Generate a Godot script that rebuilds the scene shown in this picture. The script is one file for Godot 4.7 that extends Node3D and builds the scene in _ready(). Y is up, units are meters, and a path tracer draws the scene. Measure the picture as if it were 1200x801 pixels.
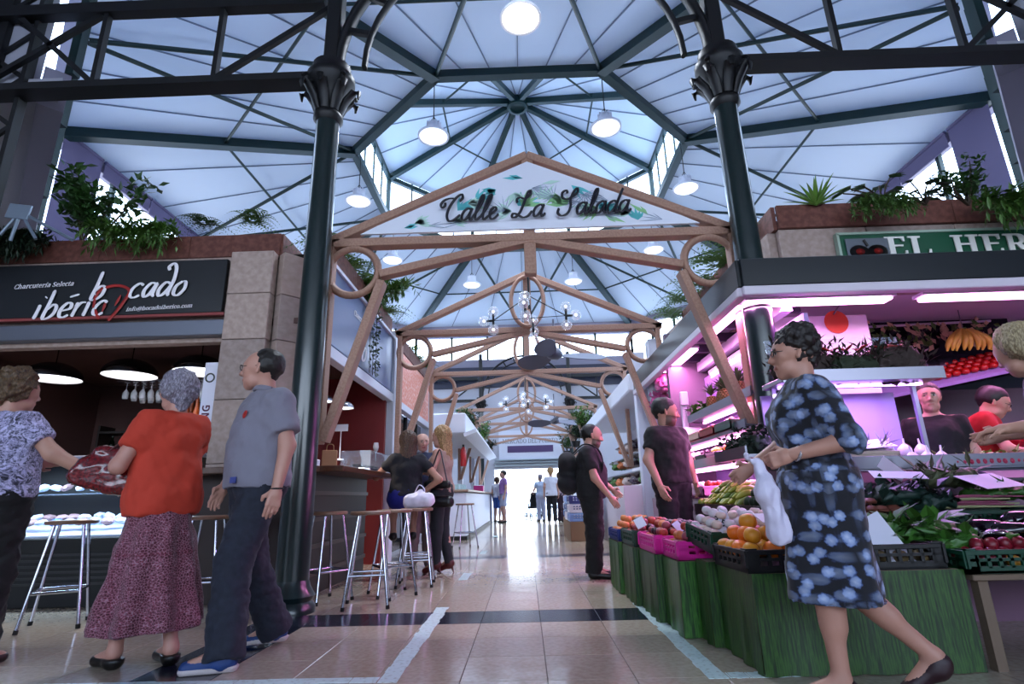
extends Node3D
# A covered market hall: octagonal roof over an aisle of stalls, seen from a low viewpoint.

const FOCAL := 640.0
const CX := 0.12
const EYE := Vector3(0, 0.86, 0)
var cam_basis: Basis
var taken := {}
var jobs := []
var mats := {}
var texs := {}
var rng := RandomNumberGenerator.new()

func px(x: float, y: float, z: float) -> Vector3:      # the point of the plane at depth z that a picture position looks at
	var d := cam_basis * Vector3(x - 600.0, 400.5 - y, -FOCAL)
	return EYE + d * (z / d.z)

func py(x: float, y: float, h: float) -> Vector3:      # the same for the level plane at height h
	var d := cam_basis * Vector3(x - 600.0, 400.5 - y, -FOCAL)
	return EYE + d * ((h - EYE.y) / d.y)

func rr(a: float, b: float) -> float:
	return rng.randf_range(a, b)

# ---------------------------------------------------------------- geometry
class G:
	var v := PackedVector3Array()
	var n := PackedVector3Array()
	var c := PackedColorArray()
	var ix := PackedInt32Array()
	var col := Color.WHITE
	func vert(p: Vector3, nn: Vector3) -> int:
		v.append(p)
		n.append(nn)
		c.append(col)
		return v.size() - 1
	func idx(a: int, b: int, d: int) -> void:
		var g := (v[b] - v[a]).cross(v[d] - v[a])
		if g.dot(n[a] + n[b] + n[d]) > 0.0:
			ix.append_array([a, d, b])
		else:
			ix.append_array([a, b, d])
	func tri(a: Vector3, b: Vector3, d: Vector3, nn: Vector3) -> void:
		idx(vert(a, nn), vert(b, nn), vert(d, nn))
	func quad(a: Vector3, b: Vector3, d: Vector3, e: Vector3, out := Vector3.ZERO) -> void:
		var nn := (b - a).cross(d - a)
		if nn.length_squared() < 1e-14:
			nn = (d - a).cross(e - a)
		nn = nn.normalized()
		if out != Vector3.ZERO and nn.dot(out) < 0.0:
			nn = -nn
		var i := vert(a, nn)
		vert(b, nn)
		vert(d, nn)
		vert(e, nn)
		idx(i, i + 1, i + 2)
		idx(i, i + 2, i + 3)
	func box(ctr: Vector3, s: Vector3, bs := Basis.IDENTITY, bev := 0.0) -> G:
		var h := s * 0.5
		if bev <= 0.0:
			for ax in 3:
				for sg in [-1.0, 1.0]:
					var o := Vector3.ZERO
					o[ax] = h[ax] * sg
					var u := Vector3.ZERO
					var w := Vector3.ZERO
					u[(ax + 1) % 3] = h[(ax + 1) % 3]
					w[(ax + 2) % 3] = h[(ax + 2) % 3]
					quad(ctr + bs * (o - u - w), ctr + bs * (o + u - w), ctr + bs * (o + u + w), ctr + bs * (o - u + w), bs * o)
			return self
		var b := minf(bev, minf(h.x, minf(h.y, h.z)) * 0.9)
		var q := h - Vector3(b, b, b)
		for ax in 3:
			var a1 := (ax + 1) % 3
			var a2 := (ax + 2) % 3
			for sg in [-1.0, 1.0]:
				var o := Vector3.ZERO
				o[ax] = h[ax] * sg
				var u := Vector3.ZERO
				var w := Vector3.ZERO
				u[a1] = q[a1]
				w[a2] = q[a2]
				quad(ctr + bs * (o - u - w), ctr + bs * (o + u - w), ctr + bs * (o + u + w), ctr + bs * (o - u + w), bs * o)
				for s2 in [-1.0, 1.0]:      # edge chamfer between +-ax and +-a1
					var p := Vector3.ZERO
					var r := Vector3.ZERO
					p[ax] = h[ax] * sg
					p[a1] = q[a1] * s2
					r[ax] = q[ax] * sg
					r[a1] = h[a1] * s2
					quad(ctr + bs * (p - w), ctr + bs * (r - w), ctr + bs * (r + w), ctr + bs * (p + w), bs * (p + r))
		for sx in [-1.0, 1.0]:
			for sy in [-1.0, 1.0]:
				for sz in [-1.0, 1.0]:
					var d := Vector3(sx, sy, sz)
					tri(ctr + bs * (Vector3(h.x, q.y, q.z) * d), ctr + bs * (Vector3(q.x, h.y, q.z) * d), ctr + bs * (Vector3(q.x, q.y, h.z) * d), (bs * d).normalized())
		return self
	func bar(a: Vector3, b: Vector3, w: float, t: float, up := Vector3.UP, bev := 0.0) -> G:   # a beam from a to b: w wide, t along up
		var z := (b - a)
		var L := z.length()
		z = z / L
		if absf(z.dot(up)) > 0.99:
			up = Vector3.RIGHT
		var x := up.cross(z).normalized()
		var y := z.cross(x)
		return box((a + b) * 0.5, Vector3(w, t, L), Basis(x, y, z), bev)
	func tube(path: Array, rad, sides := 8, caps := true, flat := 1.0, ref := Vector3.ZERO) -> G:
		var m := path.size()
		var t0: Vector3 = (path[1] - path[0]).normalized()
		var u := ref if ref != Vector3.ZERO else (Vector3.UP if absf(t0.y) < 0.9 else Vector3.RIGHT)
		var rows := []
		for i in m:
			var t: Vector3 = (path[mini(i + 1, m - 1)] - path[maxi(i - 1, 0)]).normalized()
			u = (u - t * u.dot(t)).normalized()
			var w := t.cross(u)
			var r: float = rad[i] if rad is Array else rad
			var row := []
			for k in sides:
				var a := TAU * k / sides
				var d := u * cos(a) * flat + w * sin(a)
				var nn := (u * cos(a) / maxf(flat, 0.05) + w * sin(a)).normalized()
				row.append(vert(path[i] + d * r, nn))
			rows.append(row)
		for i in m - 1:
			for k in sides:
				var k2 := (k + 1) % sides
				idx(rows[i][k], rows[i + 1][k], rows[i + 1][k2])
				idx(rows[i][k], rows[i + 1][k2], rows[i][k2])
		if caps:
			for e in [0, m - 1]:
				var nn: Vector3 = (path[0] - path[1]).normalized() if e == 0 else (path[m - 1] - path[m - 2]).normalized()
				var first := vert(v[rows[e][0]], nn)
				for k in range(1, sides):
					vert(v[rows[e][k]], nn)
				for k in range(1, sides - 1):
					idx(first, first + k, first + k + 1)
		return self
	func lathe(prof: Array, segs := 16, xf := Transform3D.IDENTITY) -> G:   # profile of (radius, height)
		var m := prof.size()
		var sn := []
		for i in m - 1:
			var d: Vector2 = prof[i + 1] - prof[i]
			sn.append(Vector2(d.y, -d.x).normalized())
		for i in m - 1:
			var n0: Vector2 = sn[i]
			var n1: Vector2 = sn[i]
			if i > 0 and sn[i - 1].dot(sn[i]) > 0.6:
				n0 = (sn[i - 1] + sn[i]).normalized()
			if i < m - 2 and sn[i + 1].dot(sn[i]) > 0.6:
				n1 = (sn[i + 1] + sn[i]).normalized()
			var base := v.size()
			for k in segs + 1:
				var a := TAU * k / segs
				var ca := cos(a)
				var sa := sin(a)
				vert(xf * Vector3(prof[i].x * ca, prof[i].y, prof[i].x * sa), (xf.basis * Vector3(n0.x * ca, n0.y, n0.x * sa)).normalized())
				vert(xf * Vector3(prof[i + 1].x * ca, prof[i + 1].y, prof[i + 1].x * sa), (xf.basis * Vector3(n1.x * ca, n1.y, n1.x * sa)).normalized())
			for k in segs:
				var b := base + k * 2
				if prof[i + 1].x > 1e-6:
					idx(b, b + 1, b + 3)
				if prof[i].x > 1e-6:
					idx(b, b + 3, b + 2)
		return self
	func prism(poly: PackedVector2Array, depth: float, xf := Transform3D.IDENTITY) -> G:   # a flat outline in x, y with depth along z (0 .. depth)
		var t := Geometry2D.triangulate_polygon(poly)
		for e in 2:
			var z := depth * e
			var nn := (xf.basis * Vector3(0, 0, -1.0 if e == 0 else 1.0)).normalized()
			var first := v.size()
			for p in poly:
				vert(xf * Vector3(p.x, p.y, z), nn)
			for k in range(0, t.size(), 3):
				idx(first + t[k], first + t[k + 1], first + t[k + 2])
		var ctr := Vector2.ZERO
		for p in poly:
			ctr += p / poly.size()
		for k in poly.size():
			var a := poly[k]
			var b := poly[(k + 1) % poly.size()]
			var o := Vector3(b.y - a.y, a.x - b.x, 0)
			if Geometry2D.is_polygon_clockwise(poly):
				o = -o
			quad(xf * Vector3(a.x, a.y, 0), xf * Vector3(b.x, b.y, 0), xf * Vector3(b.x, b.y, depth), xf * Vector3(a.x, a.y, depth), xf.basis * o)
		return self
	func add(m: G, xf := Transform3D.IDENTITY) -> G:
		var f := v.size()
		for i in m.v.size():
			v.append(xf * m.v[i])
			n.append((xf.basis * m.n[i]).normalized())
			c.append(m.c[i])
		for i in m.ix:
			ix.append(f + i)
		return self
	func leaf(a: Vector3, tip: Vector3, w: float, up: Vector3, bend := 0.0) -> void:   # a folded blade from a to tip, six triangles
		var d := tip - a
		var s := d.cross(up).normalized() * w * 0.5
		var u := s.cross(d).normalized()
		var m := a + d * 0.45 + u * bend
		var nn := (u + s.normalized() * 0.35).normalized()
		var n2 := (u - s.normalized() * 0.35).normalized()
		tri(a, m + s + u * w * 0.12, m, nn)
		tri(m, m + s + u * w * 0.12, tip, nn)
		tri(a, m, m - s + u * w * 0.12, n2)
		tri(m, tip, m - s + u * w * 0.12, n2)
	func mesh(colored := false) -> ArrayMesh:
		var arr := []
		arr.resize(Mesh.ARRAY_MAX)
		arr[Mesh.ARRAY_VERTEX] = v
		arr[Mesh.ARRAY_NORMAL] = n
		if colored:
			arr[Mesh.ARRAY_COLOR] = c
		arr[Mesh.ARRAY_INDEX] = ix
		var m := ArrayMesh.new()
		m.add_surface_from_arrays(Mesh.PRIMITIVE_TRIANGLES, arr)
		return m

# ---------------------------------------------------------------- nodes
func numbered(called: String) -> String:
	var k: int = taken.get(called, 0)
	taken[called] = k + 1
	return called if k == 0 else "%s_%03d" % [called, k]

func tag(o: Node, label: String, category: String, group := "", kind := "") -> Node:
	if label:
		o.set_meta("label", label)
	if category:
		o.set_meta("category", category)
	if group:
		o.set_meta("group", group)
	if kind:
		o.set_meta("kind", kind)
	return o

func thing(called: String, label: String, category: String, at := Vector3.ZERO, turn := 0.0, group := "") -> Node3D:
	var o := Node3D.new()
	o.name = numbered(called)
	add_child(o)
	o.position = at
	o.rotation.y = turn
	tag(o, label, category, group)
	return o

func part(called: String, g, m: Material, parent: Node, at := Vector3.ZERO, colored := false) -> MeshInstance3D:
	var o := MeshInstance3D.new()
	o.name = called
	o.mesh = g.mesh(colored) if g is G else g
	o.material_override = m
	parent.add_child(o, true)
	o.position = at
	return o

func solo(called: String, g, m: Material, label: String, category: String, group := "", at := Vector3.ZERO, colored := false) -> MeshInstance3D:
	var o := part(numbered(called), g, m, self, at, colored)
	tag(o, label, category, group)
	return o

func struct(called: String, g, m: Material, label := "", category := "", at := Vector3.ZERO, colored := false) -> MeshInstance3D:
	var o := part(numbered(called), g, m, self, at, colored)
	tag(o, label, category, "", "structure")
	return o

func copy(o: Node3D, at: Vector3, turn := 0.0, label := "") -> Node3D:
	var called := String(o.name)
	if called.length() > 4 and called[-4] == "_" and called.right(3).is_valid_int():
		called = called.left(-4)
	var r: Node3D = o.duplicate()
	r.name = numbered(called)
	add_child(r)
	r.position = at
	r.rotation.y = turn
	if label:
		r.set_meta("label", label)
	return r

# ---------------------------------------------------------------- materials (albedo colours are sRGB)
func noise(key: String, type: int, freq: float, cols: Array, offs: Array, size := 256, warp := 0.0, ret := -1) -> NoiseTexture2D:
	if texs.has(key):
		return texs[key]
	var f := FastNoiseLite.new()
	f.seed = key.hash() % 1000
	f.noise_type = type
	f.frequency = freq
	f.fractal_octaves = 4
	if ret >= 0:
		f.cellular_return_type = ret
		f.fractal_type = FastNoiseLite.FRACTAL_NONE
	if warp > 0.0:
		f.domain_warp_enabled = true
		f.domain_warp_amplitude = warp
		f.domain_warp_frequency = freq
	var t := NoiseTexture2D.new()
	t.width = size
	t.height = size
	t.seamless = true
	t.noise = f
	var gr := Gradient.new()
	gr.colors = PackedColorArray(cols)
	gr.offsets = PackedFloat32Array(offs)
	t.color_ramp = gr
	texs[key] = t
	return t

func mat(key: String, col := Color.WHITE, rough := 0.6, metal := 0.0, o := {}) -> StandardMaterial3D:
	if mats.has(key):
		return mats[key]
	if col == Color.WHITE and o.is_empty() and rough == 0.6:
		push_warning("material not set yet: " + key)
	var m := StandardMaterial3D.new()
	m.resource_name = key
	m.albedo_color = col
	m.roughness = rough
	m.metallic = metal
	if o.has("tex"):
		m.albedo_texture = o.tex
		m.uv1_triplanar = true
		m.uv1_world_triplanar = o.get("world", false)
		m.uv1_scale = Vector3.ONE * float(o.get("scale", 1.0)) * o.get("aniso", Vector3.ONE)
	if o.has("bump"):
		m.heightmap_enabled = true
		m.heightmap_texture = o.bump
		m.heightmap_scale = o.get("bumps", 0.5)
		m.uv1_triplanar = true
		m.uv1_scale = Vector3.ONE * float(o.get("scale", 1.0)) * o.get("aniso", Vector3.ONE)
	if o.has("emit"):
		m.emission_enabled = true
		m.emission = o.emit
		m.emission_energy_multiplier = o.get("energy", 1.0)
	if o.has("alpha"):
		m.albedo_color.a = o.alpha
		m.transparency = BaseMaterial3D.TRANSPARENCY_ALPHA
	if o.has("back"):
		m.backlight_enabled = true
		m.backlight = o.back
	if o.has("coat"):
		m.clearcoat_enabled = true
		m.clearcoat = o.coat
		m.clearcoat_roughness = 0.15
	if o.has("rim"):
		m.rim_enabled = true
		m.rim = o.rim
		m.rim_tint = 0.6
	if o.has("vc"):
		m.vertex_color_use_as_albedo = true
	if o.has("spec"):
		m.metallic_specular = o.spec
	m.cull_mode = BaseMaterial3D.CULL_DISABLED
	mats[key] = m
	return m

# ---------------------------------------------------------------- lettering
func letters(parent: Node, called: String, words: String, serif: bool, size: float, depth: float, m: Material, xf: Transform3D, bold := false) -> MeshInstance3D:
	var t := TextMesh.new()
	var f := SystemFont.new()
	f.font_names = PackedStringArray(["Droid Serif" if serif else "Droid Sans"])
	f.font_weight = 700 if bold else 400
	t.font = f
	t.text = words
	t.font_size = 64
	t.pixel_size = size / 46.0
	t.depth = depth
	t.curve_step = 2.0
	var o := MeshInstance3D.new()
	o.name = called
	o.mesh = t
	o.material_override = m
	parent.add_child(o, true)
	o.transform = xf
	return o

const CURSIVE := {
	"C": [1.75, [[1.25, 1.65, 1.5, 1.95, 1.3, 2.25, 0.8, 1.95, 0.35, 1.2, 0.25, 0.5, 0.55, 0.05, 1.05, 0.1, 1.6, 0.5], [0.75, 1.9, 0.2, 1.95, -0.35, 1.8, -0.6, 1.45, -0.4, 1.2, -0.15, 1.35, -0.2, 1.6]]],
	"a": [1.15, [[0.9, 0.85, 0.6, 1.0, 0.2, 0.8, 0.05, 0.4, 0.2, 0.05, 0.5, 0.12, 0.8, 0.55, 0.95, 0.98, 0.82, 0.35, 0.98, 0.02, 1.25, 0.25]]],
	"l": [0.78, [[0.0, 0.2, 0.45, 0.9, 0.75, 1.7, 0.72, 2.1, 0.5, 1.9, 0.3, 1.0, 0.25, 0.3, 0.45, 0.02, 0.85, 0.3]]],
	"e": [0.95, [[0.0, 0.3, 0.5, 0.55, 0.72, 0.82, 0.5, 1.0, 0.2, 0.75, 0.15, 0.35, 0.4, 0.02, 0.75, 0.1, 1.05, 0.4]]],
	"L": [1.9, [[0.1, 1.25, 0.0, 1.55, 0.3, 1.7, 0.8, 1.6, 1.25, 1.9, 1.25, 2.25, 1.0, 2.1, 0.8, 1.3, 0.55, 0.45, 0.15, 0.05, -0.2, 0.1, -0.1, 0.35, 0.35, 0.25, 0.9, 0.0, 1.4, 0.1, 1.75, 0.5]]],
	"S": [1.5, [[-0.3, 0.6, -0.35, 0.2, 0.1, -0.05, 0.65, 0.15, 0.85, 0.7, 0.75, 1.3, 0.95, 1.95, 1.25, 2.25, 1.35, 1.95, 1.0, 1.6, 0.4, 1.35, -0.1, 1.5, -0.2, 1.9, 0.15, 2.1, 0.35, 1.85]]],
	"d": [1.2, [[0.9, 0.85, 0.6, 1.0, 0.2, 0.8, 0.05, 0.4, 0.2, 0.05, 0.5, 0.12, 0.85, 0.6, 1.15, 1.5, 1.35, 2.0, 1.05, 1.1, 0.88, 0.35, 1.02, 0.02, 1.3, 0.25]]],
	" ": [1.7, []]}
const BRUSH := {
	"i": [0.6, [[0.1, 0.95, 0.12, 0.5, 0.1, 0.0], [0.22, 1.4, 0.26, 1.46]]],
	"b": [0.95, [[0.0, 1.9, 0.05, 1.0, 0.05, 0.05, 0.4, 0.02, 0.65, 0.3, 0.62, 0.75, 0.35, 0.9, 0.08, 0.6]]],
	"é": [0.9, [[0.08, 0.45, 0.6, 0.55, 0.6, 0.85, 0.3, 0.95, 0.05, 0.55, 0.15, 0.1, 0.45, 0.0, 0.7, 0.15], [0.25, 1.35, 0.8, 1.5]]],
	"r": [0.7, [[0.08, 0.95, 0.1, 0.4, 0.08, 0.0], [0.1, 0.55, 0.3, 0.9, 0.6, 0.92]]],
	"c": [0.85, [[0.7, 0.8, 0.4, 0.95, 0.08, 0.6, 0.1, 0.15, 0.4, 0.0, 0.72, 0.15]]],
	"a": [0.95, [[0.65, 0.85, 0.3, 0.92, 0.05, 0.45, 0.2, 0.02, 0.5, 0.2, 0.7, 0.92, 0.68, 0.2, 0.85, 0.0]]],
	"d": [1.0, [[0.65, 0.8, 0.3, 0.92, 0.05, 0.45, 0.2, 0.02, 0.5, 0.2, 0.75, 0.9, 0.6, 1.8, 0.3, 2.2, 0.05, 2.0, 0.2, 1.75], [0.75, 0.9, 0.72, 0.2, 0.85, 0.0]]],
	"o": [0.9, [[0.4, 0.92, 0.08, 0.6, 0.12, 0.1, 0.45, 0.0, 0.7, 0.4, 0.6, 0.85, 0.4, 0.92]]]}

func smooth(pts: Array, step := 6) -> Array:
	var out := []
	for i in pts.size() - 1:
		for k in step:
			out.append(pts[i].cubic_interpolate(pts[i + 1], pts[maxi(i - 1, 0)], pts[mini(i + 2, pts.size() - 1)], float(k) / step))
	out.append(pts[-1])
	return out

func strokes(parent: Node, called: String, words: String, font: Dictionary, unit: float, pen: float, slant: float, depth: float, m: Material, xf: Transform3D) -> void:
	var x := 0.0
	for ch in words:
		var gl: Array = font[ch]
		if gl[1].size():
			var g := G.new()
			for st in gl[1]:
				var p := []
				for k in range(0, st.size(), 2):
					p.append(Vector3((x + st[k] + st[k + 1] * slant) * unit, st[k + 1] * unit, 0))
				var s := smooth(p, 5)
				var r := []
				for k in s.size():
					var d: Vector3 = (s[mini(k + 1, s.size() - 1)] - s[maxi(k - 1, 0)]).normalized()
					r.append(pen * (0.55 + 0.75 * absf(d.y)) * (0.5 if k == 0 or k == s.size() - 1 else 1.0))
				g.tube(s, r, 6, true, depth, Vector3.BACK)
			var o := part(called, g, m, parent)
			o.transform = xf
		x += gl[0]

# ---------------------------------------------------------------- the hall
const HC := Vector3(0.12, 0, -15.4)     # middle of the octagonal hall
const RING_H := 10.62
const EAVE_H := 9.04
const LANTERN_H := 12.25
const HUB_H := 13.7

func octagon(half: float, face: float, y: float) -> Array:      # corners, starting at the near edge and going round
	return [Vector3(-half, 0, face), Vector3(half, 0, face), Vector3(face, 0, half), Vector3(face, 0, -half), Vector3(half, 0, -face), Vector3(-half, 0, -face), Vector3(-face, 0, -half), Vector3(-face, 0, half)].map(func(p): return p + HC + Vector3(0, y, 0))

func slab(a: Vector3, b: Vector3, c: Vector3, d: Vector3, t: float) -> G:    # a sheet with thickness t upwards
	var g := G.new()
	var nn := (b - a).cross(d - a)
	if nn.length() < 1e-6:
		nn = (c - a).cross(d - a)
	nn = nn.normalized()
	if nn.y < 0.0:
		nn = -nn
	var u := nn * t
	g.quad(a, b, c, d, -nn)
	g.quad(a + u, b + u, c + u, d + u, nn)
	var m := (a + b + c + d) * 0.25
	for e in [[a, b], [b, c], [c, d], [d, a]]:
		if e[0].distance_to(e[1]) > 1e-4:
			g.quad(e[0], e[1], e[1] + u, e[0] + u, (e[0] + e[1]) * 0.5 - m)
	return g

func roof_face(parent: Node, a: Vector3, b: Vector3, c: Vector3, d: Vector3, count: int, m: Material, seam: Material) -> void:   # a-b is the low edge, d-c the high one
	for k in count:
		var t0 := float(k) / count
		var t1 := float(k + 1) / count
		part("roof_panel", slab(a.lerp(b, t0), a.lerp(b, t1), d.lerp(c, t1), d.lerp(c, t0), 0.03), m, parent)
		if k:
			part("seam", G.new().bar(a.lerp(b, t0) + Vector3(0, -0.01, 0), d.lerp(c, t0) + Vector3(0, -0.01, 0), 0.022, 0.03), seam, parent)

func hall() -> void:
	var white := mat("roof_white", Color(0.8, 0.86, 0.91), 0.55, 0.0, {"back": Color(0.27, 0.32, 0.4)})
	var green := mat("green_steel", Color(0.05, 0.17, 0.17), 0.42, 0.1)
	var lilac := mat("lilac_wall", Color(0.52, 0.51, 0.58), 0.8)
	var seam := mat("roof_seam", Color(0.42, 0.48, 0.56), 0.6)
	var pale := mat("pale_wall", Color(0.74, 0.75, 0.8), 0.7)
	var glass := mat("window_glass", Color(0.93, 0.97, 1.0), 0.02, 0.0, {"alpha": 0.06})
	var eave := octagon(5.25, 10.25, EAVE_H)
	var ring := octagon(1.95, 4.72, RING_H)
	var lant := octagon(1.95, 4.72, LANTERN_H)
	var hub := HC + Vector3(0, HUB_H, 0)
	# ceiling: panels of the lower slopes and of the raised lantern
	var ceil := Node3D.new()
	ceil.name = "ceiling"
	add_child(ceil)
	tag(ceil, "pale blue panelled roof slopes of the market hall", "ceiling", "", "structure")
	for k in 8:
		var k2 := (k + 1) % 8
		roof_face(ceil, eave[k], eave[k2], ring[k2], ring[k], 6, white, seam)
		for j in 3:
			var a: Vector3 = lant[k].lerp(lant[k2], j / 3.0)
			var b: Vector3 = lant[k].lerp(lant[k2], (j + 1) / 3.0)
			part("roof_panel", slab(a, b, hub, hub, 0.03), white, ceil)
			if j:
				part("seam", G.new().bar(a + Vector3(0, -0.01, 0), hub + Vector3(0, -0.01, 0), 0.03, 0.03), seam, ceil)
	# steel frame under the roof
	var frame := thing("roof_frame", "dark green steel ribs and ring beams under the pale roof", "roof frame")
	for k in 8:
		var k2 := (k + 1) % 8
		var dn := Vector3(0, -0.14, 0)
		part("hip_rib", G.new().bar(eave[k] + dn, ring[k] + dn, 0.16, 0.24, Vector3.UP).bar(eave[k] + dn * 1.9, ring[k] + dn * 1.9, 0.24, 0.03, Vector3.UP), green, frame)
		part("ring_beam", G.new().bar(ring[k] + dn, ring[k2] + dn, 0.2, 0.2, Vector3.UP), green, frame)
		part("lantern_beam", G.new().bar(lant[k] + dn, lant[k2] + dn, 0.14, 0.16, Vector3.UP), green, frame)
		part("lantern_rib", G.new().bar(lant[k] + dn, hub.lerp(lant[k], 0.06) + dn, 0.14, 0.2, Vector3.UP), green, frame)
		part("post", G.new().bar(ring[k], lant[k], 0.14, 0.14), green, frame)
		var e0: Vector3 = eave[k].lerp(ring[k], 0.5) + dn * 1.1
		var e1: Vector3 = eave[k2].lerp(ring[k2], 0.5) + dn * 1.1
		part("purlin", G.new().tube([e0, e1], 0.035, 6), green, frame)
		var mid: Vector3 = eave[k].lerp(eave[k2], 0.5) + dn
		part("brace", G.new().tube([ring[k] + dn, mid + (ring[k] - mid) * 0.02 + dn * 0.5], 0.05, 6), green, frame)
		part("brace", G.new().tube([ring[k2] + dn, mid + (ring[k2] - mid) * 0.02 + dn * 0.5], 0.05, 6), green, frame)
		var l0: Vector3 = lant[k].lerp(hub, 0.5) + dn
		var l1: Vector3 = lant[k2].lerp(hub, 0.5) + dn
		part("tie", G.new().tube([l0, l1], 0.03, 6), green, frame)
	part("hub", G.new().lathe([Vector2(0.0, 0.1), Vector2(0.3, 0.1), Vector2(0.34, 0.0), Vector2(0.34, -0.28), Vector2(0.24, -0.3), Vector2(0.24, -0.2), Vector2(0.0, -0.2)], 20, Transform3D(Basis.IDENTITY, hub + Vector3(0, -0.1, 0))), green, frame)
	# clerestory glazing of the lantern
	for k in 8:
		var k2 := (k + 1) % 8
		var w := Node3D.new()
		w.name = "window_%d" % (20 + k)
		add_child(w)
		tag(w, "bright clerestory window band of the raised roof lantern", "window", "lantern windows", "structure")
		for j in 4:
			var a: Vector3 = ring[k].lerp(ring[k2], (j + 0.03) / 4.0)
			var b: Vector3 = ring[k].lerp(ring[k2], (j + 0.97) / 4.0)
			var up := Vector3(0, LANTERN_H - RING_H - 0.25, 0)
			var g := G.new()
			g.quad(a + Vector3(0, 0.1, 0), b + Vector3(0, 0.1, 0), b + up, a + up)
			part("pane", g, glass, w)
			if j:
				part("mullion", G.new().bar(ring[k].lerp(ring[k2], j / 4.0), lant[k].lerp(lant[k2], j / 4.0), 0.05, 0.05), green, w)
	# outer walls
	var sides := ["south", "southeast", "east", "northeast", "north", "northwest", "west", "southwest"]
	for k in 8:
		var k2 := (k + 1) % 8
		var a: Vector3 = eave[k]
		var b: Vector3 = eave[k2]
		a.y = 0
		b.y = 0
		var w := Node3D.new()
		w.name = "wall_" + sides[k]
		add_child(w)
		tag(w, "lilac grey outer wall of the hall with a high window band", "wall", "", "structure")
		var y0 := 5.7
		var y1 := 8.75
		if k == 4:
			y0 = 7.3
			y1 = 8.45
		if k == 0:
			y0 = 7.75
		var out := ((a + b) * 0.5 - HC).normalized()
		var o := out * 0.12
		if k == 4:      # far end: doorway in the middle
			for e in [[a, px(660, 560, -26.0)], [px(580, 560, -26.0), b]]:
				var p: Vector3 = e[0]
				var q: Vector3 = e[1]
				p.y = 0
				q.y = 0
				p.z = a.z
				q.z = a.z
				part("wall_panel", G.new().bar(p + o + Vector3(0, 1.05, 0), q + o + Vector3(0, 1.05, 0), 0.24, 2.1), pale, w)
			part("wall_panel", G.new().bar(a + o + Vector3(0, 4.0, 0), b + o + Vector3(0, 4.0, 0), 0.24, 3.8), pale, w)
			part("dark_band", G.new().bar(a - o * 0.1 + Vector3(0, 6.4, 0), b - o * 0.1 + Vector3(0, 6.4, 0), 0.2, 1.0), mat("slate", Color(0.13, 0.15, 0.24), 0.5), w)
			part("wall_panel", G.new().bar(a + o + Vector3(0, 7.1, 0), b + o + Vector3(0, 7.1, 0), 0.24, 0.4), lilac, w)
		elif k == 0:
			part("wall_panel", G.new().bar(a + o + Vector3(0, 7.55, 0), b + o + Vector3(0, 7.55, 0), 0.24, 0.4), lilac, w)
		elif k == 1 or k == 7:
			part("wall_panel", G.new().bar(a + o + Vector3(0, 5.45, 0), b + o + Vector3(0, 5.45, 0), 0.24, 0.5), lilac, w)
		else:
			part("wall_panel", G.new().bar(a + o + Vector3(0, y0 * 0.5, 0), b + o + Vector3(0, y0 * 0.5, 0), 0.24, y0), lilac, w)
		part("wall_head", G.new().bar(a + o + Vector3(0, (y1 + EAVE_H) * 0.5 + 0.05, 0), b + o + Vector3(0, (y1 + EAVE_H) * 0.5 + 0.05, 0), 0.24, EAVE_H - y1 + 0.1), lilac, w)
		var bays := 6
		for j in bays + 1:
			var p := a.lerp(b, float(j) / bays)
			part("mullion", G.new().bar(p + Vector3(0, y0, 0), p + Vector3(0, y1, 0), 0.1, 0.1), green, w)
		for j in bays:
			var p := a.lerp(b, (j + 0.02) / bays)
			var q := a.lerp(b, (j + 0.98) / bays)
			var g := G.new()
			g.quad(p + Vector3(0, y0, 0), q + Vector3(0, y0, 0), q + Vector3(0, y1, 0), p + Vector3(0, y1, 0))
			part("pane", g, glass, w)
	# roller blinds on the side walls
	var blind := mat("blind_fabric", Color(0.36, 0.34, 0.47), 0.85)
	for s in [-1.0, 1.0]:
		var wx: float = CX + s * 10.14
		for q in [[-10.2, -11.35, 3.1], [-11.4, -13.1, 0.35], [-13.1, -14.8, 0.4], [-14.8, -16.5, 0.5], [-16.5, -18.2, 0.5], [-18.2, -20.5, 0.6]]:
			var z0: float = (q[0] + q[1]) * 0.5 + 0.875
			var drop: float = q[2]
			var wide: float = q[0] - q[1] - 0.04
			var b := thing("roller_blind", ("long purple roller blind lowered over a high window" if drop > 1.2 else "short purple roller blind topping a high window") + (" above the ham shop" if s < 0 else " above the fruit stall"), "blind", Vector3(wx, 8.95, z0 - 0.875), 0, "roller blinds on the side windows")
			part("fabric", G.new().box(Vector3(0, -drop * 0.5, 0), Vector3(0.012, drop, wide)), blind, b)
			part("bottom_bar", G.new().box(Vector3(0, -drop, 0), Vector3(0.03, 0.04, wide)), blind, b)
			part("roller", G.new().tube([Vector3(0, 0.02, -wide * 0.5), Vector3(0, 0.02, wide * 0.5)], 0.045, 8), blind, b)
	# near hall around the viewpoint: low ceiling, side walls and a glazed back wall
	var plaster := mat("near_plaster", Color(0.62, 0.62, 0.66), 0.8)
	struct("ceiling_near", G.new().box(Vector3(CX, 7.5, 2.2), Vector3(24, 0.2, 14.2)), plaster, "plain ceiling over the entrance side of the market", "ceiling")
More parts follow.
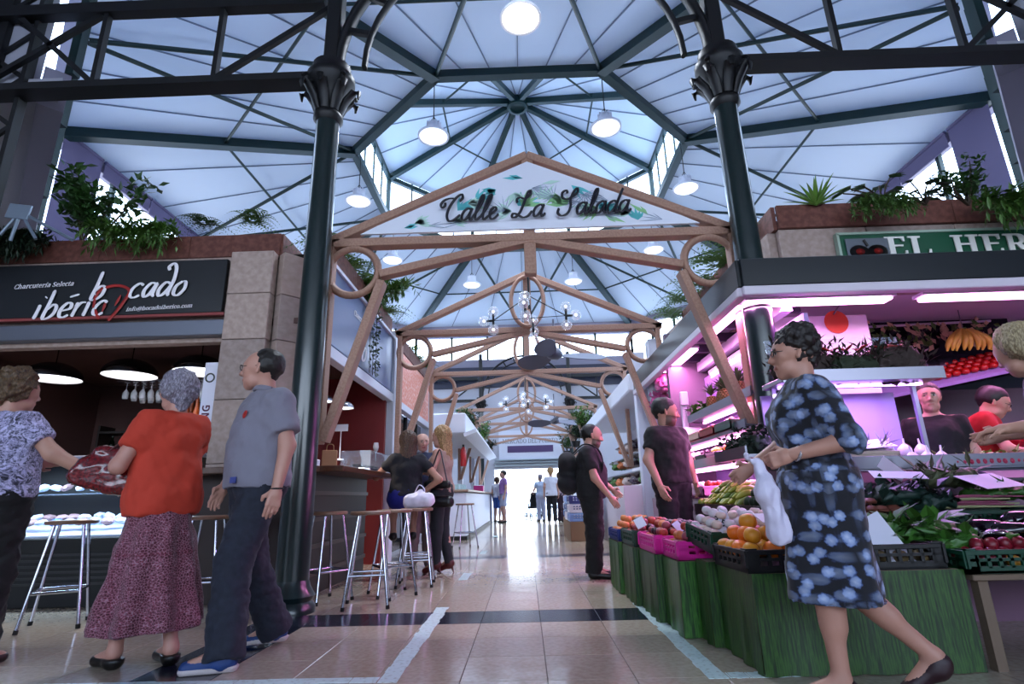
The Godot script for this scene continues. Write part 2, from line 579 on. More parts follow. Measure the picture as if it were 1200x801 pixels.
	for s in [-1.0, 1.0]:
		var sd := "west" if s < 0 else "east"
		struct("wall_entrance_" + sd, G.new().box(Vector3(CX + s * 11.9, 3.7, -0.9), Vector3(0.2, 7.5, 20.4)), plaster, "plain side wall of the entrance hall on the " + ("ham shop" if s < 0 else "fruit stall") + " side", "wall")
		struct("wall_return_" + sd, G.new().box(Vector3(CX + s * 11.1, 2.7, -10.3), Vector3(1.6, 5.4, 0.2)), plaster, "short return wall beyond the " + ("ham shop" if s < 0 else "fruit stall"), "wall")
		struct("wall_upper_" + sd, G.new().box(Vector3(CX + s * 8.75, 6.42, -4.98), Vector3(6.5, 2.1, 0.12)), plaster, "plain wall strip above the lower ceiling by the " + ("ham shop" if s < 0 else "fruit stall"), "wall")
		var tr := PackedVector2Array([Vector2(CX + s * 5.1, -4.9), Vector2(CX + s * 12, -4.9), Vector2(CX + s * 12, -10.4), Vector2(CX + s * 10.4, -10.4)])
		struct("ceiling_" + sd, G.new().prism(tr, 0.15, Transform3D(Basis(Vector3.RIGHT, PI / 2), Vector3(0, 5.45, 0))), plaster, "flat lower ceiling over the corner by the " + ("ham shop" if s < 0 else "fruit stall"), "ceiling")
	var bw := Node3D.new()
	bw.name = "wall_entrance_back"
	add_child(bw)
	tag(bw, "back wall of the entrance hall with tall glazing", "wall", "", "structure")
	part("wall_panel", G.new().box(Vector3(CX, 1.1, 9.2), Vector3(24, 2.2, 0.2)), plaster, bw)
	part("wall_head", G.new().box(Vector3(CX, 6.7, 9.2), Vector3(24, 1.6, 0.2)), plaster, bw)
	for j in 9:
		part("pier", G.new().box(Vector3(CX - 12 + 3 * j, 3.4, 9.2), Vector3(0.35, 5.2, 0.22)), plaster, bw)
	# outside ground
	var plaza := mat("plaza", Color(0.85, 0.85, 0.86), 0.8)
	struct("pavement", G.new().box(Vector3(0, -0.13, -60), Vector3(160, 0.1, 68)), plaza, "sunlit pale pavement outside the far doorway", "pavement")
	struct("pavement_front", G.new().box(Vector3(0, -0.13, 40), Vector3(160, 0.1, 61)), plaza, "pale pavement outside the glazed wall", "pavement")

func floor_tiles() -> void:
	var P := 0.43
	var beige := noise("tile_beige", FastNoiseLite.TYPE_SIMPLEX, 0.09, [Color(0.64, 0.57, 0.5), Color(0.68, 0.62, 0.55), Color(0.71, 0.66, 0.6)], [0.0, 0.5, 1.0])
	var speck := noise("tile_wear", FastNoiseLite.TYPE_SIMPLEX, 0.02, [Color(0.11, 0.11, 0.11), Color(0.16, 0.16, 0.16)], [0.2, 0.8])
	var tm := []
	for k in 3:
		var m := mat("tile_beige_%d" % k, [Color(1, 1, 1), Color(0.97, 0.97, 0.96), Color(0.95, 0.95, 0.95)][k], 1.0, 0.0, {"tex": beige, "scale": 0.9, "world": true})
		m.roughness_texture = speck
		m.metallic_specular = 0.6
		tm.append(m)
	var navy := mat("tile_navy", Color(0.10, 0.11, 0.17), 0.16, 0.0, {"spec": 0.6})
	var grout := mat("grout", Color(0.3, 0.26, 0.23), 0.9)
	var fl := Node3D.new()
	fl.name = "floor"
	add_child(fl)
	tag(fl, "polished beige floor tiles crossed by dark blue bands", "floor", "", "structure")
	part("bed", G.new().box(Vector3(CX, -0.06, -8.6), Vector3(23.6, 0.1, 35.4)), grout, fl)
	var tile := G.new().box(Vector3(0, -0.012, 0), Vector3(P - 0.003, 0.024, P - 0.003), Basis.IDENTITY, 0.002).mesh()
	var rest := [G.new(), G.new()]
	rng.seed = 5
	for i in range(-27, 27):
		for j in range(-31, 60):
			var c := Vector3(0.08 + P * (i + 0.5), 0, -4.30 - P * (j + 0.5))
			var dk := posmod(j, 10) == 0 and c.x > -2.1 and c.x < 2.3
			if i == -5 and j < 0:
				dk = true
			if j in [-3, -4, -5] and c.x < -1.64 and c.x > -2.5 and i != -5:
				dk = i == -6 and j == -4
			if c.z > -9.2 and c.z < -2.75 and c.x > -3.9 - (c.z + 9.2) * -0.12 and c.x < 1.4:
				part("tile", tile, navy if dk else tm[rng.randi() % 3], fl, c)
			elif absf(c.x) < 11.6 and c.z < 8.9 and c.z > -25.9:
				var h := (P - 0.004) * 0.5
				rest[1 if dk else 0].quad(c + Vector3(-h, 0, -h), c + Vector3(h, 0, -h), c + Vector3(h, 0, h), c + Vector3(-h, 0, h), Vector3.UP)
	tag(part("tile_field", rest[0], tm[1], fl), "", "", "", "stuff")
	tag(part("tile_band", rest[1], navy, fl), "", "", "", "stuff")
	# painted guide lines
	var paint := mat("floor_paint", Color(0.74, 0.8, 0.8), 0.45, 0.0, {"tex": noise("paint_wear", FastNoiseLite.TYPE_SIMPLEX, 0.06, [Color(0.72, 0.7, 0.66), Color(0.97, 1.0, 1.0), Color(1, 1, 1)], [0.0, 0.35, 1.0]), "scale": 1.3})
	for d in [[-0.71, -4.92, -3.02, "pale painted floor line along the bar stools, turning to the ham shop"], [0.9, -4.92, -2.98, "pale painted floor line beside the green fruit stands"]]:
		var t := thing("floor_line", d[3], "floor line", Vector3(d[0], 0, 0))
		t.set_meta("kind", "structure")
		rng.seed = 11
		var n := 22
		var g := G.new()
		for k in n:
			var z0: float = lerpf(d[1], d[2], float(k) / n)
			var z1: float = lerpf(d[1], d[2], float(k + 1) / n)
			var w0 := 0.05 + rr(-0.006, 0.004)
			var off := rr(-0.004, 0.004)
			g.box(Vector3(off, 0.001, (z0 + z1) * 0.5), Vector3(w0 * 2, 0.003, z1 - z0 - (0.01 if k % 7 == 3 else -0.001)))
		part("long_stroke", g, paint, t)
		var s := -1.0 if d[0] < 0 else 1.0
		var L := 2.6 if s < 0 else 0.34
		var h := G.new()
		for k in 18:
			h.box(Vector3(s * (0.05 + L * (k + 0.5) / 18.0), 0.001, d[2] - 0.045 + rr(-0.003, 0.003)), Vector3(L / 18.0 + (0.001 if k % 5 else -0.012), 0.003, 0.09 + rr(-0.012, 0.0)))
		part("cross_stroke", h, paint, t)
	for z in [-6.75, -9.6, -13.4]:
		solo("floor_dash", G.new().box(Vector3(-0.72, 0.001, z), Vector3(0.1, 0.003, 0.55)), paint, "short worn white paint dash on the aisle floor", "floor line", "paint dashes on the aisle").set_meta("kind", "structure")

# ---------------------------------------------------------------- cast iron columns, arch and lattice beams
func column(at: Vector3, label: String) -> void:
	var iron := mat("iron_green", Color(0.035, 0.115, 0.115), 0.28, 0.0, {"coat": 0.5})
	var dark := mat("iron_dark", Color(0.03, 0.04, 0.055), 0.5)
	var t := thing("cast_iron_column", label, "column", at, 0, "cast iron columns")
	part("base", G.new().lathe([Vector2(0, 0), Vector2(0.2, 0), Vector2(0.2, 0.05), Vector2(0.17, 0.09), Vector2(0.19, 0.13), Vector2(0.15, 0.2), Vector2(0.135, 0.25), Vector2(0, 0.25)], 24), iron, t)
	part("shaft", G.new().lathe([Vector2(0.135, 0.22), Vector2(0.128, 2.2), Vector2(0.115, 4.7)], 28), iron, t)
	var cap := part("capital", G.new().lathe([Vector2(0.115, 4.66), Vector2(0.15, 4.7), Vector2(0.15, 4.75), Vector2(0.125, 4.78), Vector2(0.13, 4.95), Vector2(0.19, 5.08), Vector2(0.25, 5.14), Vector2(0.25, 5.22), Vector2(0.2, 5.26), Vector2(0.2, 5.36), Vector2(0.0, 5.38)], 24), dark, t)
	for k in 8:
		var a := TAU * k / 8
		var d := Vector3(cos(a), 0, sin(a))
		var lf := G.new()
		lf.tube([d * 0.12 + Vector3(0, 4.78, 0), d * 0.17 + Vector3(0, 4.92, 0), d * 0.25 + Vector3(0, 5.04, 0), d * 0.31 + Vector3(0, 5.03, 0), d * 0.3 + Vector3(0, 4.96, 0)], [0.05, 0.06, 0.055, 0.045, 0.02], 6, true, 0.5, d)
		part("acanthus_leaf", lf, dark, cap)
	for k in 4:
		var a := TAU * (k + 0.5) / 4
		var d := Vector3(cos(a), 0, sin(a))
		var pth := []
		for j in 12:
			var q := j * 0.6
			pth.append(d * (0.24 + 0.06 * cos(q) * (1 - j * 0.06)) + Vector3(0, 5.1 + 0.06 * sin(q) * (1 - j * 0.06), 0))
		part("volute", G.new().tube(pth, 0.02, 6), dark, cap)
	part("upper_post", G.new().box(Vector3(0, 6.4, 0), Vector3(0.16, 2.1, 0.16), Basis.IDENTITY, 0.015), dark, t)

func arch_frame(z: float, where: String) -> void:
	var dark := mat("iron_dark", Color(0.03, 0.04, 0.055), 0.5)
	for s in [-1.0, 1.0]:
		column(Vector3(CX + 2.07 * s, 0, z), "dark green cast iron column with leafy capital " + where + (" on the ham shop side" if s < 0 else " on the fruit stall side"))
	var t := thing("iron_arch", "dark round iron arch spanning the two columns " + where, "arch", Vector3(CX, 0, z))
	for rad in [2.0, 1.72]:
		var p := []
		for k in 25:
			var a := PI * k / 24
			p.append(Vector3(cos(a) * rad, 5.36 + sin(a) * rad * 0.98, 0))
		part("arch_band", G.new().tube(p, 0.05 if rad > 1.9 else 0.03, 8, true, 1.6, Vector3.BACK), dark, t)
	for k in range(1, 12):
		var a := PI * k / 12
		part("arch_stud", G.new().bar(Vector3(cos(a) * 1.7, 5.36 + sin(a) * 1.67, 0), Vector3(cos(a) * 2.0, 5.36 + sin(a) * 1.96, 0), 0.05, 0.06), dark, t)
	for s in [-1.0, 1.0]:
		var b := thing("lattice_beam", "dark iron lattice beam running from the column " + where + (" over the ham shop" if s < 0 else " over the fruit stall"), "beam", Vector3(CX, 0, z))
		part("lower_chord", G.new().box(Vector3(s * 6.1, 5.24, 0), Vector3(7.8, 0.1, 0.12)).box(Vector3(s * 6.1, 5.18, 0), Vector3(7.8, 0.02, 0.2)), dark, b)
		part("upper_chord", G.new().box(Vector3(s * 6.1, 6.28, 0), Vector3(7.8, 0.14, 0.12)), dark, b)
		for k in 6:
			var x: float = s * (3.35 + 1.32 * k)
			part("strut", G.new().bar(Vector3(x, 5.28, 0), Vector3(x, 6.22, 0), 0.07, 0.05), dark, b)
			if k % 2 == 0:
				part("diagonal", G.new().bar(Vector3(x, 5.28, 0), Vector3(x - s * 1.25, 6.22, 0), 0.05, 0.06), dark, b)
			else:
				part("diagonal", G.new().bar(Vector3(x, 5.28, 0), Vector3(x + s * 1.0, 6.22, 0), 0.05, 0.06), dark, b)

func lattice_post() -> void:
	var dark := mat("iron_dark", Color(0.03, 0.04, 0.055), 0.5)
	var steel := mat("pale_steel", Color(0.5, 0.56, 0.62), 0.4, 0.6)
	var t := thing("lattice_post", "dark lattice post with pale bolted plate above the ham shop sign", "post", Vector3(-5.55, 0, -4.9))
	part("chord", G.new().box(Vector3(-0.28, 5.3, 0), Vector3(0.22, 3.9, 0.1)), dark, t)
	part("chord", G.new().box(Vector3(0.16, 5.3, 0), Vector3(0.05, 3.9, 0.1)), dark, t)
	for k in 5:
		part("lacing", G.new().bar(Vector3(-0.25, 3.9 + k * 0.62, 0), Vector3(0.16, 4.25 + k * 0.62, 0), 0.03, 0.05), dark, t)
		part("lacing", G.new().bar(Vector3(-0.25, 4.5 + k * 0.62, 0), Vector3(0.16, 4.2 + k * 0.62, 0), 0.03, 0.05), dark, t)
	var p := px(22, 248, -4.85) - t.position
	part("gusset_plate", G.new().box(p, Vector3(0.24, 0.16, 0.02), Basis(Vector3.BACK, -0.15), 0.004), steel, t)
	for q in [[0, 275], [12, 282], [42, 280], [85, 281]]:
		part("stay", G.new().tube([px(24, 248, -4.86) - t.position, px(q[0], q[1], -4.86) - t.position], 0.016, 6), steel, t)

# ---------------------------------------------------------------- timber trusses with round rings
func truss(z: float, label: String, kingdrop: float, oval: bool) -> Node3D:
	var grain := noise("wood_grain", FastNoiseLite.TYPE_SIMPLEX, 0.05, [Color(0.6, 0.49, 0.43), Color(0.66, 0.545, 0.48), Color(0.7, 0.585, 0.52)], [0.0, 0.5, 1.0])
	var wood := mat("truss_wood", Color(0.95, 0.9, 0.88), 0.6, 0.0, {"tex": grain, "scale": 2.0, "aniso": Vector3(1, 1, 5)})
	var t := thing("timber_truss", label, "truss", Vector3(CX, 0, z), 0, "timber trusses over the aisle")
	var D := 0.13
	var Y := 3.4
	var A := 4.36
	var bv := 0.006
	for s in [-1.0, 1.0]:
		part("rafter", G.new().bar(Vector3(s * 2.1, Y + 0.0, 0), Vector3(0, A, 0), D, 0.085, Vector3.UP, bv), wood, t)
		part("post", G.new().box(Vector3(s * 2.03, (1.38 + Y) * 0.5, 0), Vector3(0.07, Y - 1.38, D), Basis.IDENTITY, bv), wood, t)
		part("strut", G.new().bar(Vector3(s * 1.98, 1.4, 0), Vector3(s * 1.5, 2.98, 0), D, 0.08, Vector3.RIGHT, bv), wood, t)
		part("inclined_chord", G.new().bar(Vector3(s * 1.52, 3.05, 0), Vector3(0, Y - 0.02, 0), D * 0.9, 0.08, Vector3.UP, bv), wood, t)
		var ring := []
		for k in 29:
			var a := TAU * k / 28
			ring.append(Vector3(s * 1.8 + cos(a) * 0.255, 3.1 + sin(a) * 0.255, 0))
		part("round_ring", G.new().tube(ring, 0.04, 4, false, 1.6, Vector3.BACK), wood, t)
	part("tie_beam", G.new().box(Vector3(0, Y, 0), Vector3(4.2, 0.09, D), Basis.IDENTITY, bv), wood, t)
	part("king_post", G.new().box(Vector3(0, (A + Y - kingdrop) * 0.5, 0), Vector3(0.12, A - Y + kingdrop - 0.04, D * 0.8), Basis.IDENTITY, bv), wood, t)
	if oval:
		var o := []
		for k in 33:
			var a := TAU * k / 32
			o.append(Vector3(cos(a) * 0.26, (A + Y) * 0.5 - 0.02 + sin(a) * 0.42, 0.1))
		part("oval_ring", G.new().tube(o, 0.034, 4, false, 1.4, Vector3.BACK), wood, t)
	return t

func trusses() -> void:
	truss(-5.1, "brown timber truss framing the cursive street sign", 0.42, false)
	var names := ["timber truss with oval ring holding the large globe chandelier", "timber truss with oval ring above the orange shop panel", "timber truss with oval ring by the white drinks kiosk", "timber truss with oval ring past the white kiosk", "timber truss with oval ring close to the far doorway"]
	var k := 0
	for z in [-8.3, -11.3, -16.3, -19.6, -23.8]:
		truss(z, names[k], 0.0, true)
		k += 1
	# sign panel with printed leaves and raised cursive words
	var s := thing("street_sign", "triangular pale sign with printed leaves and dark cursive words Calle La Salada", "sign", Vector3(CX, 0, -5.02))
	var board := mat("sign_board", Color(0.86, 0.89, 0.95), 0.5)
	var g := G.new().prism(PackedVector2Array([Vector2(-1.72, 3.47), Vector2(1.72, 3.47), Vector2(1.55, 3.56), Vector2(0, 4.25), Vector2(-1.55, 3.56)]), 0.03, Transform3D(Basis.IDENTITY, Vector3(0, 0, -0.02)))
	part("board", g, board, s)
	rng.seed = 77
	var inks := [mat("ink_teal", Color(0.35, 0.75, 0.78), 0.6), mat("ink_green", Color(0.55, 0.78, 0.55), 0.6), mat("ink_mint", Color(0.72, 0.87, 0.83), 0.6), mat("ink_grey", Color(0.55, 0.62, 0.72), 0.6)]
	var spots := [[-0.05, 4.05, 0], [-0.33, 3.93, 0], [0.45, 3.95, 0], [0.3, 3.85, 1], [-0.55, 3.8, 0], [0.15, 3.98, 2]]
	for k2 in 34:
		var sx := rr(-1.45, 1.45)
		spots.append([sx, rr(3.52, 4.1 - absf(sx) * 0.42), [2, 3, 2, 1, 3, 0][k2 % 6]])
	for q in spots:
		var base := Vector2(q[0], q[1])
		var dir0 := rr(0, TAU)
		var lg := G.new()
		var n := 6 if q[2] != 3 else 9
		for k2 in n:
			var a: float = dir0 + (k2 - n * 0.5) * 0.3
			var L := rr(0.13, 0.26)
			var d := Vector2(cos(a), sin(a) * 0.75)
			var tip := base + d * L
			var w := d.orthogonal() * (0.022 if q[2] != 3 else 0.005)
			if tip.y > 4.18 - absf(tip.x) * 0.44 or tip.y < 3.5:
				continue
			lg.prism(PackedVector2Array([base, base.lerp(tip, 0.5) + w, tip, base.lerp(tip, 0.5) - w]), 0.002, Transform3D(Basis.IDENTITY, Vector3(0, 0, 0.0105 + 0.001 * q[2])))
		if lg.v.size():
			part("printed_leaf", lg, inks[q[2]], s)
	var ink := mat("sign_navy", Color(0.06, 0.06, 0.12), 0.35)
	var p0 := px(520, 262, -5.0)
	strokes(s, "raised_letter", "Calle La Salada", CURSIVE, 0.132, 0.0155, 0.28, 0.8, ink, Transform3D(Basis(Vector3.BACK, 0.022) * Basis.from_scale(Vector3(0.76, 1, 1)), p0 - s.position + Vector3(0, 0, 0.045)))

# ---------------------------------------------------------------- hanging lamps
func highbay(at: Vector3, roof_y: float, label: String, r: float, energy: float) -> void:
	var shell := mat("lamp_shell", Color(0.85, 0.86, 0.9), 0.35)
	var glow := mat("lamp_glow", Color(0.9, 0.92, 0.98), 0.4, 0.0, {"emit": Color(0.85, 0.9, 1.0), "energy": 0.9})
	if energy > 15.0:
		glow = mat("lamp_glow_hot", Color(1, 1, 1), 0.4, 0.0, {"emit": Color(1, 1, 1), "energy": 4.0})
	var dark := mat("iron_dark", Color(0.03, 0.04, 0.055), 0.5)
	var t := thing("high_bay_lamp", label, "pendant lamp", at, 0, "high bay lamps round the lantern")
	var k := r / 0.35
	part("shade", G.new().lathe([Vector2(0.1, 0.36), Vector2(0.13, 0.34), Vector2(0.16, 0.2), Vector2(0.2, 0.12), Vector2(0.3, 0.07), Vector2(0.35, 0.03), Vector2(0.35, -0.01), Vector2(0.31, 0.0)].map(func(p): return p * k), 24), shell, t)
	for j in 12:
		var a := TAU * j / 12
		part("cooling_fin", G.new().box(Vector3(cos(a) * 0.14, 0.3, sin(a) * 0.14) * k, Vector3(0.05, 0.14, 0.008) * k, Basis(Vector3.UP, -a)), shell, t)
	part("diffuser", G.new().lathe([Vector2(0.31, 0.0), Vector2(0.27, -0.03), Vector2(0.15, -0.06), Vector2(0, -0.07)].map(func(p): return p * k), 24), glow, t)
	part("cord", G.new().tube([Vector3(0, 0.36 * k, 0), Vector3(0, roof_y - at.y, 0)], 0.012, 6), dark, t)
	part("hook", G.new().tube([Vector3(-0.06, 0.42, 0) * k, Vector3(0, 0.52, 0) * k, Vector3(0.06, 0.42, 0) * k], 0.012, 5), dark, t)
	var l := SpotLight3D.new()
	l.name = "lamp_light"
	l.light_energy = energy
	l.light_color = Color(0.9, 0.94, 1.0)
	l.spot_angle = 62
	l.spot_angle_attenuation = 0.8
	l.spot_range = 30
	l.spot_attenuation = 2
	l.light_size = 0.2
	l.shadow_enabled = true
	t.add_child(l)
	l.position = Vector3(0, -0.1 * k, 0)
	l.rotation.x = -PI / 2

func highbays() -> void:
	for q in [[508, 160, -10.8], [710, 150, -10.8], [420, 236, -13.6], [804, 221, -13.6], [460, 305, -17.5], [766, 293, -17.5], [553, 334, -20.0], [672, 330, -20.0]]:
		var p := px(q[0], q[1], q[2])
		highbay(p, 10.45, "white bell shaped high bay lamp hanging from the ring beam", 0.36, 14.0)
	highbay(px(610, 22, -7.0), 9.5, "glaring white high bay lamp hanging inside the round arch", 0.33, 20.0)

func chandelier(at: Vector3, top: float, label: String, k: float) -> void:
	var metal := mat("black_metal", Color(0.03, 0.03, 0.045), 0.35, 0.5)
	var glob := mat("globe_glass", Color(0.95, 0.97, 1.0), 0.03, 0.0, {"alpha": 0.25})
	var bulb := mat("globe_bulb", Color(1, 1, 1), 0.3, 0.0, {"emit": Color(0.95, 0.97, 1), "energy": 1.2})
	var t := thing("globe_chandelier", label, "chandelier", at, 0, "globe chandeliers")
	part("rod", G.new().tube([Vector3(0, top - at.y, 0), Vector3(0, 0, 0)], 0.015, 6), metal, t)
	for a in 4:
		var d := Vector3(cos(a * PI / 2 + 0.12), 0, sin(a * PI / 2 + 0.12))
		var e := d * 0.46 * k + Vector3(0, -0.12 * k, 0)
		var arm := part("arm", G.new().tube([Vector3(0, 0.18 * k, 0), e], 0.008, 6).tube([Vector3(0, -0.12 * k, 0), e], 0.006, 6), metal, t)
		for b in [Vector3(0, 0.12, 0), Vector3(0, -0.12, 0), d * 0.12]:
			var c: Vector3 = e + b * k
			part("globe", G.new().lathe(arc(0.068 * k, 10), 14, Transform3D(Basis.IDENTITY, c)), glob, arm)
			part("bulb", G.new().lathe(arc(0.02 * k, 6), 8, Transform3D(Basis.IDENTITY, c)), bulb, arm)
			part("socket", G.new().tube([e, c - b * k * 0.3], 0.016 * k, 6), metal, arm)

func arc(r: float, n: int) -> Array:
	var p := []
	for k in n + 1:
		var a := PI * k / n - PI / 2
		p.append(Vector2(maxf(r * cos(a), 0.0), r * sin(a)))
	return p

func fan(at: Vector3, top: float, label: String, turn: float) -> void:
	var m := mat("fan_dark", Color(0.3, 0.31, 0.38), 0.4)
	var t := thing("ceiling_fan", label, "ceiling fan", at, turn, "ceiling fans")
	part("rod", G.new().tube([Vector3(0, top - at.y, 0), Vector3(0, 0.1, 0)], 0.02, 6), m, t)
	part("motor", G.new().lathe([Vector2(0, 0.12), Vector2(0.1, 0.1), Vector2(0.15, 0.02), Vector2(0.14, -0.05), Vector2(0.06, -0.1), Vector2(0, -0.1)], 18), m, t)
	for k in 3:
		var a := TAU * k / 3
		var poly := PackedVector2Array()
		for j in 20:
			var q := TAU * j / 20
			poly.append(Vector2(0.55 + cos(q) * 0.45, sin(q) * 0.19 * (1.0 + 0.25 * cos(q))))
		var xf := Transform3D(Basis(Vector3.UP, a) * Basis(Vector3.RIGHT, PI / 2 + 0.55), Vector3(0, -0.02, 0))
		part("blade", G.new().prism(poly, 0.012, xf), m, t)

# ---------------------------------------------------------------- ham shop and bar
func stool(at: Vector3, turn: float, label: String, proto = null) -> Node3D:
	if proto:
		return copy(proto, at, turn, label)
	var wood := mat("seat_wood", Color(0.5, 0.36, 0.28), 0.4, 0.0, {"coat": 0.3})
	var chrome := mat("chrome", Color(0.72, 0.73, 0.78), 0.14, 1.0)
	var t := thing("bar_stool", label, "stool", at, turn, "chrome bar stools")
	part("seat", G.new().lathe([Vector2(0, 0.775), Vector2(0.165, 0.775), Vector2(0.175, 0.768), Vector2(0.175, 0.75), Vector2(0.165, 0.743), Vector2(0, 0.743)], 24), wood, t)
	for k in 4:
		var a := TAU * (k + 0.5) / 4
		var d := Vector3(cos(a), 0, sin(a))
		var lg := part("leg", G.new().tube([d * 0.13 + Vector3(0, 0.745, 0), d * 0.255 + Vector3(0, 0.012, 0)], 0.0125, 8), chrome, t)
		part("foot_cap", G.new().tube([d * 0.253 + Vector3(0, 0.03, 0), d * 0.257], 0.016, 8), mat("rubber", Color(0.03, 0.03, 0.03), 0.8), lg)
	for hgt in [0.26]:
		var pth := []
		for k in 5:
			var a := TAU * (k + 0.5) / 4
			pth.append(Vector3(cos(a) * 0.215, hgt, sin(a) * 0.215))
		for k in 4:
			part("foot_rail", G.new().tube([pth[k], pth[k + 1]], 0.011, 8), chrome, t)
	return t

func dome_pendant(at: Vector3, r: float, top: float, label: String, black: bool, energy: float, group: String) -> void:
	var t := thing("dome_pendant", label, "pendant lamp", at, 0, group)
	var outer := mat("dome_black", Color(0.015, 0.013, 0.016), 0.12, 0.0, {"coat": 0.6}) if black else mat("dome_silver", Color(0.55, 0.56, 0.6), 0.25, 0.9)
	var inner := mat("dome_inner", Color(0.9, 0.9, 0.88), 0.6)
	var glow := mat("dome_glow", Color(1, 1, 1), 0.4, 0.0, {"emit": Color(0.95, 0.95, 1.0), "energy": 1.6})
	var p := []
	for k in 9:
		var a := PI * 0.5 * k / 8
		p.append(Vector2(r * cos(a) if k < 8 else 0.0, r * 0.68 * sin(a)))
	part("shade", G.new().lathe(p, 24), outer, t)
	part("liner", G.new().lathe(p.map(func(q): return q * 0.965 + Vector2(0, -0.002)), 24), inner, t)
	part("diffuser", G.new().lathe([Vector2(r * 0.93, 0.01), Vector2(0, 0.005)], 24), glow, t)
	part("cord", G.new().tube([Vector3(0, r * 0.68, 0), Vector3(0, top - at.y, 0)], 0.006, 5), outer, t)
	var l := SpotLight3D.new()
	l.name = "lamp_light"
	l.light_energy = energy
	l.light_color = Color(1.0, 0.93, 0.86)
	l.spot_angle = 70
	l.spot_angle_attenuation = 0.9
	l.spot_range = 20
	l.spot_attenuation = 2
	l.light_size = r * 0.5
	l.shadow_enabled = true
	t.add_child(l)
	l.position = Vector3(0, -0.02, 0)
	l.rotation.x = -PI / 2

func stone_front(called: String, label: String, quads: Array, rows: Array, thick: float) -> void:     # a wall of separate stone blocks; quads are plan segments from a to b facing out
	var m := []
	for k in 3:
		m.append(mat("stone_%d" % k, [Color(0.66, 0.59, 0.56), Color(0.62, 0.56, 0.54), Color(0.7, 0.63, 0.6)][k], 0.75, 0.0, {"tex": noise("stone_grain", FastNoiseLite.TYPE_SIMPLEX, 0.05, [Color(0.86, 0.84, 0.83), Color(1, 1, 1)], [0.0, 1.0]), "scale": 0.8}))
	var t := Node3D.new()
	t.name = called
	add_child(t)
	tag(t, label, "wall", "", "structure")
	for q in quads:
		var a: Vector2 = q[0]
		var b: Vector2 = q[1]
		var d := (b - a).normalized()
		var o := Vector2(d.y, -d.x) * thick * 0.5
		for r in rows.size() - 1:
			var mid := (a + b) * 0.5 + o
			var h: float = rows[r + 1] - rows[r] - 0.006
			part("stone_block", G.new().box(Vector3(mid.x, (rows[r] + rows[r + 1]) * 0.5, mid.y), Vector3((b - a).length() - 0.006, h, thick), Basis(Vector3.UP, -d.angle()), 0.006), m[rng.randi() % 3], t)

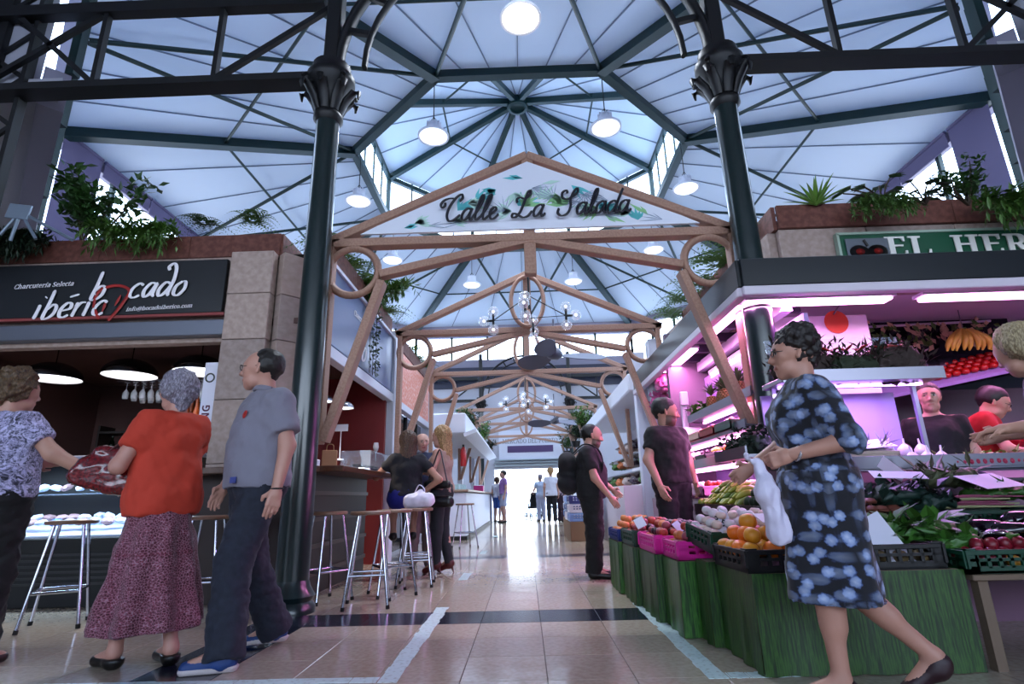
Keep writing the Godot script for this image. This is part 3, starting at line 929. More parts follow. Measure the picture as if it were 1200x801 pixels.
func ham_shop() -> void:
	rng.seed = 21
	var Z := -5.4
	var rows := [0.0, 0.62, 1.24, 1.86, 2.48, 2.98, 3.46]
	stone_front("wall_ham_shop", "pale stone block pillar of the ham shop beside the dark column", [[Vector2(-2.6, Z), Vector2(-3.06, Z)], [Vector2(-2.3, Z - 0.35), Vector2(-2.6, Z)]], rows, 0.12)
	struct("wall_ham_shop_core", G.new().box(Vector3(-2.83, 1.73, Z - 0.2), Vector3(0.44, 3.46, 0.16)).box(Vector3(-2.5, 1.73, Z - 0.36), Vector3(0.34, 3.46, 0.16), Basis(Vector3.UP, 0.86)), mats["stone_1"], "rubble core behind the stone blocks of the ham shop pillar", "wall")
	var plank := mat("planter_wood", Color(0.42, 0.24, 0.2), 0.65, 0.0, {"tex": noise("rust_patch", FastNoiseLite.TYPE_SIMPLEX, 0.03, [Color(0.8, 0.72, 0.68), Color(1, 1, 1)], [0.2, 0.8]), "scale": 1.2})
	var black := mat("shop_black", Color(0.02, 0.02, 0.025), 0.7)
	var metal := mat("shutter_metal", Color(0.4, 0.42, 0.47), 0.4, 0.6)
	var pl := thing("planter_box", "brown timber planter box along the top of the ham shop", "planter", Vector3(-4.6, 3.46, Z - 0.3))
	for k in 4:
		part("front_board", G.new().box(Vector3(-1.5 + k * 1.0, 0.13, 0.28), Vector3(0.995, 0.26, 0.04), Basis.IDENTITY, 0.004), plank, pl)
	part("tray", G.new().box(Vector3(0, 0.06, -0.05), Vector3(4.0, 0.1, 0.6)), mat("soil", Color(0.1, 0.07, 0.05), 0.95), pl)
	part("side_board", G.new().box(Vector3(2.0, 0.13, -0.05), Vector3(0.04, 0.26, 0.66)), plank, pl)
	# wall above the opening, interior room
	var shopw := mat("shop_wall", Color(0.27, 0.17, 0.16), 0.7)
	var rm := Node3D.new()
	rm.name = "wall_ham_shop_room"
	add_child(rm)
	tag(rm, "dark interior walls of the ham shop", "wall", "", "structure")
	part("lintel", G.new().box(Vector3(-4.83, 2.98, Z - 0.08), Vector3(3.54, 0.96, 0.12)), mat("stone_0"), rm)
	part("ceiling_board", G.new().box(Vector3(-4.4, 2.72, -6.9), Vector3(4.6, 0.06, 2.9)), shopw, rm)
	part("back_board", G.new().box(Vector3(-4.9, 1.35, -8.3), Vector3(3.6, 2.7, 0.08)), shopw, rm)
	part("side_board", G.new().box(Vector3(-6.62, 1.35, -6.9), Vector3(0.08, 2.7, 2.9)), shopw, rm)
	part("red_board", G.new().box(Vector3(-2.75, 1.35, -8.28), Vector3(1.3, 2.7, 0.08)), mat("red_wall", Color(0.42, 0.05, 0.07), 0.55), rm)
	part("divider", G.new().box(Vector3(-3.2, 1.35, -6.6), Vector3(0.06, 2.7, 1.9)), shopw, rm)
	# sign board
	var s := thing("shop_sign", "dark ham shop sign with white script and a red pepper outline", "sign", Vector3(0, 0, Z + 0.06))
	var a := px(0, 322, Z)
	var b := px(272, 307, Z)
	var c := px(268, 368, Z)
	part("board", G.new().box(Vector3((-6.3 + b.x) * 0.5, (b.y + c.y) * 0.5, 0), Vector3(b.x + 6.3, b.y - c.y, 0.05), Basis.IDENTITY, 0.004), mat("sign_dark", Color(0.035, 0.06, 0.085), 0.35), s)
	part("edge_strip", G.new().box(Vector3((-6.3 + b.x) * 0.5, c.y - 0.02, 0), Vector3(b.x + 6.36, 0.03, 0.06)), mat("edge_red", Color(0.5, 0.2, 0.2), 0.6), s)
	var ink := mat("sign_white", Color(0.92, 0.92, 0.95), 0.5)
	strokes(s, "letter", "ibéric", BRUSH, 0.165, 0.017, 0.32, 0.3, ink, Transform3D(Basis(Vector3.BACK, 0.035), px(37, 374, Z + 0.1) - s.position))
	strokes(s, "letter", "b", BRUSH, 0.165, 0.017, 0.32, 0.3, ink, Transform3D(Basis(Vector3.BACK, 0.03), px(105, 351, Z + 0.1) - s.position))
	strokes(s, "letter", "cado", BRUSH, 0.165, 0.017, 0.32, 0.3, ink, Transform3D(Basis(Vector3.BACK, 0.03), px(149, 349, Z + 0.1) - s.position))
	var red := mat("pepper_red", Color(0.6, 0.08, 0.06), 0.5)
	var pc := px(131, 352, Z + 0.1) - s.position
	var mark := []
	for q in [[-0.1, -0.2], [-0.18, -0.05], [-0.16, 0.1], [-0.05, 0.16], [0.08, 0.16], [0.17, 0.1], [0.13, -0.02], [0.06, -0.14], [0.0, -0.22]]:
		mark.append(pc + Vector3(q[0], q[1], 0))
	part("pepper_outline", G.new().tube(smooth(mark), 0.018, 6, true, 0.3, Vector3.BACK), red, s)
	for q in [[-0.08, -0.06, 0.02], [0.04, 0.0, 0.045]]:
		part("pepper_stroke", G.new().tube([pc + Vector3(q[0], q[1] - 0.06, 0), pc + Vector3(q[0] + q[2] * 0.6, q[1], 0), pc + Vector3(q[0] + q[2], q[1] + 0.06, 0)], [0.006, 0.018, 0.006], 6, true, 0.3, Vector3.BACK), red, s)
	var sh := Basis(Vector3(1, 0, 0), Vector3(0.3, 1, 0), Vector3(0, 0, 1))
	letters(s, "small_words", "Charcutería Selecta", true, 0.05, 0.004, ink, Transform3D(Basis(Vector3.BACK, 0.03) * sh, px(52, 334, Z + 0.1) - s.position))
	letters(s, "small_words", "info@bocadoiberico.com", true, 0.042, 0.004, ink, Transform3D(Basis(Vector3.BACK, 0.03) * sh, px(187, 360, Z + 0.1) - s.position))
	solo("shutter_box", G.new().box(Vector3(-4.68, 2.63, Z + 0.02), Vector3(3.3, 0.17, 0.14), Basis.IDENTITY, 0.01), metal, "grey metal shutter housing under the ham shop sign", "shutter box")
	# posters and plaques on the pillar
	var po := thing("poster", "small white paper poster with red and blue print on the stone pillar", "poster", px(283, 403, Z + 0.01))
	part("sheet", G.new().box(Vector3.ZERO, Vector3(0.34, 0.24, 0.004)), mat("paper", Color(0.82, 0.82, 0.88), 0.7), po)
	letters(po, "print", "JUNIO", false, 0.035, 0.002, mat("print_blue", Color(0.15, 0.2, 0.5), 0.6), Transform3D(Basis.IDENTITY, Vector3(0.07, 0.03, 0.004)), true)
	part("print_emblem", G.new().tube(smooth([Vector3(-0.1, 0.0, 0.004), Vector3(-0.05, 0.01, 0.004), Vector3(-0.04, 0.06, 0.004), Vector3(-0.09, 0.07, 0.004), Vector3(-0.12, 0.04, 0.004)]), 0.008, 5, true, 0.2, Vector3.BACK), mat("print_red", Color(0.7, 0.15, 0.15), 0.6), po)
	for q in [-0.09, 0.09]:
		part("print_block", G.new().box(Vector3(q, -0.07, 0.003), Vector3(0.04, 0.035, 0.002)), mats["print_red"], po)
	var vp := thing("wall_plaque", "black square plaque with large white letters on the stone pillar", "plaque", px(287, 447, Z + 0.02))
	part("board", G.new().box(Vector3.ZERO, Vector3(0.44, 0.25, 0.015), Basis.IDENTITY, 0.002), mat("plaque_black", Color(0.03, 0.03, 0.035), 0.4), vp)
	letters(vp, "letters", "Vo", false, 0.17, 0.004, ink, Transform3D(Basis.IDENTITY, Vector3(-0.01, 0.0, 0.009)))
	var bn := thing("hanging_banner", "narrow white banner with round emblem and dark red lettering beside the hams", "banner", px(243, 470, -5.36))
	part("cloth", G.new().box(Vector3(0, 0, 0), Vector3(0.13, 0.8, 0.006)), mats["paper"], bn)
	part("emblem", G.new().lathe([Vector2(0.05, 0), Vector2(0.05, 0.004), Vector2(0.035, 0.004), Vector2(0.035, 0.0)], 20, Transform3D(Basis(Vector3.RIGHT, PI / 2), Vector3(0, 0.24, 0.004))), mat("plaque_black"), bn)
	letters(bn, "lettering", "SING", false, 0.075, 0.003, mat("print_maroon", Color(0.3, 0.05, 0.2), 0.6), Transform3D(Basis(Vector3.BACK, PI / 2), Vector3(0.0, -0.16, 0.005)), true)
	# black dome lamps
	for q in [[62, 444], [152, 440], [234, 436]]:
		dome_pendant(px(q[0], q[1], -5.9), 0.28, 2.69, "glossy black dome lamp over the ham shop counter", true, 1.4, "black dome lamps")
	# refrigerated display with wrapped packs
	var f := thing("display_fridge", "black refrigerated display case lit white under a glass front", "fridge", Vector3(-4.35, 0, -5.65))
	part("plinth", G.new().box(Vector3(0, 0.3, 0), Vector3(2.3, 0.6, 0.7), Basis.IDENTITY, 0.01), black, f)
	for k in 6:
		part("vent_slot", G.new().box(Vector3(0.0, 0.2 + k * 0.05, 0.355), Vector3(1.2, 0.02, 0.01)), mat("vent_grey", Color(0.1, 0.1, 0.11), 0.5), f)
	part("deck", G.new().box(Vector3(0, 0.68, -0.02), Vector3(2.28, 0.03, 0.62), Basis(Vector3.RIGHT, 0.25)), mat("enamel", Color(0.75, 0.78, 0.85), 0.3), f)
	part("glass_shelf", G.new().box(Vector3(0, 1.0, -0.1), Vector3(2.28, 0.012, 0.4)), mat("shelf_glass", Color(0.8, 0.9, 1.0), 0.03, 0.0, {"alpha": 0.12}), f)
	part("top", G.new().box(Vector3(0, 1.34, -0.05), Vector3(2.3, 0.05, 0.6), Basis.IDENTITY, 0.01), mat("counter_grey", Color(0.5, 0.52, 0.6), 0.35), f)
	part("back", G.new().box(Vector3(0, 1.0, -0.34), Vector3(2.3, 0.7, 0.03)), black, f)
	for x in [-1.13, 1.13]:
		part("end_panel", G.new().box(Vector3(x, 0.95, 0), Vector3(0.03, 0.75, 0.66)), black, f)
	part("light_strip", G.new().box(Vector3(0, 1.3, 0.18), Vector3(2.2, 0.02, 0.05)), mat("strip_cold", Color(1, 1, 1), 0.4, 0.0, {"emit": Color(0.8, 0.9, 1.0), "energy": 5.0}), f)
	area(f, Vector3(0, 1.28, 0.15), Vector2(2.1, 0.1), Vector3(0, -1, 0.0), Color(0.75, 0.87, 1.0), 2.6)
	var wrap := []
	for k in 4:
		wrap.append(mat("wrap_%d" % k, [Color(0.85, 0.88, 0.95), Color(0.62, 0.5, 0.5), Color(0.35, 0.5, 0.85), Color(0.78, 0.84, 0.92)][k], 0.25))
	rng.seed = 8
	for lv in [[0.74, 0.12], [0.74, -0.08], [1.03, -0.1]]:
		for k in 17:
			var g := G.new().tube([Vector3(-0.05, 0, 0), Vector3(-0.02, 0.005, 0), Vector3(0.03, 0.0, 0), Vector3(0.055, 0, 0)], [0.02, 0.05 + rr(-0.006, 0.012), 0.054, 0.016], 7, true, 0.55 + rr(-0.1, 0.2))
			var o := solo("wrapped_pack", g, wrap[rng.randi() % 4], "small wrapped meat pack lying inside the lit display case", "pack", "packs in the display case", Vector3(-5.38 + k * 0.128 + rr(-0.01, 0.01), lv[0] + 0.02 - lv[1] * 0.2, -5.65 + lv[1] + rr(-0.02, 0.02)))
			o.rotation = Vector3(rr(0, 0.5), rr(-1.4, 1.4), rr(-0.3, 0.3))
	# back shelf with bottles, hams and hanging glasses
	var sf := thing("back_shelf", "dark shelf rack on the back wall of the ham shop", "shelf", Vector3(-4.7, 0, -7.9))
	for y in [1.2, 1.55, 1.9]:
		part("shelf_board", G.new().box(Vector3(0, y, 0), Vector3(2.8, 0.03, 0.3)), mat("shelf_dark", Color(0.09, 0.06, 0.05), 0.5), sf)
	for x in [-1.4, 0.0, 1.4]:
		part("upright", G.new().box(Vector3(x, 1.4, 0), Vector3(0.03, 1.2, 0.3)), mats["shelf_dark"], sf)
	var bm := [mat("bottle_green", Color(0.03, 0.07, 0.03), 0.08), mat("bottle_brown", Color(0.09, 0.04, 0.02), 0.08), mat("bottle_red", Color(0.25, 0.03, 0.05), 0.1)]
	var bottle := G.new().lathe([Vector2(0, 0), Vector2(0.036, 0), Vector2(0.038, 0.02), Vector2(0.038, 0.17), Vector2(0.03, 0.21), Vector2(0.014, 0.24), Vector2(0.014, 0.29), Vector2(0, 0.29)], 12).mesh()
	for k in 26:
		var o := solo("bottle", bottle, bm[k % 3], "dark bottle standing on the back shelf of the ham shop", "bottle", "bottles on the back shelf", Vector3(-5.95 + (k % 13) * 0.2 + rr(-0.02, 0.02), 1.565 if k < 13 else 1.215, -7.86))
	for k in 6:
		var g := G.new().tube([Vector3(0, 0, 0), Vector3(0.01, -0.12, 0), Vector3(0.02, -0.3, 0.01), Vector3(0.03, -0.45, 0.01), Vector3(0.03, -0.52, 0)], [0.02, 0.028, 0.07, 0.095, 0.04], 10, true, 0.7)
		solo("cured_ham", g, mat("ham_skin", Color(0.55, 0.27, 0.12), 0.4, 0.0, {"tex": noise("ham_fat", FastNoiseLite.TYPE_SIMPLEX, 0.06, [Color(0.6, 0.4, 0.3), Color(1, 1, 0.9)], [0.2, 0.7]), "scale": 5.0}), "cured ham leg hanging beside the white banner", "ham", "hanging hams", px(208 + k * 6, 463, -6.3 - 0.12 * (k % 2)))
	var glassm := mat("wine_glass", Color(0.95, 0.97, 1.0), 0.04, 0.0, {"alpha": 0.35})
	var wg := G.new().lathe([Vector2(0.033, 0), Vector2(0.032, -0.003), Vector2(0.005, -0.008), Vector2(0.004, -0.08), Vector2(0.02, -0.1), Vector2(0.036, -0.13), Vector2(0.034, -0.18), Vector2(0.029, -0.2)], 12).mesh()
	solo("glass_rack", G.new().box(Vector3(-4.3, 2.36, -6.75), Vector3(1.4, 0.02, 0.5)).box(Vector3(-4.3, 2.52, -6.75), Vector3(0.02, 0.32, 0.02)), mats["chrome"] if mats.has("chrome") else mat("chrome", Color(0.72, 0.73, 0.78), 0.14, 1.0), "steel rack for hanging wine glasses under the shop ceiling", "rack")
	for k in 36:
		solo("hanging_wine_glass", wg, glassm, "upturned wine glass hanging from the steel rack", "wine glass", "hanging wine glasses", Vector3(-4.9 + (k % 12) * 0.105, 2.345, -6.55 - 0.16 * (k / 12)))
	# bar counter that turns the corner
	var oak := mat("bar_oak", Color(0.5, 0.34, 0.22), 0.35, 0.0, {"tex": noise("wood_grain", 0, 0.05, [], []), "scale": 1.5, "aniso": Vector3(1, 1, 4), "coat": 0.3})
	var bc := thing("bar_counter", "wooden bar counter wrapping the corner by the dark column", "counter", Vector3(-2.4, 0, -5.3))
	part("counter_top", G.new().box(Vector3(-0.15, 1.16, 0.12), Vector3(1.3, 0.055, 0.4), Basis.IDENTITY, 0.006), oak, bc)
	part("counter_top", G.new().box(Vector3(0.47, 1.16, -0.95), Vector3(0.5, 0.055, 2.2), Basis.IDENTITY, 0.006), oak, bc)
	part("front_panel", G.new().box(Vector3(0.3, 0.57, -1.05), Vector3(0.05, 1.13, 2.0)), mat("bar_panel", Color(0.16, 0.09, 0.08), 0.5), bc)
	part("front_panel", G.new().box(Vector3(-0.25, 0.57, 0.0), Vector3(1.1, 1.13, 0.05)), mats["bar_panel"], bc)
	for y in [0.2, 0.45, 0.7, 0.95]:
		part("trim_rail", G.new().box(Vector3(0.335, y, -1.05), Vector3(0.02, 0.04, 2.0)), mat("bar_rail", Color(0.25, 0.15, 0.13), 0.4), bc)
	# things on the bar
	var vit := thing("glass_display", "low glass tapas display standing on the bar counter", "display case", Vector3(-2.0, 1.19, -7.0))
	part("tray", G.new().box(Vector3(0, 0.03, 0), Vector3(0.36, 0.04, 0.9), Basis.IDENTITY, 0.005), mats["chrome"], vit)
	part("glass_hood", G.new().box(Vector3(0, 0.15, 0), Vector3(0.36, 0.2, 0.9)), mat("shelf_glass"), vit)
	for k in 5:
		solo("tapas_dish", G.new().lathe([Vector2(0, 0.02), Vector2(0.05, 0.02), Vector2(0.075, 0.04), Vector2(0.06, 0.0), Vector2(0, 0)], 14), mat("dish_dark", Color(0.1, 0.1, 0.12), 0.3), "small dark dish of food inside the bar display", "dish", "dishes in the bar display", Vector3(-2.0, 1.245, -7.3 + k * 0.16))
	var bag := thing("paper_bag", "small brown paper bag standing on the bar", "bag", Vector3(-2.15, 1.19, -6.1))
	part("sack", G.new().box(Vector3(0, 0.11, 0), Vector3(0.16, 0.22, 0.09), Basis(Vector3.UP, 0.3), 0.006), mat("kraft", Color(0.6, 0.45, 0.33), 0.8), bag)
	part("handle", G.new().tube(smooth([Vector3(-0.04, 0.22, 0), Vector3(-0.03, 0.28, 0), Vector3(0.03, 0.28, 0), Vector3(0.04, 0.22, 0)]), 0.005, 5), mats["kraft"], bag)
	var wgl := thing("wine_glass", "glass of red wine standing on the bar beside the display", "wine glass", px(440, 538, -7.4))
	part("bowl", G.new().lathe([Vector2(0.035, 0), Vector2(0.005, 0.008), Vector2(0.004, 0.09), Vector2(0.03, 0.12), Vector2(0.04, 0.16), Vector2(0.03, 0.22)], 14), glassm, wgl)
	part("wine", G.new().lathe([Vector2(0, 0.1), Vector2(0.028, 0.122), Vector2(0.037, 0.155), Vector2(0, 0.156)], 14), mat("red_wine", Color(0.12, 0.01, 0.03), 0.1), wgl)
	for q in [[378, 470], [402, 478]]:
		dome_pendant(px(q[0], q[1], -6.6), 0.13, 2.5, "small silver cone lamp hanging over the bar before the red wall", false, 1.0, "silver lamps over the bar")
	solo("table_sign", G.new().box(Vector3(0, 0, 0), Vector3(0.18, 0.09, 0.01), Basis.IDENTITY, 0.002).tube([Vector3(0, -0.04, 0), Vector3(0, -0.42, 0)], 0.006, 5).lathe([Vector2(0, -0.42), Vector2(0.06, -0.42), Vector2(0.05, -0.4), Vector2(0, -0.4)], 12), mats["paper"], "little white number sign on a thin stand on the bar", "sign", "", px(400, 501, -7.2))
	solo("napkin_box", G.new().box(Vector3(0, 0.05, 0), Vector3(0.12, 0.1, 0.1), Basis.IDENTITY, 0.008), mats["paper"], "white napkin box on the bar counter", "napkin box", "", Vector3(-2.2, 1.19, -5.75))
	# stools
	var st := stool(Vector3(-1.38, 0, -5.05), 0.2, "chrome bar stool with round wooden seat at the corner of the row along the bar")
	stool(Vector3(-1.3, 0, -5.62), 0.5, "chrome bar stool with round wooden seat standing beside the bagged stool", st)
	stool(Vector3(-1.18, 0, -6.15), 0.1, "chrome bar stool carrying a white plastic bag", st)
	stool(Vector3(-1.28, 0, -6.72), 0.3, "chrome bar stool on which a person in navy sits", st)
	stool(Vector3(-1.86, 0, -5.35), 0.9, "chrome bar stool tucked under the bar behind the column", st)
	stool(Vector3(-2.72, 0, -4.86), 0.15, "chrome bar stool behind the person in a grey polo shirt", st)
	stool(Vector3(-2.45, 0, -4.95), 0.6, "chrome bar stool between the grey polo shirt and the stone pillar", st)
	stool(Vector3(-3.62, 0, -4.5), 0.5, "chrome bar stool before the display case beside the black trousers", st)
	stool(px(545, 640, -10.6) * Vector3(1, 0, 1), 0.5, "lone chrome bar stool beyond the person with a black shoulder bag", st)
	var pb := thing("plastic_bag", "knotted white plastic carrier bag resting on a bar stool", "bag", Vector3(-1.16, 0.775, -6.15))
	sdf_part(pb, "bag_body", [[Vector3(-0.1, 0.07, 0), Vector3(0.1, 0.08, 0.02), 0.075, 0.08, 0.04], [Vector3(0, 0.1, 0), Vector3(0.02, 0.17, 0), 0.06, 0.03, 0.05]], 0.014, mat("bag_white", Color(0.85, 0.83, 0.9), 0.4), {"amp": 0.012, "freq": 9.0})
	part("handle", G.new().tube(smooth([Vector3(-0.05, 0.15, 0), Vector3(0.0, 0.24, 0), Vector3(0.06, 0.19, 0), Vector3(0.05, 0.13, 0)]), 0.012, 6, true, 0.5), mats["bag_white"], pb)

func area(parent: Node, at: Vector3, size: Vector2, dir: Vector3, col: Color, energy: float) -> void:
	var l := AreaLight3D.new()
	l.name = "area_light"
	l.area_size = size
	l.light_color = col
	l.light_energy = energy
	l.area_range = 30
	l.area_attenuation = 2
	l.shadow_enabled = true
	parent.add_child(l)
	l.position = at
	var up := Vector3.BACK if absf(dir.y) > 0.9 else Vector3.UP
	l.basis = Basis.looking_at(dir, up)

# ---------------------------------------------------------------- shops along the ham side of the aisle
func west_row() -> void:
	rng.seed = 31
	var X := -2.08
	var white := mat("post_white", Color(0.78, 0.8, 0.86), 0.5)
	var slate := mat("fascia_blue", Color(0.36, 0.42, 0.56), 0.3)
	var plank: Material = mats["planter_wood"]
	var f := thing("shop_fascia", "blue grey sign fascia along the aisle above the bar", "sign", Vector3(X, 0, 0))
	part("board", G.new().box(Vector3(0, 2.93, -6.95), Vector3(0.06, 0.86, 2.85), Basis.IDENTITY, 0.004), slate, f)
	part("lower_beam", G.new().box(Vector3(0, 2.4, -6.95), Vector3(0.12, 0.13, 2.95), Basis.IDENTITY, 0.006), white, f)
	part("edge_strip", G.new().box(Vector3(0.03, 3.38, -6.95), Vector3(0.06, 0.04, 2.9)), white, f)
	var ink: Material = mats["sign_white"]
	strokes(f, "letter", "ib", BRUSH, 0.2, 0.02, 0.25, 0.3, ink, Transform3D(Basis(Vector3.UP, PI / 2), Vector3(0.045, 2.6, -6.6)))
	letters(f, "small_words", "Charcutería", true, 0.07, 0.004, ink, Transform3D(Basis(Vector3.UP, PI / 2), Vector3(0.04, 3.1, -6.6)))
	solo("corner_post", G.new().box(Vector3(X - 0.1, 1.75, -8.5), Vector3(0.34, 3.5, 0.2), Basis.IDENTITY, 0.01), white, "white square post between the bar and the orange shop", "post")
	solo("corner_post", G.new().box(Vector3(X - 0.1, 1.75, -11.9), Vector3(0.34, 3.5, 0.22), Basis.IDENTITY, 0.01), white, "white square post between the orange shop and the drinks kiosk", "post")
	var b := thing("planter_box", "brown planter box along the aisle above the bar fascia", "planter", Vector3(X - 0.25, 3.42, -6.95))
	for k in 3:
		part("front_board", G.new().box(Vector3(0.24, 0.13, -0.95 + k * 0.95), Vector3(0.04, 0.26, 0.945), Basis.IDENTITY, 0.004), plank, b)
	part("tray", G.new().box(Vector3(-0.05, 0.05, 0), Vector3(0.55, 0.1, 2.85)), mats["soil"], b)
	# second shop with an orange patterned panel
	var s := thing("patterned_fascia", "orange and white patterned shop panel over a dark shopfront", "sign", Vector3(X, 0, -10.2))
	part("board", G.new().box(Vector3(0, 2.88, 0), Vector3(0.06, 0.86, 3.1), Basis.IDENTITY, 0.004), mat("orange_print", Color(1, 1, 1), 0.5, 0.0, {"tex": noise("orange_cells", FastNoiseLite.TYPE_CELLULAR, 0.06, [Color(0.82, 0.42, 0.33), Color(0.85, 0.6, 0.53), Color(0.92, 0.85, 0.84)], [0.0, 0.5, 1.0], 256, 0.0, 1), "scale": 1.4}), s)
	part("lower_beam", G.new().box(Vector3(0, 2.38, 0), Vector3(0.12, 0.12, 3.2), Basis.IDENTITY, 0.006), white, s)
	var w := Node3D.new()
	w.name = "wall_orange_shop"
	add_child(w)
	tag(w, "dark shopfront glass and walls under the orange panel", "wall", "", "structure")
	part("glass_panel", G.new().box(Vector3(X - 0.15, 1.2, -10.2), Vector3(0.04, 2.3, 3.1)), mat("shop_glass", Color(0.06, 0.07, 0.11), 0.08), w)
	for z in [-9.2, -10.2, -11.2]:
		part("door_frame", G.new().box(Vector3(X - 0.12, 1.2, z), Vector3(0.05, 2.3, 0.05)), mats["iron_dark"], w)
	part("end_wall", G.new().box(Vector3(X - 1.3, 1.75, -8.62), Vector3(2.4, 3.5, 0.1)), white, w)
	var b2 := thing("planter_box", "brown planter box above the orange patterned panel", "planter", Vector3(X - 0.25, 3.36, -10.3))
	for k in 3:
		part("front_board", G.new().box(Vector3(0.24, 0.12, -1.03 + k * 1.03), Vector3(0.04, 0.24, 1.025), Basis.IDENTITY, 0.004), plank, b2)
	part("tray", G.new().box(Vector3(-0.05, 0.05, 0), Vector3(0.55, 0.1, 3.1)), mats["soil"], b2)
	# white drinks kiosk
	var k := thing("drinks_kiosk", "white drinks kiosk with overhanging white canopy and pale counter", "kiosk", Vector3(-2.5, 0, -16.5))
	part("canopy", G.new().box(Vector3(0, 2.5, 0), Vector3(2.4, 0.45, 8.4), Basis.IDENTITY, 0.02), mat("kiosk_white", Color(0.86, 0.88, 0.93), 0.45), k)
	part("canopy_lip", G.new().box(Vector3(1.3, 2.28, 0), Vector3(0.3, 0.08, 8.4), Basis(Vector3.BACK, 0.35)), mats["kiosk_white"], k)
	part("counter_front", G.new().box(Vector3(0.85, 0.52, 0), Vector3(0.7, 0.95, 8.2), Basis.IDENTITY, 0.02), mats["kiosk_white"], k)
	part("counter_top", G.new().box(Vector3(0.85, 1.03, 0), Vector3(0.8, 0.05, 8.3), Basis.IDENTITY, 0.008), mat("kiosk_oak", Color(0.6, 0.5, 0.42), 0.4), k)
	part("kick_plate", G.new().box(Vector3(0.86, 0.04, 0), Vector3(0.72, 0.09, 8.22)), mats["iron_dark"], k)
	part("back_wall", G.new().box(Vector3(-0.9, 1.3, 0), Vector3(0.1, 2.5, 8.2)), mats["kiosk_white"], k)
	for z in [-4.0, 0.0, 4.0]:
		part("pillar", G.new().box(Vector3(0.6, 1.6, z), Vector3(0.14, 1.5, 0.14)), mats["kiosk_white"], k)
	part("end_wall", G.new().box(Vector3(-0.1, 1.25, 4.12), Vector3(1.6, 2.4, 0.08)), mats["kiosk_white"], k)
	var gl := G.new().lathe([Vector2(0.03, 0), Vector2(0.04, 0.12), Vector2(0.036, 0.12), Vector2(0.027, 0.01), Vector2(0, 0.01)], 12).mesh()
	var gm := mat("tumbler_glass", Color(0.85, 0.97, 0.98), 0.04, 0.0, {"alpha": 0.4})
	for i in 22:
		solo("tumbler", gl, gm, "clear glass tumbler set out on the drinks kiosk counter", "glass", "tumblers on the kiosk counter", Vector3(-1.75 + 0.13 * (i % 3) + rr(-0.02, 0.02), 1.055, -12.7 - 0.17 * (i / 3)))
	var cr := G.new().box(Vector3(0, 0.09, 0), Vector3(0.3, 0.18, 0.4), Basis.IDENTITY, 0.01)
	solo("juice_crate", cr, mat("pink_plastic", Color(0.78, 0.12, 0.5), 0.4), "pink crate standing on the end of the kiosk counter", "crate", "", Vector3(-1.45, 1.055, -17.6))
	var sg := thing("end_stand", "grey drinks stand beyond the white kiosk", "stand", Vector3(-1.7, 0, -21.4))
	part("body", G.new().box(Vector3(0, 0.5, 0), Vector3(0.9, 1.0, 1.0), Basis.IDENTITY, 0.02), mat("stand_grey", Color(0.55, 0.55, 0.66), 0.4), sg)
	part("top", G.new().box(Vector3(0, 1.02, 0), Vector3(1.0, 0.05, 1.1), Basis.IDENTITY, 0.01), mats["kiosk_oak"], sg)
	var red := thing("fire_extinguisher", "red fire extinguisher hanging at the drinks kiosk", "extinguisher", px(543, 546, -12.45))
	part("cylinder", G.new().lathe([Vector2(0, 0), Vector2(0.07, 0), Vector2(0.07, 0.35), Vector2(0.03, 0.42), Vector2(0, 0.43)], 12), mat("fire_red", Color(0.6, 0.05, 0.06), 0.35), red)
	part("valve", G.new().box(Vector3(0, 0.45, 0), Vector3(0.04, 0.05, 0.09)), mats["iron_dark"], red)
	# end wall portal sign
	var e := thing("portal_sign", "pale portal board with a purple panel and lettering above the far doorway", "sign", Vector3(CX + 0.16, 0, -25.52))
	part("surround", G.new().box(Vector3(0, 3.15, 0), Vector3(2.9, 1.35, 0.1), Basis.IDENTITY, 0.01), mat("portal_white", Color(0.82, 0.84, 0.9), 0.5), e)
	part("purple_panel", G.new().box(Vector3(0, 2.98, 0.06), Vector3(2.1, 0.3, 0.03)), mat("portal_purple", Color(0.3, 0.22, 0.4), 0.5), e)
	letters(e, "lettering", "MERCADO DEL PUERTO", true, 0.2, 0.01, mat("portal_grey", Color(0.35, 0.38, 0.42), 0.5), Transform3D(Basis.IDENTITY.scaled(Vector3(0.8, 1, 1)), Vector3(0, 3.34, 0.06)))
	for y in [2.5, 2.38, 2.26]:
		part("ledge", G.new().box(Vector3(0, y, 0.05), Vector3(3.3, 0.05, 0.16), Basis.IDENTITY, 0.005), mat("portal_ledge", Color(0.6, 0.66, 0.68), 0.5), e)

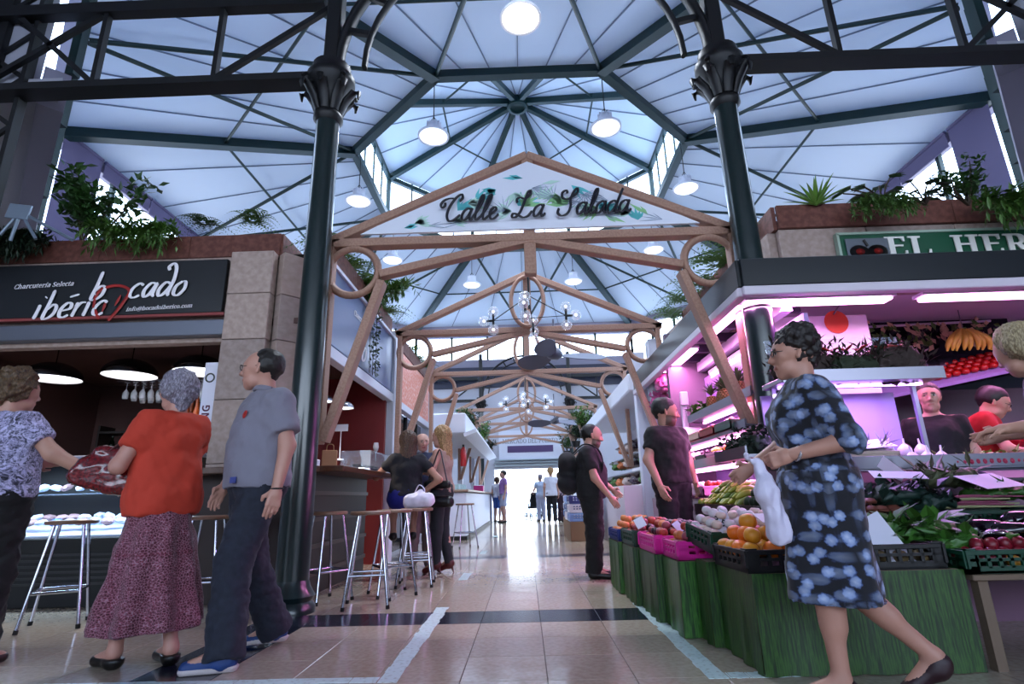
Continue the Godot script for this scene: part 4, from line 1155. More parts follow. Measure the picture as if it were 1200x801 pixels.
# ---------------------------------------------------------------- plants
func plant(kind: String, at: Vector3, size: float, sd: int, label: String, group := "") -> void:
	rng.seed = sd
	var t := thing({"fern": "fern", "bush": "leafy_shrub", "trail": "trailing_plant", "agave": "agave_plant", "broad": "broadleaf_plant"}[kind], label, "plant", at, 0, group)
	var greens := [mat("leaf_a"), mat("leaf_b"), mat("leaf_c")]
	var m: Material = greens[sd % 3]
	var g := G.new()
	if kind == "fern":
		for k in 22:
			var a := rr(0, TAU)
			var d := Vector3(cos(a), 0, sin(a))
			var L := size * rr(0.6, 1.0)
			var lift := rr(0.3, 0.9)
			var prev := Vector3.ZERO
			for j in range(1, 13):
				var u := j / 12.0
				var p := d * L * u * 0.9 + Vector3(0, L * (lift * u - 0.95 * u * u * lift), 0) - Vector3(0, u * u * L * 0.35, 0)
				var fw := (p - prev).normalized()
				var s := fw.cross(Vector3.UP).normalized()
				var w := L * 0.22 * (1.05 - u)
				for sg in [-1.0, 1.0]:
					g.leaf(p, p + (s * sg + fw * 0.5).normalized() * w, w * 0.3, Vector3.UP, 0.0)
				prev = p
		part("foliage", g, m, t)
	elif kind == "bush":
		for st in 5:
			var a := rr(0, TAU)
			var tip := Vector3(cos(a) * size * 0.45, size * rr(0.5, 1.0), sin(a) * size * 0.25)
			part("stem", G.new().tube([Vector3.ZERO, tip * 0.5 + Vector3(rr(-0.05, 0.05), 0, 0), tip], [0.014, 0.01, 0.005], 5), mat("stem_brown", Color(0.2, 0.15, 0.1), 0.8), t)
			for k in 90:
				var u := rr(0.35, 1.05)
				var c := tip * u + Vector3(rr(-1, 1), rr(-0.7, 0.7), rr(-1, 1)) * size * 0.17
				var d := Vector3(rr(-1, 1), rr(-0.3, 0.8), rr(-1, 1)).normalized()
				g.leaf(c, c + d * size * 0.15, size * 0.075, Vector3(rr(-0.5, 0.5), 1, rr(-0.5, 0.5)).normalized(), 0.0)
		part("foliage", g, m, t)
	elif kind == "trail":
		for k in 70:
			var p := Vector3(rr(-0.5, 0.5) * size, rr(-0.02, 0.06), rr(-0.06, 0.1))
			var fw := Vector3(rr(-0.4, 0.4), rr(0.4, 1.0), rr(0.2, 0.9))
			for j in 9:
				var q := p + fw * 0.05 * size
				var s := Vector3(rr(-1, 1), rr(-0.2, 0.4), rr(-0.2, 1)).normalized()
				g.leaf(p, p + (s + fw * 0.4).normalized() * 0.13 * size, 0.035 * size, Vector3.UP, 0.0)
				g.leaf(q, q + (fw - s * 0.6).normalized() * 0.13 * size, 0.035 * size, Vector3.UP, 0.0)
				p = q
				fw = (fw + Vector3(rr(-0.15, 0.15), -0.42, 0.02)).normalized()
		part("foliage", g, m, t)
	elif kind == "agave":
		for k in 20:
			var a := TAU * k / 20 * 2.4
			var L := size * rr(0.7, 1.0)
			var el := 0.35 + 0.9 * (k / 20.0)
			var d := Vector3(cos(a) * cos(el), sin(el), sin(a) * cos(el))
			var lf := G.new()
			var pts := []
			for j in 7:
				var u := j / 6.0
				pts.append(d * L * u + Vector3(0, -0.18 * L * u * u * cos(el), 0))
			lf.tube(pts, [0.028, 0.034, 0.034, 0.03, 0.022, 0.012, 0.002].map(func(r): return r * size * 1.6), 5, false, 0.25, d.cross(Vector3.UP).cross(d).normalized())
			part("leaf", lf, mat("agave_leaf", Color(0.36, 0.52, 0.18), 0.45, 0.0, {"back": Color(0.14, 0.2, 0.05)}), t)
	else:
		for k in 14:
			var a := rr(0, TAU)
			var el := rr(0.1, 1.2)
			var d := Vector3(cos(a) * cos(el), sin(el) * 0.8, sin(a) * cos(el) * 0.5)
			var c := d * size * rr(0.5, 1.0)
			var st := part("stalk", G.new().tube([Vector3.ZERO, c * 0.5 + Vector3(0, 0.05, 0), c], 0.008, 5), mats.get("stem_brown", m), t)
			var lf := G.new()
			var w := size * rr(0.2, 0.32)
			var tip := c + (d + Vector3(0, -0.7, 0)).normalized() * w * 1.3
			for q in 5:
				var off := (q - 2) * 0.5
				var s := d.cross(Vector3.UP).normalized()
				lf.leaf(c, c + ((tip - c).normalized() + s * off * 0.8).normalized() * w * (1.3 - absf(off) * 0.35), w * 0.42, Vector3.UP, 0.01)
			part("leaf", lf, m, st)

func plants() -> void:
	var g1 := "greenery on the ham shop planter"
	plant("bush", px(112, 283, -5.75), 0.95, 3, "tall sparse shrub standing on the ham shop planter", g1)
	plant("bush", px(95, 282, -5.7), 0.6, 6, "low shrub at the foot of the tall one on the ham shop planter", g1)
	plant("trail", px(28, 290, -5.42), 0.75, 5, "dark feathery plant spilling over the ham shop sign corner", g1)
	plant("trail", px(-12, 292, -5.42), 0.8, 8, "dark feathery plant at the outer end of the ham shop planter", g1)
	plant("trail", px(170, 282, -5.42), 0.8, 4, "pale grassy plant trailing over the ham shop letters", g1)
	plant("fern", px(238, 262, -5.6), 0.5, 9, "palm like fern standing on the ham shop planter", g1)
	plant("fern", px(295, 260, -5.6), 0.5, 10, "low spreading fern at the inner end of the ham shop planter", g1)
	var g2 := "greenery along the bar planter"
	var k := 0
	for z in [-5.7, -6.3, -6.9, -7.5, -8.0]:
		plant("fern", Vector3(-2.12, 3.66, z), 0.75, 31 + 3 * k, "green fern growing from the planter above the bar fascia", g2)
		k += 1
	plant("trail", Vector3(-2.0, 3.62, -7.1), 0.9, 40, "long leafy vine hanging down over the bar fascia", g2)
	for z in [-6.85, -7.0, -7.15]:
		vine(Vector3(-1.99, 3.5, z), 1.05, int(-z * 100))
	for z in [-9.2, -10.0, -10.8, -11.5]:
		plant("fern", Vector3(-2.12, 3.58, z), 0.7, 52 + 3 * k, "green fern growing above the orange patterned panel", "greenery above the orange panel")
		k += 1
	for z in [-16.15, -16.45, -19.45, -19.75, -23.65]:
		for s in [-1.0, 1.0]:
			plant("bush", Vector3(CX + s * 1.7, 2.7, z), 0.7, 60 + k, "small green shrub beside a ring of the far trusses", "shrubs beside the far trusses")
			var pt := get_child(-1)
			part("pot", G.new().lathe([Vector2(0, -0.2), Vector2(0.12, -0.2), Vector2(0.17, 0.0), Vector2(0.15, 0.0), Vector2(0, -0.03)], 14), mats["iron_dark"], pt)
			part("hanger", G.new().tube([Vector3(0.16, 0, 0), Vector3(0, 0.75, 0), Vector3(-0.16, 0, 0)], 0.006, 5), mats["iron_dark"], pt)
			k += 1
	var g3 := "greenery on the fruit stall planter"
	plant("agave", px(957, 240, -5.1), 0.42, 71, "spiky light green plant on the corner of the fruit stall planter", g3)
	plant("broad", px(1035, 240, -5.15), 0.5, 72, "broad leaved plant on the fruit stall planter beside the spiky one", g3)
	plant("broad", px(1085, 240, -5.15), 0.42, 74, "dark broad leaved plant before the bright window on the fruit stall planter", g3)
	plant("bush", px(1135, 240, -5.15), 0.5, 75, "dark ragged shrub before the bright window above the fruit stall sign", g3)
	plant("trail", px(1195, 246, -5.0), 0.9, 76, "grassy plant spilling over the green fruit stall sign", g3)
	plant("trail", px(1030, 246, -4.98), 0.5, 79, "sparse trailing plant over the fruit stall fascia", g3)
	for z in [-5.8, -6.5, -7.2, -7.9, -8.6]:
		plant("fern", Vector3(2.5, 3.64, z), 0.85, 82 + 3 * k, "green fern growing above the fruit stall canopy along the aisle", "greenery above the canopy")
		k += 1

func vine(at: Vector3, L: float, sd: int) -> void:
	rng.seed = sd
	var t := thing("hanging_vine", "thin strand of small leaves hanging over the bar fascia", "plant", at, 0, "vine strands over the bar fascia")
	var g := G.new()
	for k in 60:
		var p := Vector3(rr(0.0, 0.05), -L * k / 60.0, rr(-0.05, 0.05))
		g.leaf(p, p + Vector3(rr(0, 0.05), rr(-0.04, 0.02), rr(-0.06, 0.06)), 0.04, Vector3.RIGHT, 0.0)
	part("foliage", g, mat("leaf_c"), t)
	part("stem", G.new().tube([Vector3.ZERO, Vector3(0.02, -L, 0)], 0.004, 4), mat("stem_brown", Color(0.2, 0.15, 0.1), 0.8), t)

# ---------------------------------------------------------------- fruit and vegetables
func ball(r: float, squash := 1.0, dent := 0.12, seg := 12) -> G:
	var p := []
	for k in 10:
		var a := PI * k / 9 - PI / 2
		var rad := maxf(r * cos(a), 0.0)
		p.append(Vector2(rad, r * squash * (sin(a) * (1.0 - dent * maxf(0.0, absf(sin(a)) - 0.8) * 5.0))))
	return G.new().lathe(p, seg)

func pile(called: String, mesh: Mesh, ms: Array, label: String, cat: String, group: String, x0: float, x1: float, z0: float, z1: float, y: float, d: float, layers: int, lie := true, at := Vector3.ZERO, turn := 0.0, slope := 0.0, tall := 0.71) -> void:
	var rot := Basis(Vector3.UP, turn)
	for L in layers:
		var in_ := d * 0.5 * (L + 1)
		var nx := maxi(1, int((x1 - x0 - in_ * 2 + d) / d))
		var nz := maxi(1, int((absf(z1 - z0) - in_ * 2 + d) / d))
		for i in nx:
			for j in nz:
				if L == layers - 1 and L > 0 and rng.randf() < 0.25:
					continue
				var x := x0 + in_ + i * ((x1 - x0 - in_ * 2) / maxf(nx - 1, 1)) + rr(-0.1, 0.1) * d
				var zz := minf(z0, z1) + in_ + j * ((absf(z1 - z0) - in_ * 2) / maxf(nz - 1, 1)) + rr(-0.1, 0.1) * d
				var o := solo(called, mesh, ms[rng.randi() % ms.size()], label, cat, group, at + rot * Vector3(x, y + d * 0.45 + L * d * tall + rr(-0.05, 0.05) * d - (zz - z0) * slope, zz))
				o.rotation = Vector3(rr(-0.5, 0.5), rr(0, TAU), rr(-0.5, 0.5)) if lie else Vector3(rr(-0.1, 0.1), turn + rr(-0.25, 0.25), rr(-0.08, 0.08))
				o.scale = Vector3.ONE * rr(0.92, 1.06)

func crate(called: String, label: String, at: Vector3, s: Vector3, turn: float, m: Material, slots := true, tilt := 0.0) -> Node3D:
	var t := thing(called, label, "crate", at, turn)
	t.rotation.x = tilt
	var w := 0.012
	part("base", G.new().box(Vector3(0, 0.006, 0), Vector3(s.x, 0.012, s.z)), m, t)
	for q in 4:
		var L: float = s.x if q < 2 else s.z
		var off: Vector3 = Vector3(0, 0, (s.z * 0.5 - w * 0.5) * (1 if q == 0 else -1)) if q < 2 else Vector3((s.x * 0.5 - w * 0.5) * (1 if q == 2 else -1), 0, 0)
		var bs := Basis.IDENTITY if q < 2 else Basis(Vector3.UP, PI / 2)
		var g := G.new()
		g.box(off + Vector3(0, s.y - 0.012, 0), Vector3(L, 0.024, w * 1.6), bs, 0.003)
		if slots:
			g.box(off + Vector3(0, s.y * 0.16, 0), Vector3(L, s.y * 0.3, w), bs)
			var n := int(L / 0.055)
			for k in n + 1:
				g.box(off + bs * Vector3(-L * 0.5 + L * k / n, s.y * 0.6, 0), Vector3(0.018, s.y * 0.75, w), bs)
			g.box(off + Vector3(0, s.y * 0.58, 0), Vector3(L, 0.014, w), bs)
			for e in [-1.0, 1.0]:
				g.box(off + bs * Vector3(e * (L * 0.5 - 0.03), s.y * 0.53, 0), Vector3(0.06, s.y * 1.06, w), bs)
		else:
			g.box(off + Vector3(0, s.y * 0.47, 0), Vector3(L, s.y * 0.94, w), bs)
		part("side", g, m, t)
	return t

func card(at: Vector3, s: Vector2, rot: Vector3, label: String, mark := "") -> void:
	var t := thing("price_card", label, "price card", at)
	t.rotation = rot
	part("sheet", G.new().box(Vector3.ZERO, Vector3(s.x, s.y, 0.003)), mats["paper"], t)
	if mark:
		letters(t, "price", mark, false, s.y * 0.28, 0.001, mats["sign_navy"], Transform3D(Basis.IDENTITY, Vector3(0, 0, 0.002)), true)

func greens(called: String, label: String, at: Vector3, s: Vector3, n: int, L: float, w: float, m: Material, sd: int, cat := "vegetable", group := "") -> void:
	rng.seed = sd
	var t := thing(called, label, cat, at, 0, group)
	var g := G.new()
	for k in n:
		var p := Vector3(rr(-1, 1) * s.x * 0.5, rr(0, 1) * s.y, rr(-1, 1) * s.z * 0.5)
		var d := Vector3(rr(-1, 1), rr(0.0, 0.8), rr(-0.5, 1)).normalized()
		g.leaf(p, p + d * L * rr(0.6, 1.1), w, Vector3(rr(-0.4, 0.4), 1, rr(-0.4, 0.4)).normalized(), w * 0.15)
	part("leaves", g, m, t)
	var hr := s.y * 0.55
	sdf_part(t, "heart", [[Vector3(-s.x * 0.5 + hr, hr * 0.6, 0), Vector3(s.x * 0.5 - hr, hr * 0.6, 0), hr, hr, 0.02, 1.0, maxf(s.z * 0.45 / hr, 1.0)]], 0.018, m, {"amp": 0.03, "freq": 14.0})

func stand(called: String, label: String, a: Vector3, b: Vector3, skirt: Material) -> void:      # a stand wrapped in printed green sheet, from corner a to corner b
	var t := thing(called, label, "stand", Vector3((a.x + b.x) * 0.5, 0, (a.z + b.z) * 0.5), 0, "green wrapped fruit stands")
	var w := absf(b.x - a.x)
	var d := absf(b.z - a.z)
	var h := b.y
	part("core", G.new().box(Vector3(0, h * 0.5, 0), Vector3(w - 0.03, h, d - 0.03)), mat("stand_wood", Color(0.42, 0.35, 0.29), 0.8), t)
	for q in 4:
		var g := G.new()
		var L := w if q < 2 else d
		var n := int(L / 0.05) + 1
		for k in n:      # the sheet hangs in shallow folds
			var x0 := -L * 0.5 + L * k / n
			var x1 := -L * 0.5 + L * (k + 1) / n
			var f0 := 0.006 * sin(k * 1.7 + q) if k else 0.0
			var f1 := 0.006 * sin((k + 1) * 1.7 + q) if k < n - 1 else 0.0
			var bs := Basis(Vector3.UP, [0.0, PI, PI / 2, -PI / 2][q])
			var o := d * 0.5 if q < 2 else w * 0.5
			g.quad(bs * Vector3(x0, h, o), bs * Vector3(x1, h, o), bs * Vector3(x1, 0.004, o + f1 * 2 + 0.004), bs * Vector3(x0, 0.004, o + f0 * 2 + 0.004), bs * Vector3(0, 0, 1))
		part("printed_sheet", g, skirt, t)

func fruit_stall() -> void:
	rng.seed = 91
	var bamboo := mat("bamboo_print", Color(0.62, 0.68, 0.56), 0.42, 0.0, {"tex": noise("bamboo", FastNoiseLite.TYPE_VALUE, 0.09, [Color(0.05, 0.14, 0.06), Color(0.17, 0.33, 0.12), Color(0.32, 0.5, 0.2), Color(0.1, 0.25, 0.1)], [0.0, 0.4, 0.65, 1.0]), "scale": 1.0, "aniso": Vector3(6.0, 0.5, 6.0)})
	var bamboo2 := mat("bamboo_pale", Color(0.75, 0.85, 0.75), 0.35, 0.0, {"tex": texs["bamboo"], "scale": 0.8, "aniso": Vector3(6.0, 0.5, 6.0)})
	var black := mat("crate_black", Color(0.02, 0.02, 0.024), 0.5)
	var green := mat("crate_green", Color(0.02, 0.22, 0.15), 0.4)
	var pink := mat("crate_pink", Color(0.82, 0.08, 0.55), 0.4)
	var blue := mat("crate_blue", Color(0.06, 0.13, 0.42), 0.4)
	var steel := mat("brushed_steel", Color(0.5, 0.5, 0.55), 0.3, 0.8)
	var teal := mat("canopy_teal", Color(0.015, 0.05, 0.075), 0.3)
	var white := mat("canopy_white", Color(0.78, 0.76, 0.82), 0.4)
	# wall over the stall with planter and sign
	var W := Node3D.new()
	W.name = "wall_fruit_stall"
	add_child(W)
	tag(W, "pale stone wall above the fruit stall canopy", "wall", "", "structure")
	for k in 5:
		part("stone_block", G.new().box(Vector3(3.15 + k * 0.9, 3.1, -5.26), Vector3(0.894, 0.72, 0.12), Basis.IDENTITY, 0.006), mat("stone_%d" % (k % 3)), W)
	for k in 4:
		part("stone_block", G.new().box(Vector3(2.66 - k * 0.04, 3.1, -5.75 - k * 0.95), Vector3(0.12, 0.72, 0.944), Basis(Vector3.UP, 0.04), 0.006), mat("stone_%d" % (k % 3)), W)
	part("back_board", G.new().box(Vector3(4.8, 1.5, -7.4), Vector3(5.6, 3.0, 0.1)), mat("stall_back", Color(0.42, 0.36, 0.42), 0.6), W)
	part("side_board", G.new().box(Vector3(7.5, 1.5, -6.2), Vector3(0.1, 3.0, 2.4)), mats["stall_back"], W)
	var pl := thing("planter_box", "brown planter box along the top of the fruit stall wall", "planter", Vector3(4.9, 3.46, -5.4))
	for k in 5:
		part("front_board", G.new().box(Vector3(-1.75 + k * 0.9, 0.13, 0.22), Vector3(0.895, 0.26, 0.04), Basis.IDENTITY, 0.004), mats["planter_wood"], pl)
	part("side_board", G.new().box(Vector3(-2.22, 0.13, -1.5), Vector3(0.04, 0.26, 3.4)), mats["planter_wood"], pl)
	part("tray", G.new().box(Vector3(0, 0.05, -0.05), Vector3(4.4, 0.1, 0.5)), mats["soil"], pl)
	part("tray", G.new().box(Vector3(-1.95, 0.05, -1.7), Vector3(0.5, 0.1, 2.9)), mats["soil"], pl)
	var sg := thing("stall_sign", "green sign with white slab serif letters EL HER and a pepper emblem", "sign", Vector3(0, 0, -5.17))
	var tl := px(980, 277, -5.17)
	part("board", G.new().box(Vector3((tl.x + 6.4) * 0.5, tl.y - 0.26, 0), Vector3(6.4 - tl.x, 0.52, 0.05), Basis.IDENTITY, 0.004), mat("sign_green", Color(0.03, 0.3, 0.2), 0.4), sg)
	part("border", G.new().box(Vector3((tl.x + 6.4) * 0.5, tl.y + 0.01, 0.01), Vector3(6.44 - tl.x, 0.025, 0.06)), mat("sign_pale", Color(0.6, 0.68, 0.62), 0.5), sg)
	part("border", G.new().box(Vector3(tl.x - 0.01, tl.y - 0.26, 0.01), Vector3(0.025, 0.54, 0.06)), mats["sign_pale"], sg)
	letters(sg, "lettering", "EL  HER", true, 0.21, 0.012, mat("sign_cream", Color(0.88, 0.88, 0.86), 0.5), Transform3D(Basis(Vector3.BACK, -0.01).scaled(Vector3(1.22, 1, 1)), px(1121, 287, -5.13) - sg.position), true)
	var em := px(1017, 292, -5.13) - sg.position
	part("emblem_plate", G.new().box(em, Vector3(0.42, 0.24, 0.01)), mat("emblem_grey", Color(0.35, 0.38, 0.42), 0.5), sg)
	for q in [-0.09, 0.09]:
		part("emblem_pepper", G.new().lathe(arc(0.1, 8), 14, Transform3D(Basis.IDENTITY.scaled(Vector3(1, 0.75, 0.12)), em + Vector3(q, -0.03, 0.01))), mat("emblem_dark", Color(0.05, 0.04, 0.05), 0.5), sg)
		part("emblem_core", G.new().lathe(arc(0.05, 8), 12, Transform3D(Basis.IDENTITY.scaled(Vector3(1, 0.75, 0.12)), em + Vector3(q, -0.03, 0.018))), mat("pepper_red"), sg)
	part("emblem_stalk", G.new().tube([em + Vector3(0, 0.03, 0.01), em + Vector3(-0.03, 0.1, 0.01)], 0.015, 5), mats["emblem_dark"], sg)
	# canopy
	var c := thing("stall_canopy", "dark teal canopy fascia with white lip wrapping the fruit stall corner", "canopy", Vector3.ZERO)
	part("front_fascia", G.new().box(Vector3(4.95, 2.66, -4.4), Vector3(6.1, 0.25, 0.06), Basis.IDENTITY, 0.006), teal, c)
	part("side_fascia", G.new().box(Vector3(1.9, 2.66, -6.75), Vector3(0.06, 0.25, 4.7), Basis.IDENTITY, 0.006), teal, c)
	part("front_lip", G.new().box(Vector3(4.95, 2.49, -4.4), Vector3(6.12, 0.08, 0.09), Basis.IDENTITY, 0.008), white, c)
	part("side_lip", G.new().box(Vector3(1.9, 2.49, -6.75), Vector3(0.09, 0.08, 4.7), Basis.IDENTITY, 0.008), white, c)
	part("roof_board", G.new().box(Vector3(4.8, 2.77, -5.9), Vector3(5.8, 0.04, 3.0)), white, c)
	part("roof_board", G.new().box(Vector3(2.4, 2.77, -7.6), Vector3(0.95, 0.04, 3.2)), white, c)
	for k in 9:
		part("soffit_rib", G.new().box(Vector3(2.35, 2.6, -4.7 - 0.5 * k), Vector3(0.85, 0.1, 0.05)), mat("soffit_dark", Color(0.2, 0.17, 0.25), 0.6), c)
	part("inner_beam", G.new().box(Vector3(2.45, 2.5, -6.9), Vector3(0.1, 0.12, 4.2)), white, c)
	# pink tube lights
	var glow := mat("tube_pink", Color(1, 0.9, 0.97), 0.4, 0.0, {"emit": Color(1.0, 0.66, 0.92), "energy": 5.0})
	var lit := 0
	for q in [[Vector3(2.12, 2.56, -5.35), Vector3(0.14, 0.03, 1.25)], [Vector3(2.12, 2.56, -7.2), Vector3(0.14, 0.03, 1.25)], [Vector3(2.7, 2.5, -4.75), Vector3(1.3, 0.03, 0.14)], [Vector3(4.3, 2.5, -4.75), Vector3(1.3, 0.03, 0.14)], [Vector3(5.8, 2.5, -4.75), Vector3(1.3, 0.03, 0.14)], [Vector3(2.5, 2.35, -6.2), Vector3(0.05, 0.05, 1.8)]]:
		var l := thing("tube_light", ["glowing pink tube under the canopy over the aisle shelves", "glowing pink tube under the canopy at its inner end", "glowing pink tube over the dried herb shelf", "glowing pink tube over the hanging bananas", "glowing pink tube at the outer end of the front canopy", "thin glowing pink tube above the pineapples"][lit], "light", q[0], 0, "pink tube lights")
		lit += 1
		part("tube", G.new().box(Vector3.ZERO, q[1], Basis.IDENTITY, 0.01), glow, l)
		part("housing", G.new().box(Vector3(0, 0.03, 0), q[1] * Vector3(1.05, 1, 1.05)), white, l)
		area(l, Vector3(0, -0.04, 0), Vector2(q[1].x, q[1].z), Vector3.DOWN, Color(1.0, 0.6, 0.9), 2.0)
	# back fittings: white panel, mirror with vine, hanging squash
	var wp := thing("wall_board", "white wall board with a round orange fruit print behind the stall", "panel", Vector3(3.0, 1.9, -5.35))
	part("board", G.new().box(Vector3.ZERO, Vector3(1.0, 1.3, 0.06), Basis.IDENTITY, 0.01), mat("panel_white", Color(0.85, 0.82, 0.86), 0.4), wp)
	part("fruit_print", G.new().lathe([Vector2(0, 0), Vector2(0.12, 0), Vector2(0.12, 0.004), Vector2(0, 0.004)], 20, Transform3D(Basis(Vector3.RIGHT, PI / 2), px(980, 377, -5.31) - wp.position)), mat("print_orange", Color(0.75, 0.25, 0.12), 0.5), wp)
	part("hook_arm", G.new().tube([px(990, 347, -5.28) - wp.position, px(977, 368, -5.28) - wp.position], 0.008, 5), steel, wp)
	var mr := thing("mirror_panel", "dark mirror panel behind the fruit stall under the purple beam", "mirror", px(1100, 410, -6.3))
	part("glass", G.new().box(Vector3.ZERO, Vector3(1.75, 0.95, 0.03), Basis.IDENTITY, 0.004), mat("mirror_dark", Color(0.10, 0.12, 0.16), 0.08, 0.5), mr)
	part("top_frame", G.new().box(Vector3(0, 0.52, 0.02), Vector3(1.8, 0.1, 0.06)), mat("soffit_dark"), mr)
	var vr := thing("vine_rail", "rail with pale and green trailing leaves across the mirror", "garland", px(1085, 381, -6.2))
	part("rail", G.new().tube([Vector3(-0.75, 0, 0), Vector3(0.75, 0.03, 0)], 0.015, 6), white, vr)
	rng.seed = 14
	for q in 2:
		var g := G.new()
		for k in 70:
			var p := Vector3(rr(-0.75, 0.75), rr(-0.25, 0.05) * (1.0 if q else 0.8), rr(0, 0.08))
			g.leaf(p, p + Vector3(rr(-0.08, 0.08), rr(-0.12, 0.0), rr(0, 0.04)), 0.06, Vector3.BACK, 0.0)
		part("leaves", g, mat("garland_pale", Color(0.72, 0.62, 0.5), 0.5) if q else mat("leaf_b"), vr)
	var sq := thing("hanging_banana_bunch", "fat yellow banana bunch hanging before the mirror", "bananas", px(1128, 384, -5.9))
	for k in 9:
		var a := -1.1 + k * 0.28
		var pts := []
		for j in 6:
			var u := j / 5.0
			pts.append(Vector3(sin(a) * (0.05 + 0.22 * sin(u * 1.8)), -0.02 - 0.24 * u, 0.05 * sin(u * 3.0) + 0.02 * (k % 2)))
		part("banana", G.new().tube(pts, [0.012, 0.026, 0.032, 0.032, 0.026, 0.01], 8), mat("banana_skin", Color(0.72, 0.6, 0.22), 0.45), sq)
	part("cord", G.new().tube([Vector3(0, 0.0, 0), Vector3(0, 0.4, 0)], 0.006, 5), steel, sq)
	# display tiers facing the entrance hall
	stand("fruit_stand", "bamboo printed stand under the oranges and black baskets", Vector3(1.12, 0, -2.98), Vector3(2.17, 0.46, -3.5), bamboo)
	stand("fruit_stand", "bamboo printed stand behind the orange stand corner", Vector3(1.06, 0, -3.52), Vector3(1.6, 0.46, -3.72), bamboo)
	stand("fruit_stand", "pale green wrapped stand under the first pink peach crate", Vector3(0.95, 0, -3.74), Vector3(1.42, 0.44, -4.14), bamboo2)
	stand("fruit_stand", "bamboo printed stand under the second pink peach crate", Vector3(0.9, 0, -4.18), Vector3(1.38, 0.44, -4.72), bamboo)
	stand("fruit_stand", "bamboo printed stand under the green plum crate", Vector3(0.86, 0, -4.78), Vector3(1.34, 0.44, -5.3), bamboo)
	stand("fruit_stand", "pale green wrapped stand under the blue apricot crate", Vector3(0.83, 0, -5.36), Vector3(1.3, 0.44, -5.9), bamboo2)
	var tb := thing("stepped_display", "dark stepped display base carrying the vegetable crates", "display", Vector3(0, 0, 0))
	part("lower_step", G.new().box(Vector3(4.35, 0.42, -3.22), Vector3(4.3, 0.03, 0.5), Basis.IDENTITY, 0.004), mat("stand_wood"), tb)
	part("middle_step", G.new().box(Vector3(4.05, 0.565, -3.76), Vector3(4.9, 0.03, 0.5), Basis.IDENTITY, 0.004), mats["stand_wood"], tb)
	for x in [2.26, 3.7, 5.1, 6.45]:
		part("leg", G.new().box(Vector3(x, 0.2, -3.02), Vector3(0.05, 0.41, 0.05)), mats["stand_wood"], tb)
		part("leg", G.new().box(Vector3(x, 0.275, -3.55), Vector3(0.05, 0.55, 0.05)), mats["stand_wood"], tb)
		part("leg", G.new().box(Vector3(x, 0.275, -3.97), Vector3(0.05, 0.55, 0.05)), mats["stand_wood"], tb)
	part("upper_step", G.new().box(Vector3(4.3, 0.45, -4.17), Vector3(4.3, 0.9, 0.3)), mat("counter_pink", Color(0.5, 0.36, 0.45), 0.4), tb)
	part("rail", G.new().box(Vector3(4.3, 1.03, -3.98), Vector3(4.3, 0.09, 0.03), Basis.IDENTITY, 0.004), steel, tb)
	part("rail_shelf", G.new().box(Vector3(4.3, 0.985, -4.2), Vector3(4.3, 0.02, 0.46)), steel, tb)
	part("hanging_tray", G.new().box(Vector3(3.7, 0.93, -3.85), Vector3(1.2, 0.02, 0.3), Basis(Vector3.RIGHT, 0.25)), steel, tb)
	var ora := mat("orange_skin", Color(0.86, 0.42, 0.06), 0.42, 0.0, {"bump": noise("peel", FastNoiseLite.TYPE_SIMPLEX, 0.2, [Color.BLACK, Color.WHITE], [0, 1]), "bumps": 0.06, "scale": 6.0})
	var ora2 := mat("orange_skin_b", Color(0.8, 0.52, 0.1), 0.42)
	rng.seed = 17
	crate("orange_crate", "black plastic crate heaped with oranges", Vector3(1.36, 0.462, -3.2), Vector3(0.54, 0.11, 0.42), 0.06, black)
	pile("orange", ball(0.046).mesh(), [ora, ora, ora2], "ripe orange heaped in the black crate", "orange", "oranges in the black crate", -0.265, 0.265, 0.2, -0.2, 0.055, 0.094, 3, true, Vector3(1.36, 0.47, -3.2), 0.06)
	card(Vector3(1.4, 0.52, -2.985), Vector2(0.09, 0.05), Vector3(0, 0.06, 0), "small white price label on the black orange crate", "1,99")
	card(Vector3(1.4, 0.715, -3.22), Vector2(0.24, 0.12), Vector3(-1.2, 0.1, 0), "pale paper sheet lying across the oranges")
	crate("garlic_crate", "green plastic crate of white garlic behind the oranges", Vector3(1.32, 0.53, -3.66), Vector3(0.5, 0.12, 0.4), 0.08, green, true, 0.12)
	var gar := mat("garlic_skin", Color(0.82, 0.79, 0.8), 0.5)
	pile("garlic_bulb", ball(0.034, 0.8, 0.3).mesh(), [gar, mat("garlic_warm", Color(0.82, 0.73, 0.68), 0.5)], "white garlic bulb in the green crate behind the oranges", "garlic", "garlic in the green crate", -0.24, 0.24, 0.19, -0.19, 0.05, 0.07, 3, true, Vector3(1.32, 0.53, -3.66), 0.08, 0.12)
	card(px(846, 612, -3.55), Vector2(0.07, 0.15), Vector3(-0.3, 0.2, -0.5), "tilted white price card standing in the garlic", "2,50")
	var fz := [[0, Vector3(1.18, 0.445, -3.95), pink, Vector3(0.44, 0.11, 0.36), "first pink plastic crate of peaches beside the garlic"], [1, Vector3(1.13, 0.445, -4.45), pink, Vector3(0.44, 0.12, 0.5), "second pink plastic crate of peaches and plums"], [2, Vector3(1.09, 0.445, -5.04), green, Vector3(0.44, 0.12, 0.48), "green plastic crate of plums beyond the pink crates"], [3, Vector3(1.05, 0.445, -5.62), blue, Vector3(0.42, 0.1, 0.46), "blue crate of apricots where the person with the backpack reaches"]]
	var fm := [mat("peach_red", Color(0.62, 0.2, 0.14), 0.55), mat("peach_gold", Color(0.75, 0.42, 0.22), 0.55), mat("plum_dark", Color(0.16, 0.05, 0.13), 0.35), mat("plum_pink", Color(0.58, 0.25, 0.3), 0.45), mat("apricot", Color(0.72, 0.45, 0.2), 0.55)]
	var pm := ball(0.036, 0.95, 0.2, 10).mesh()
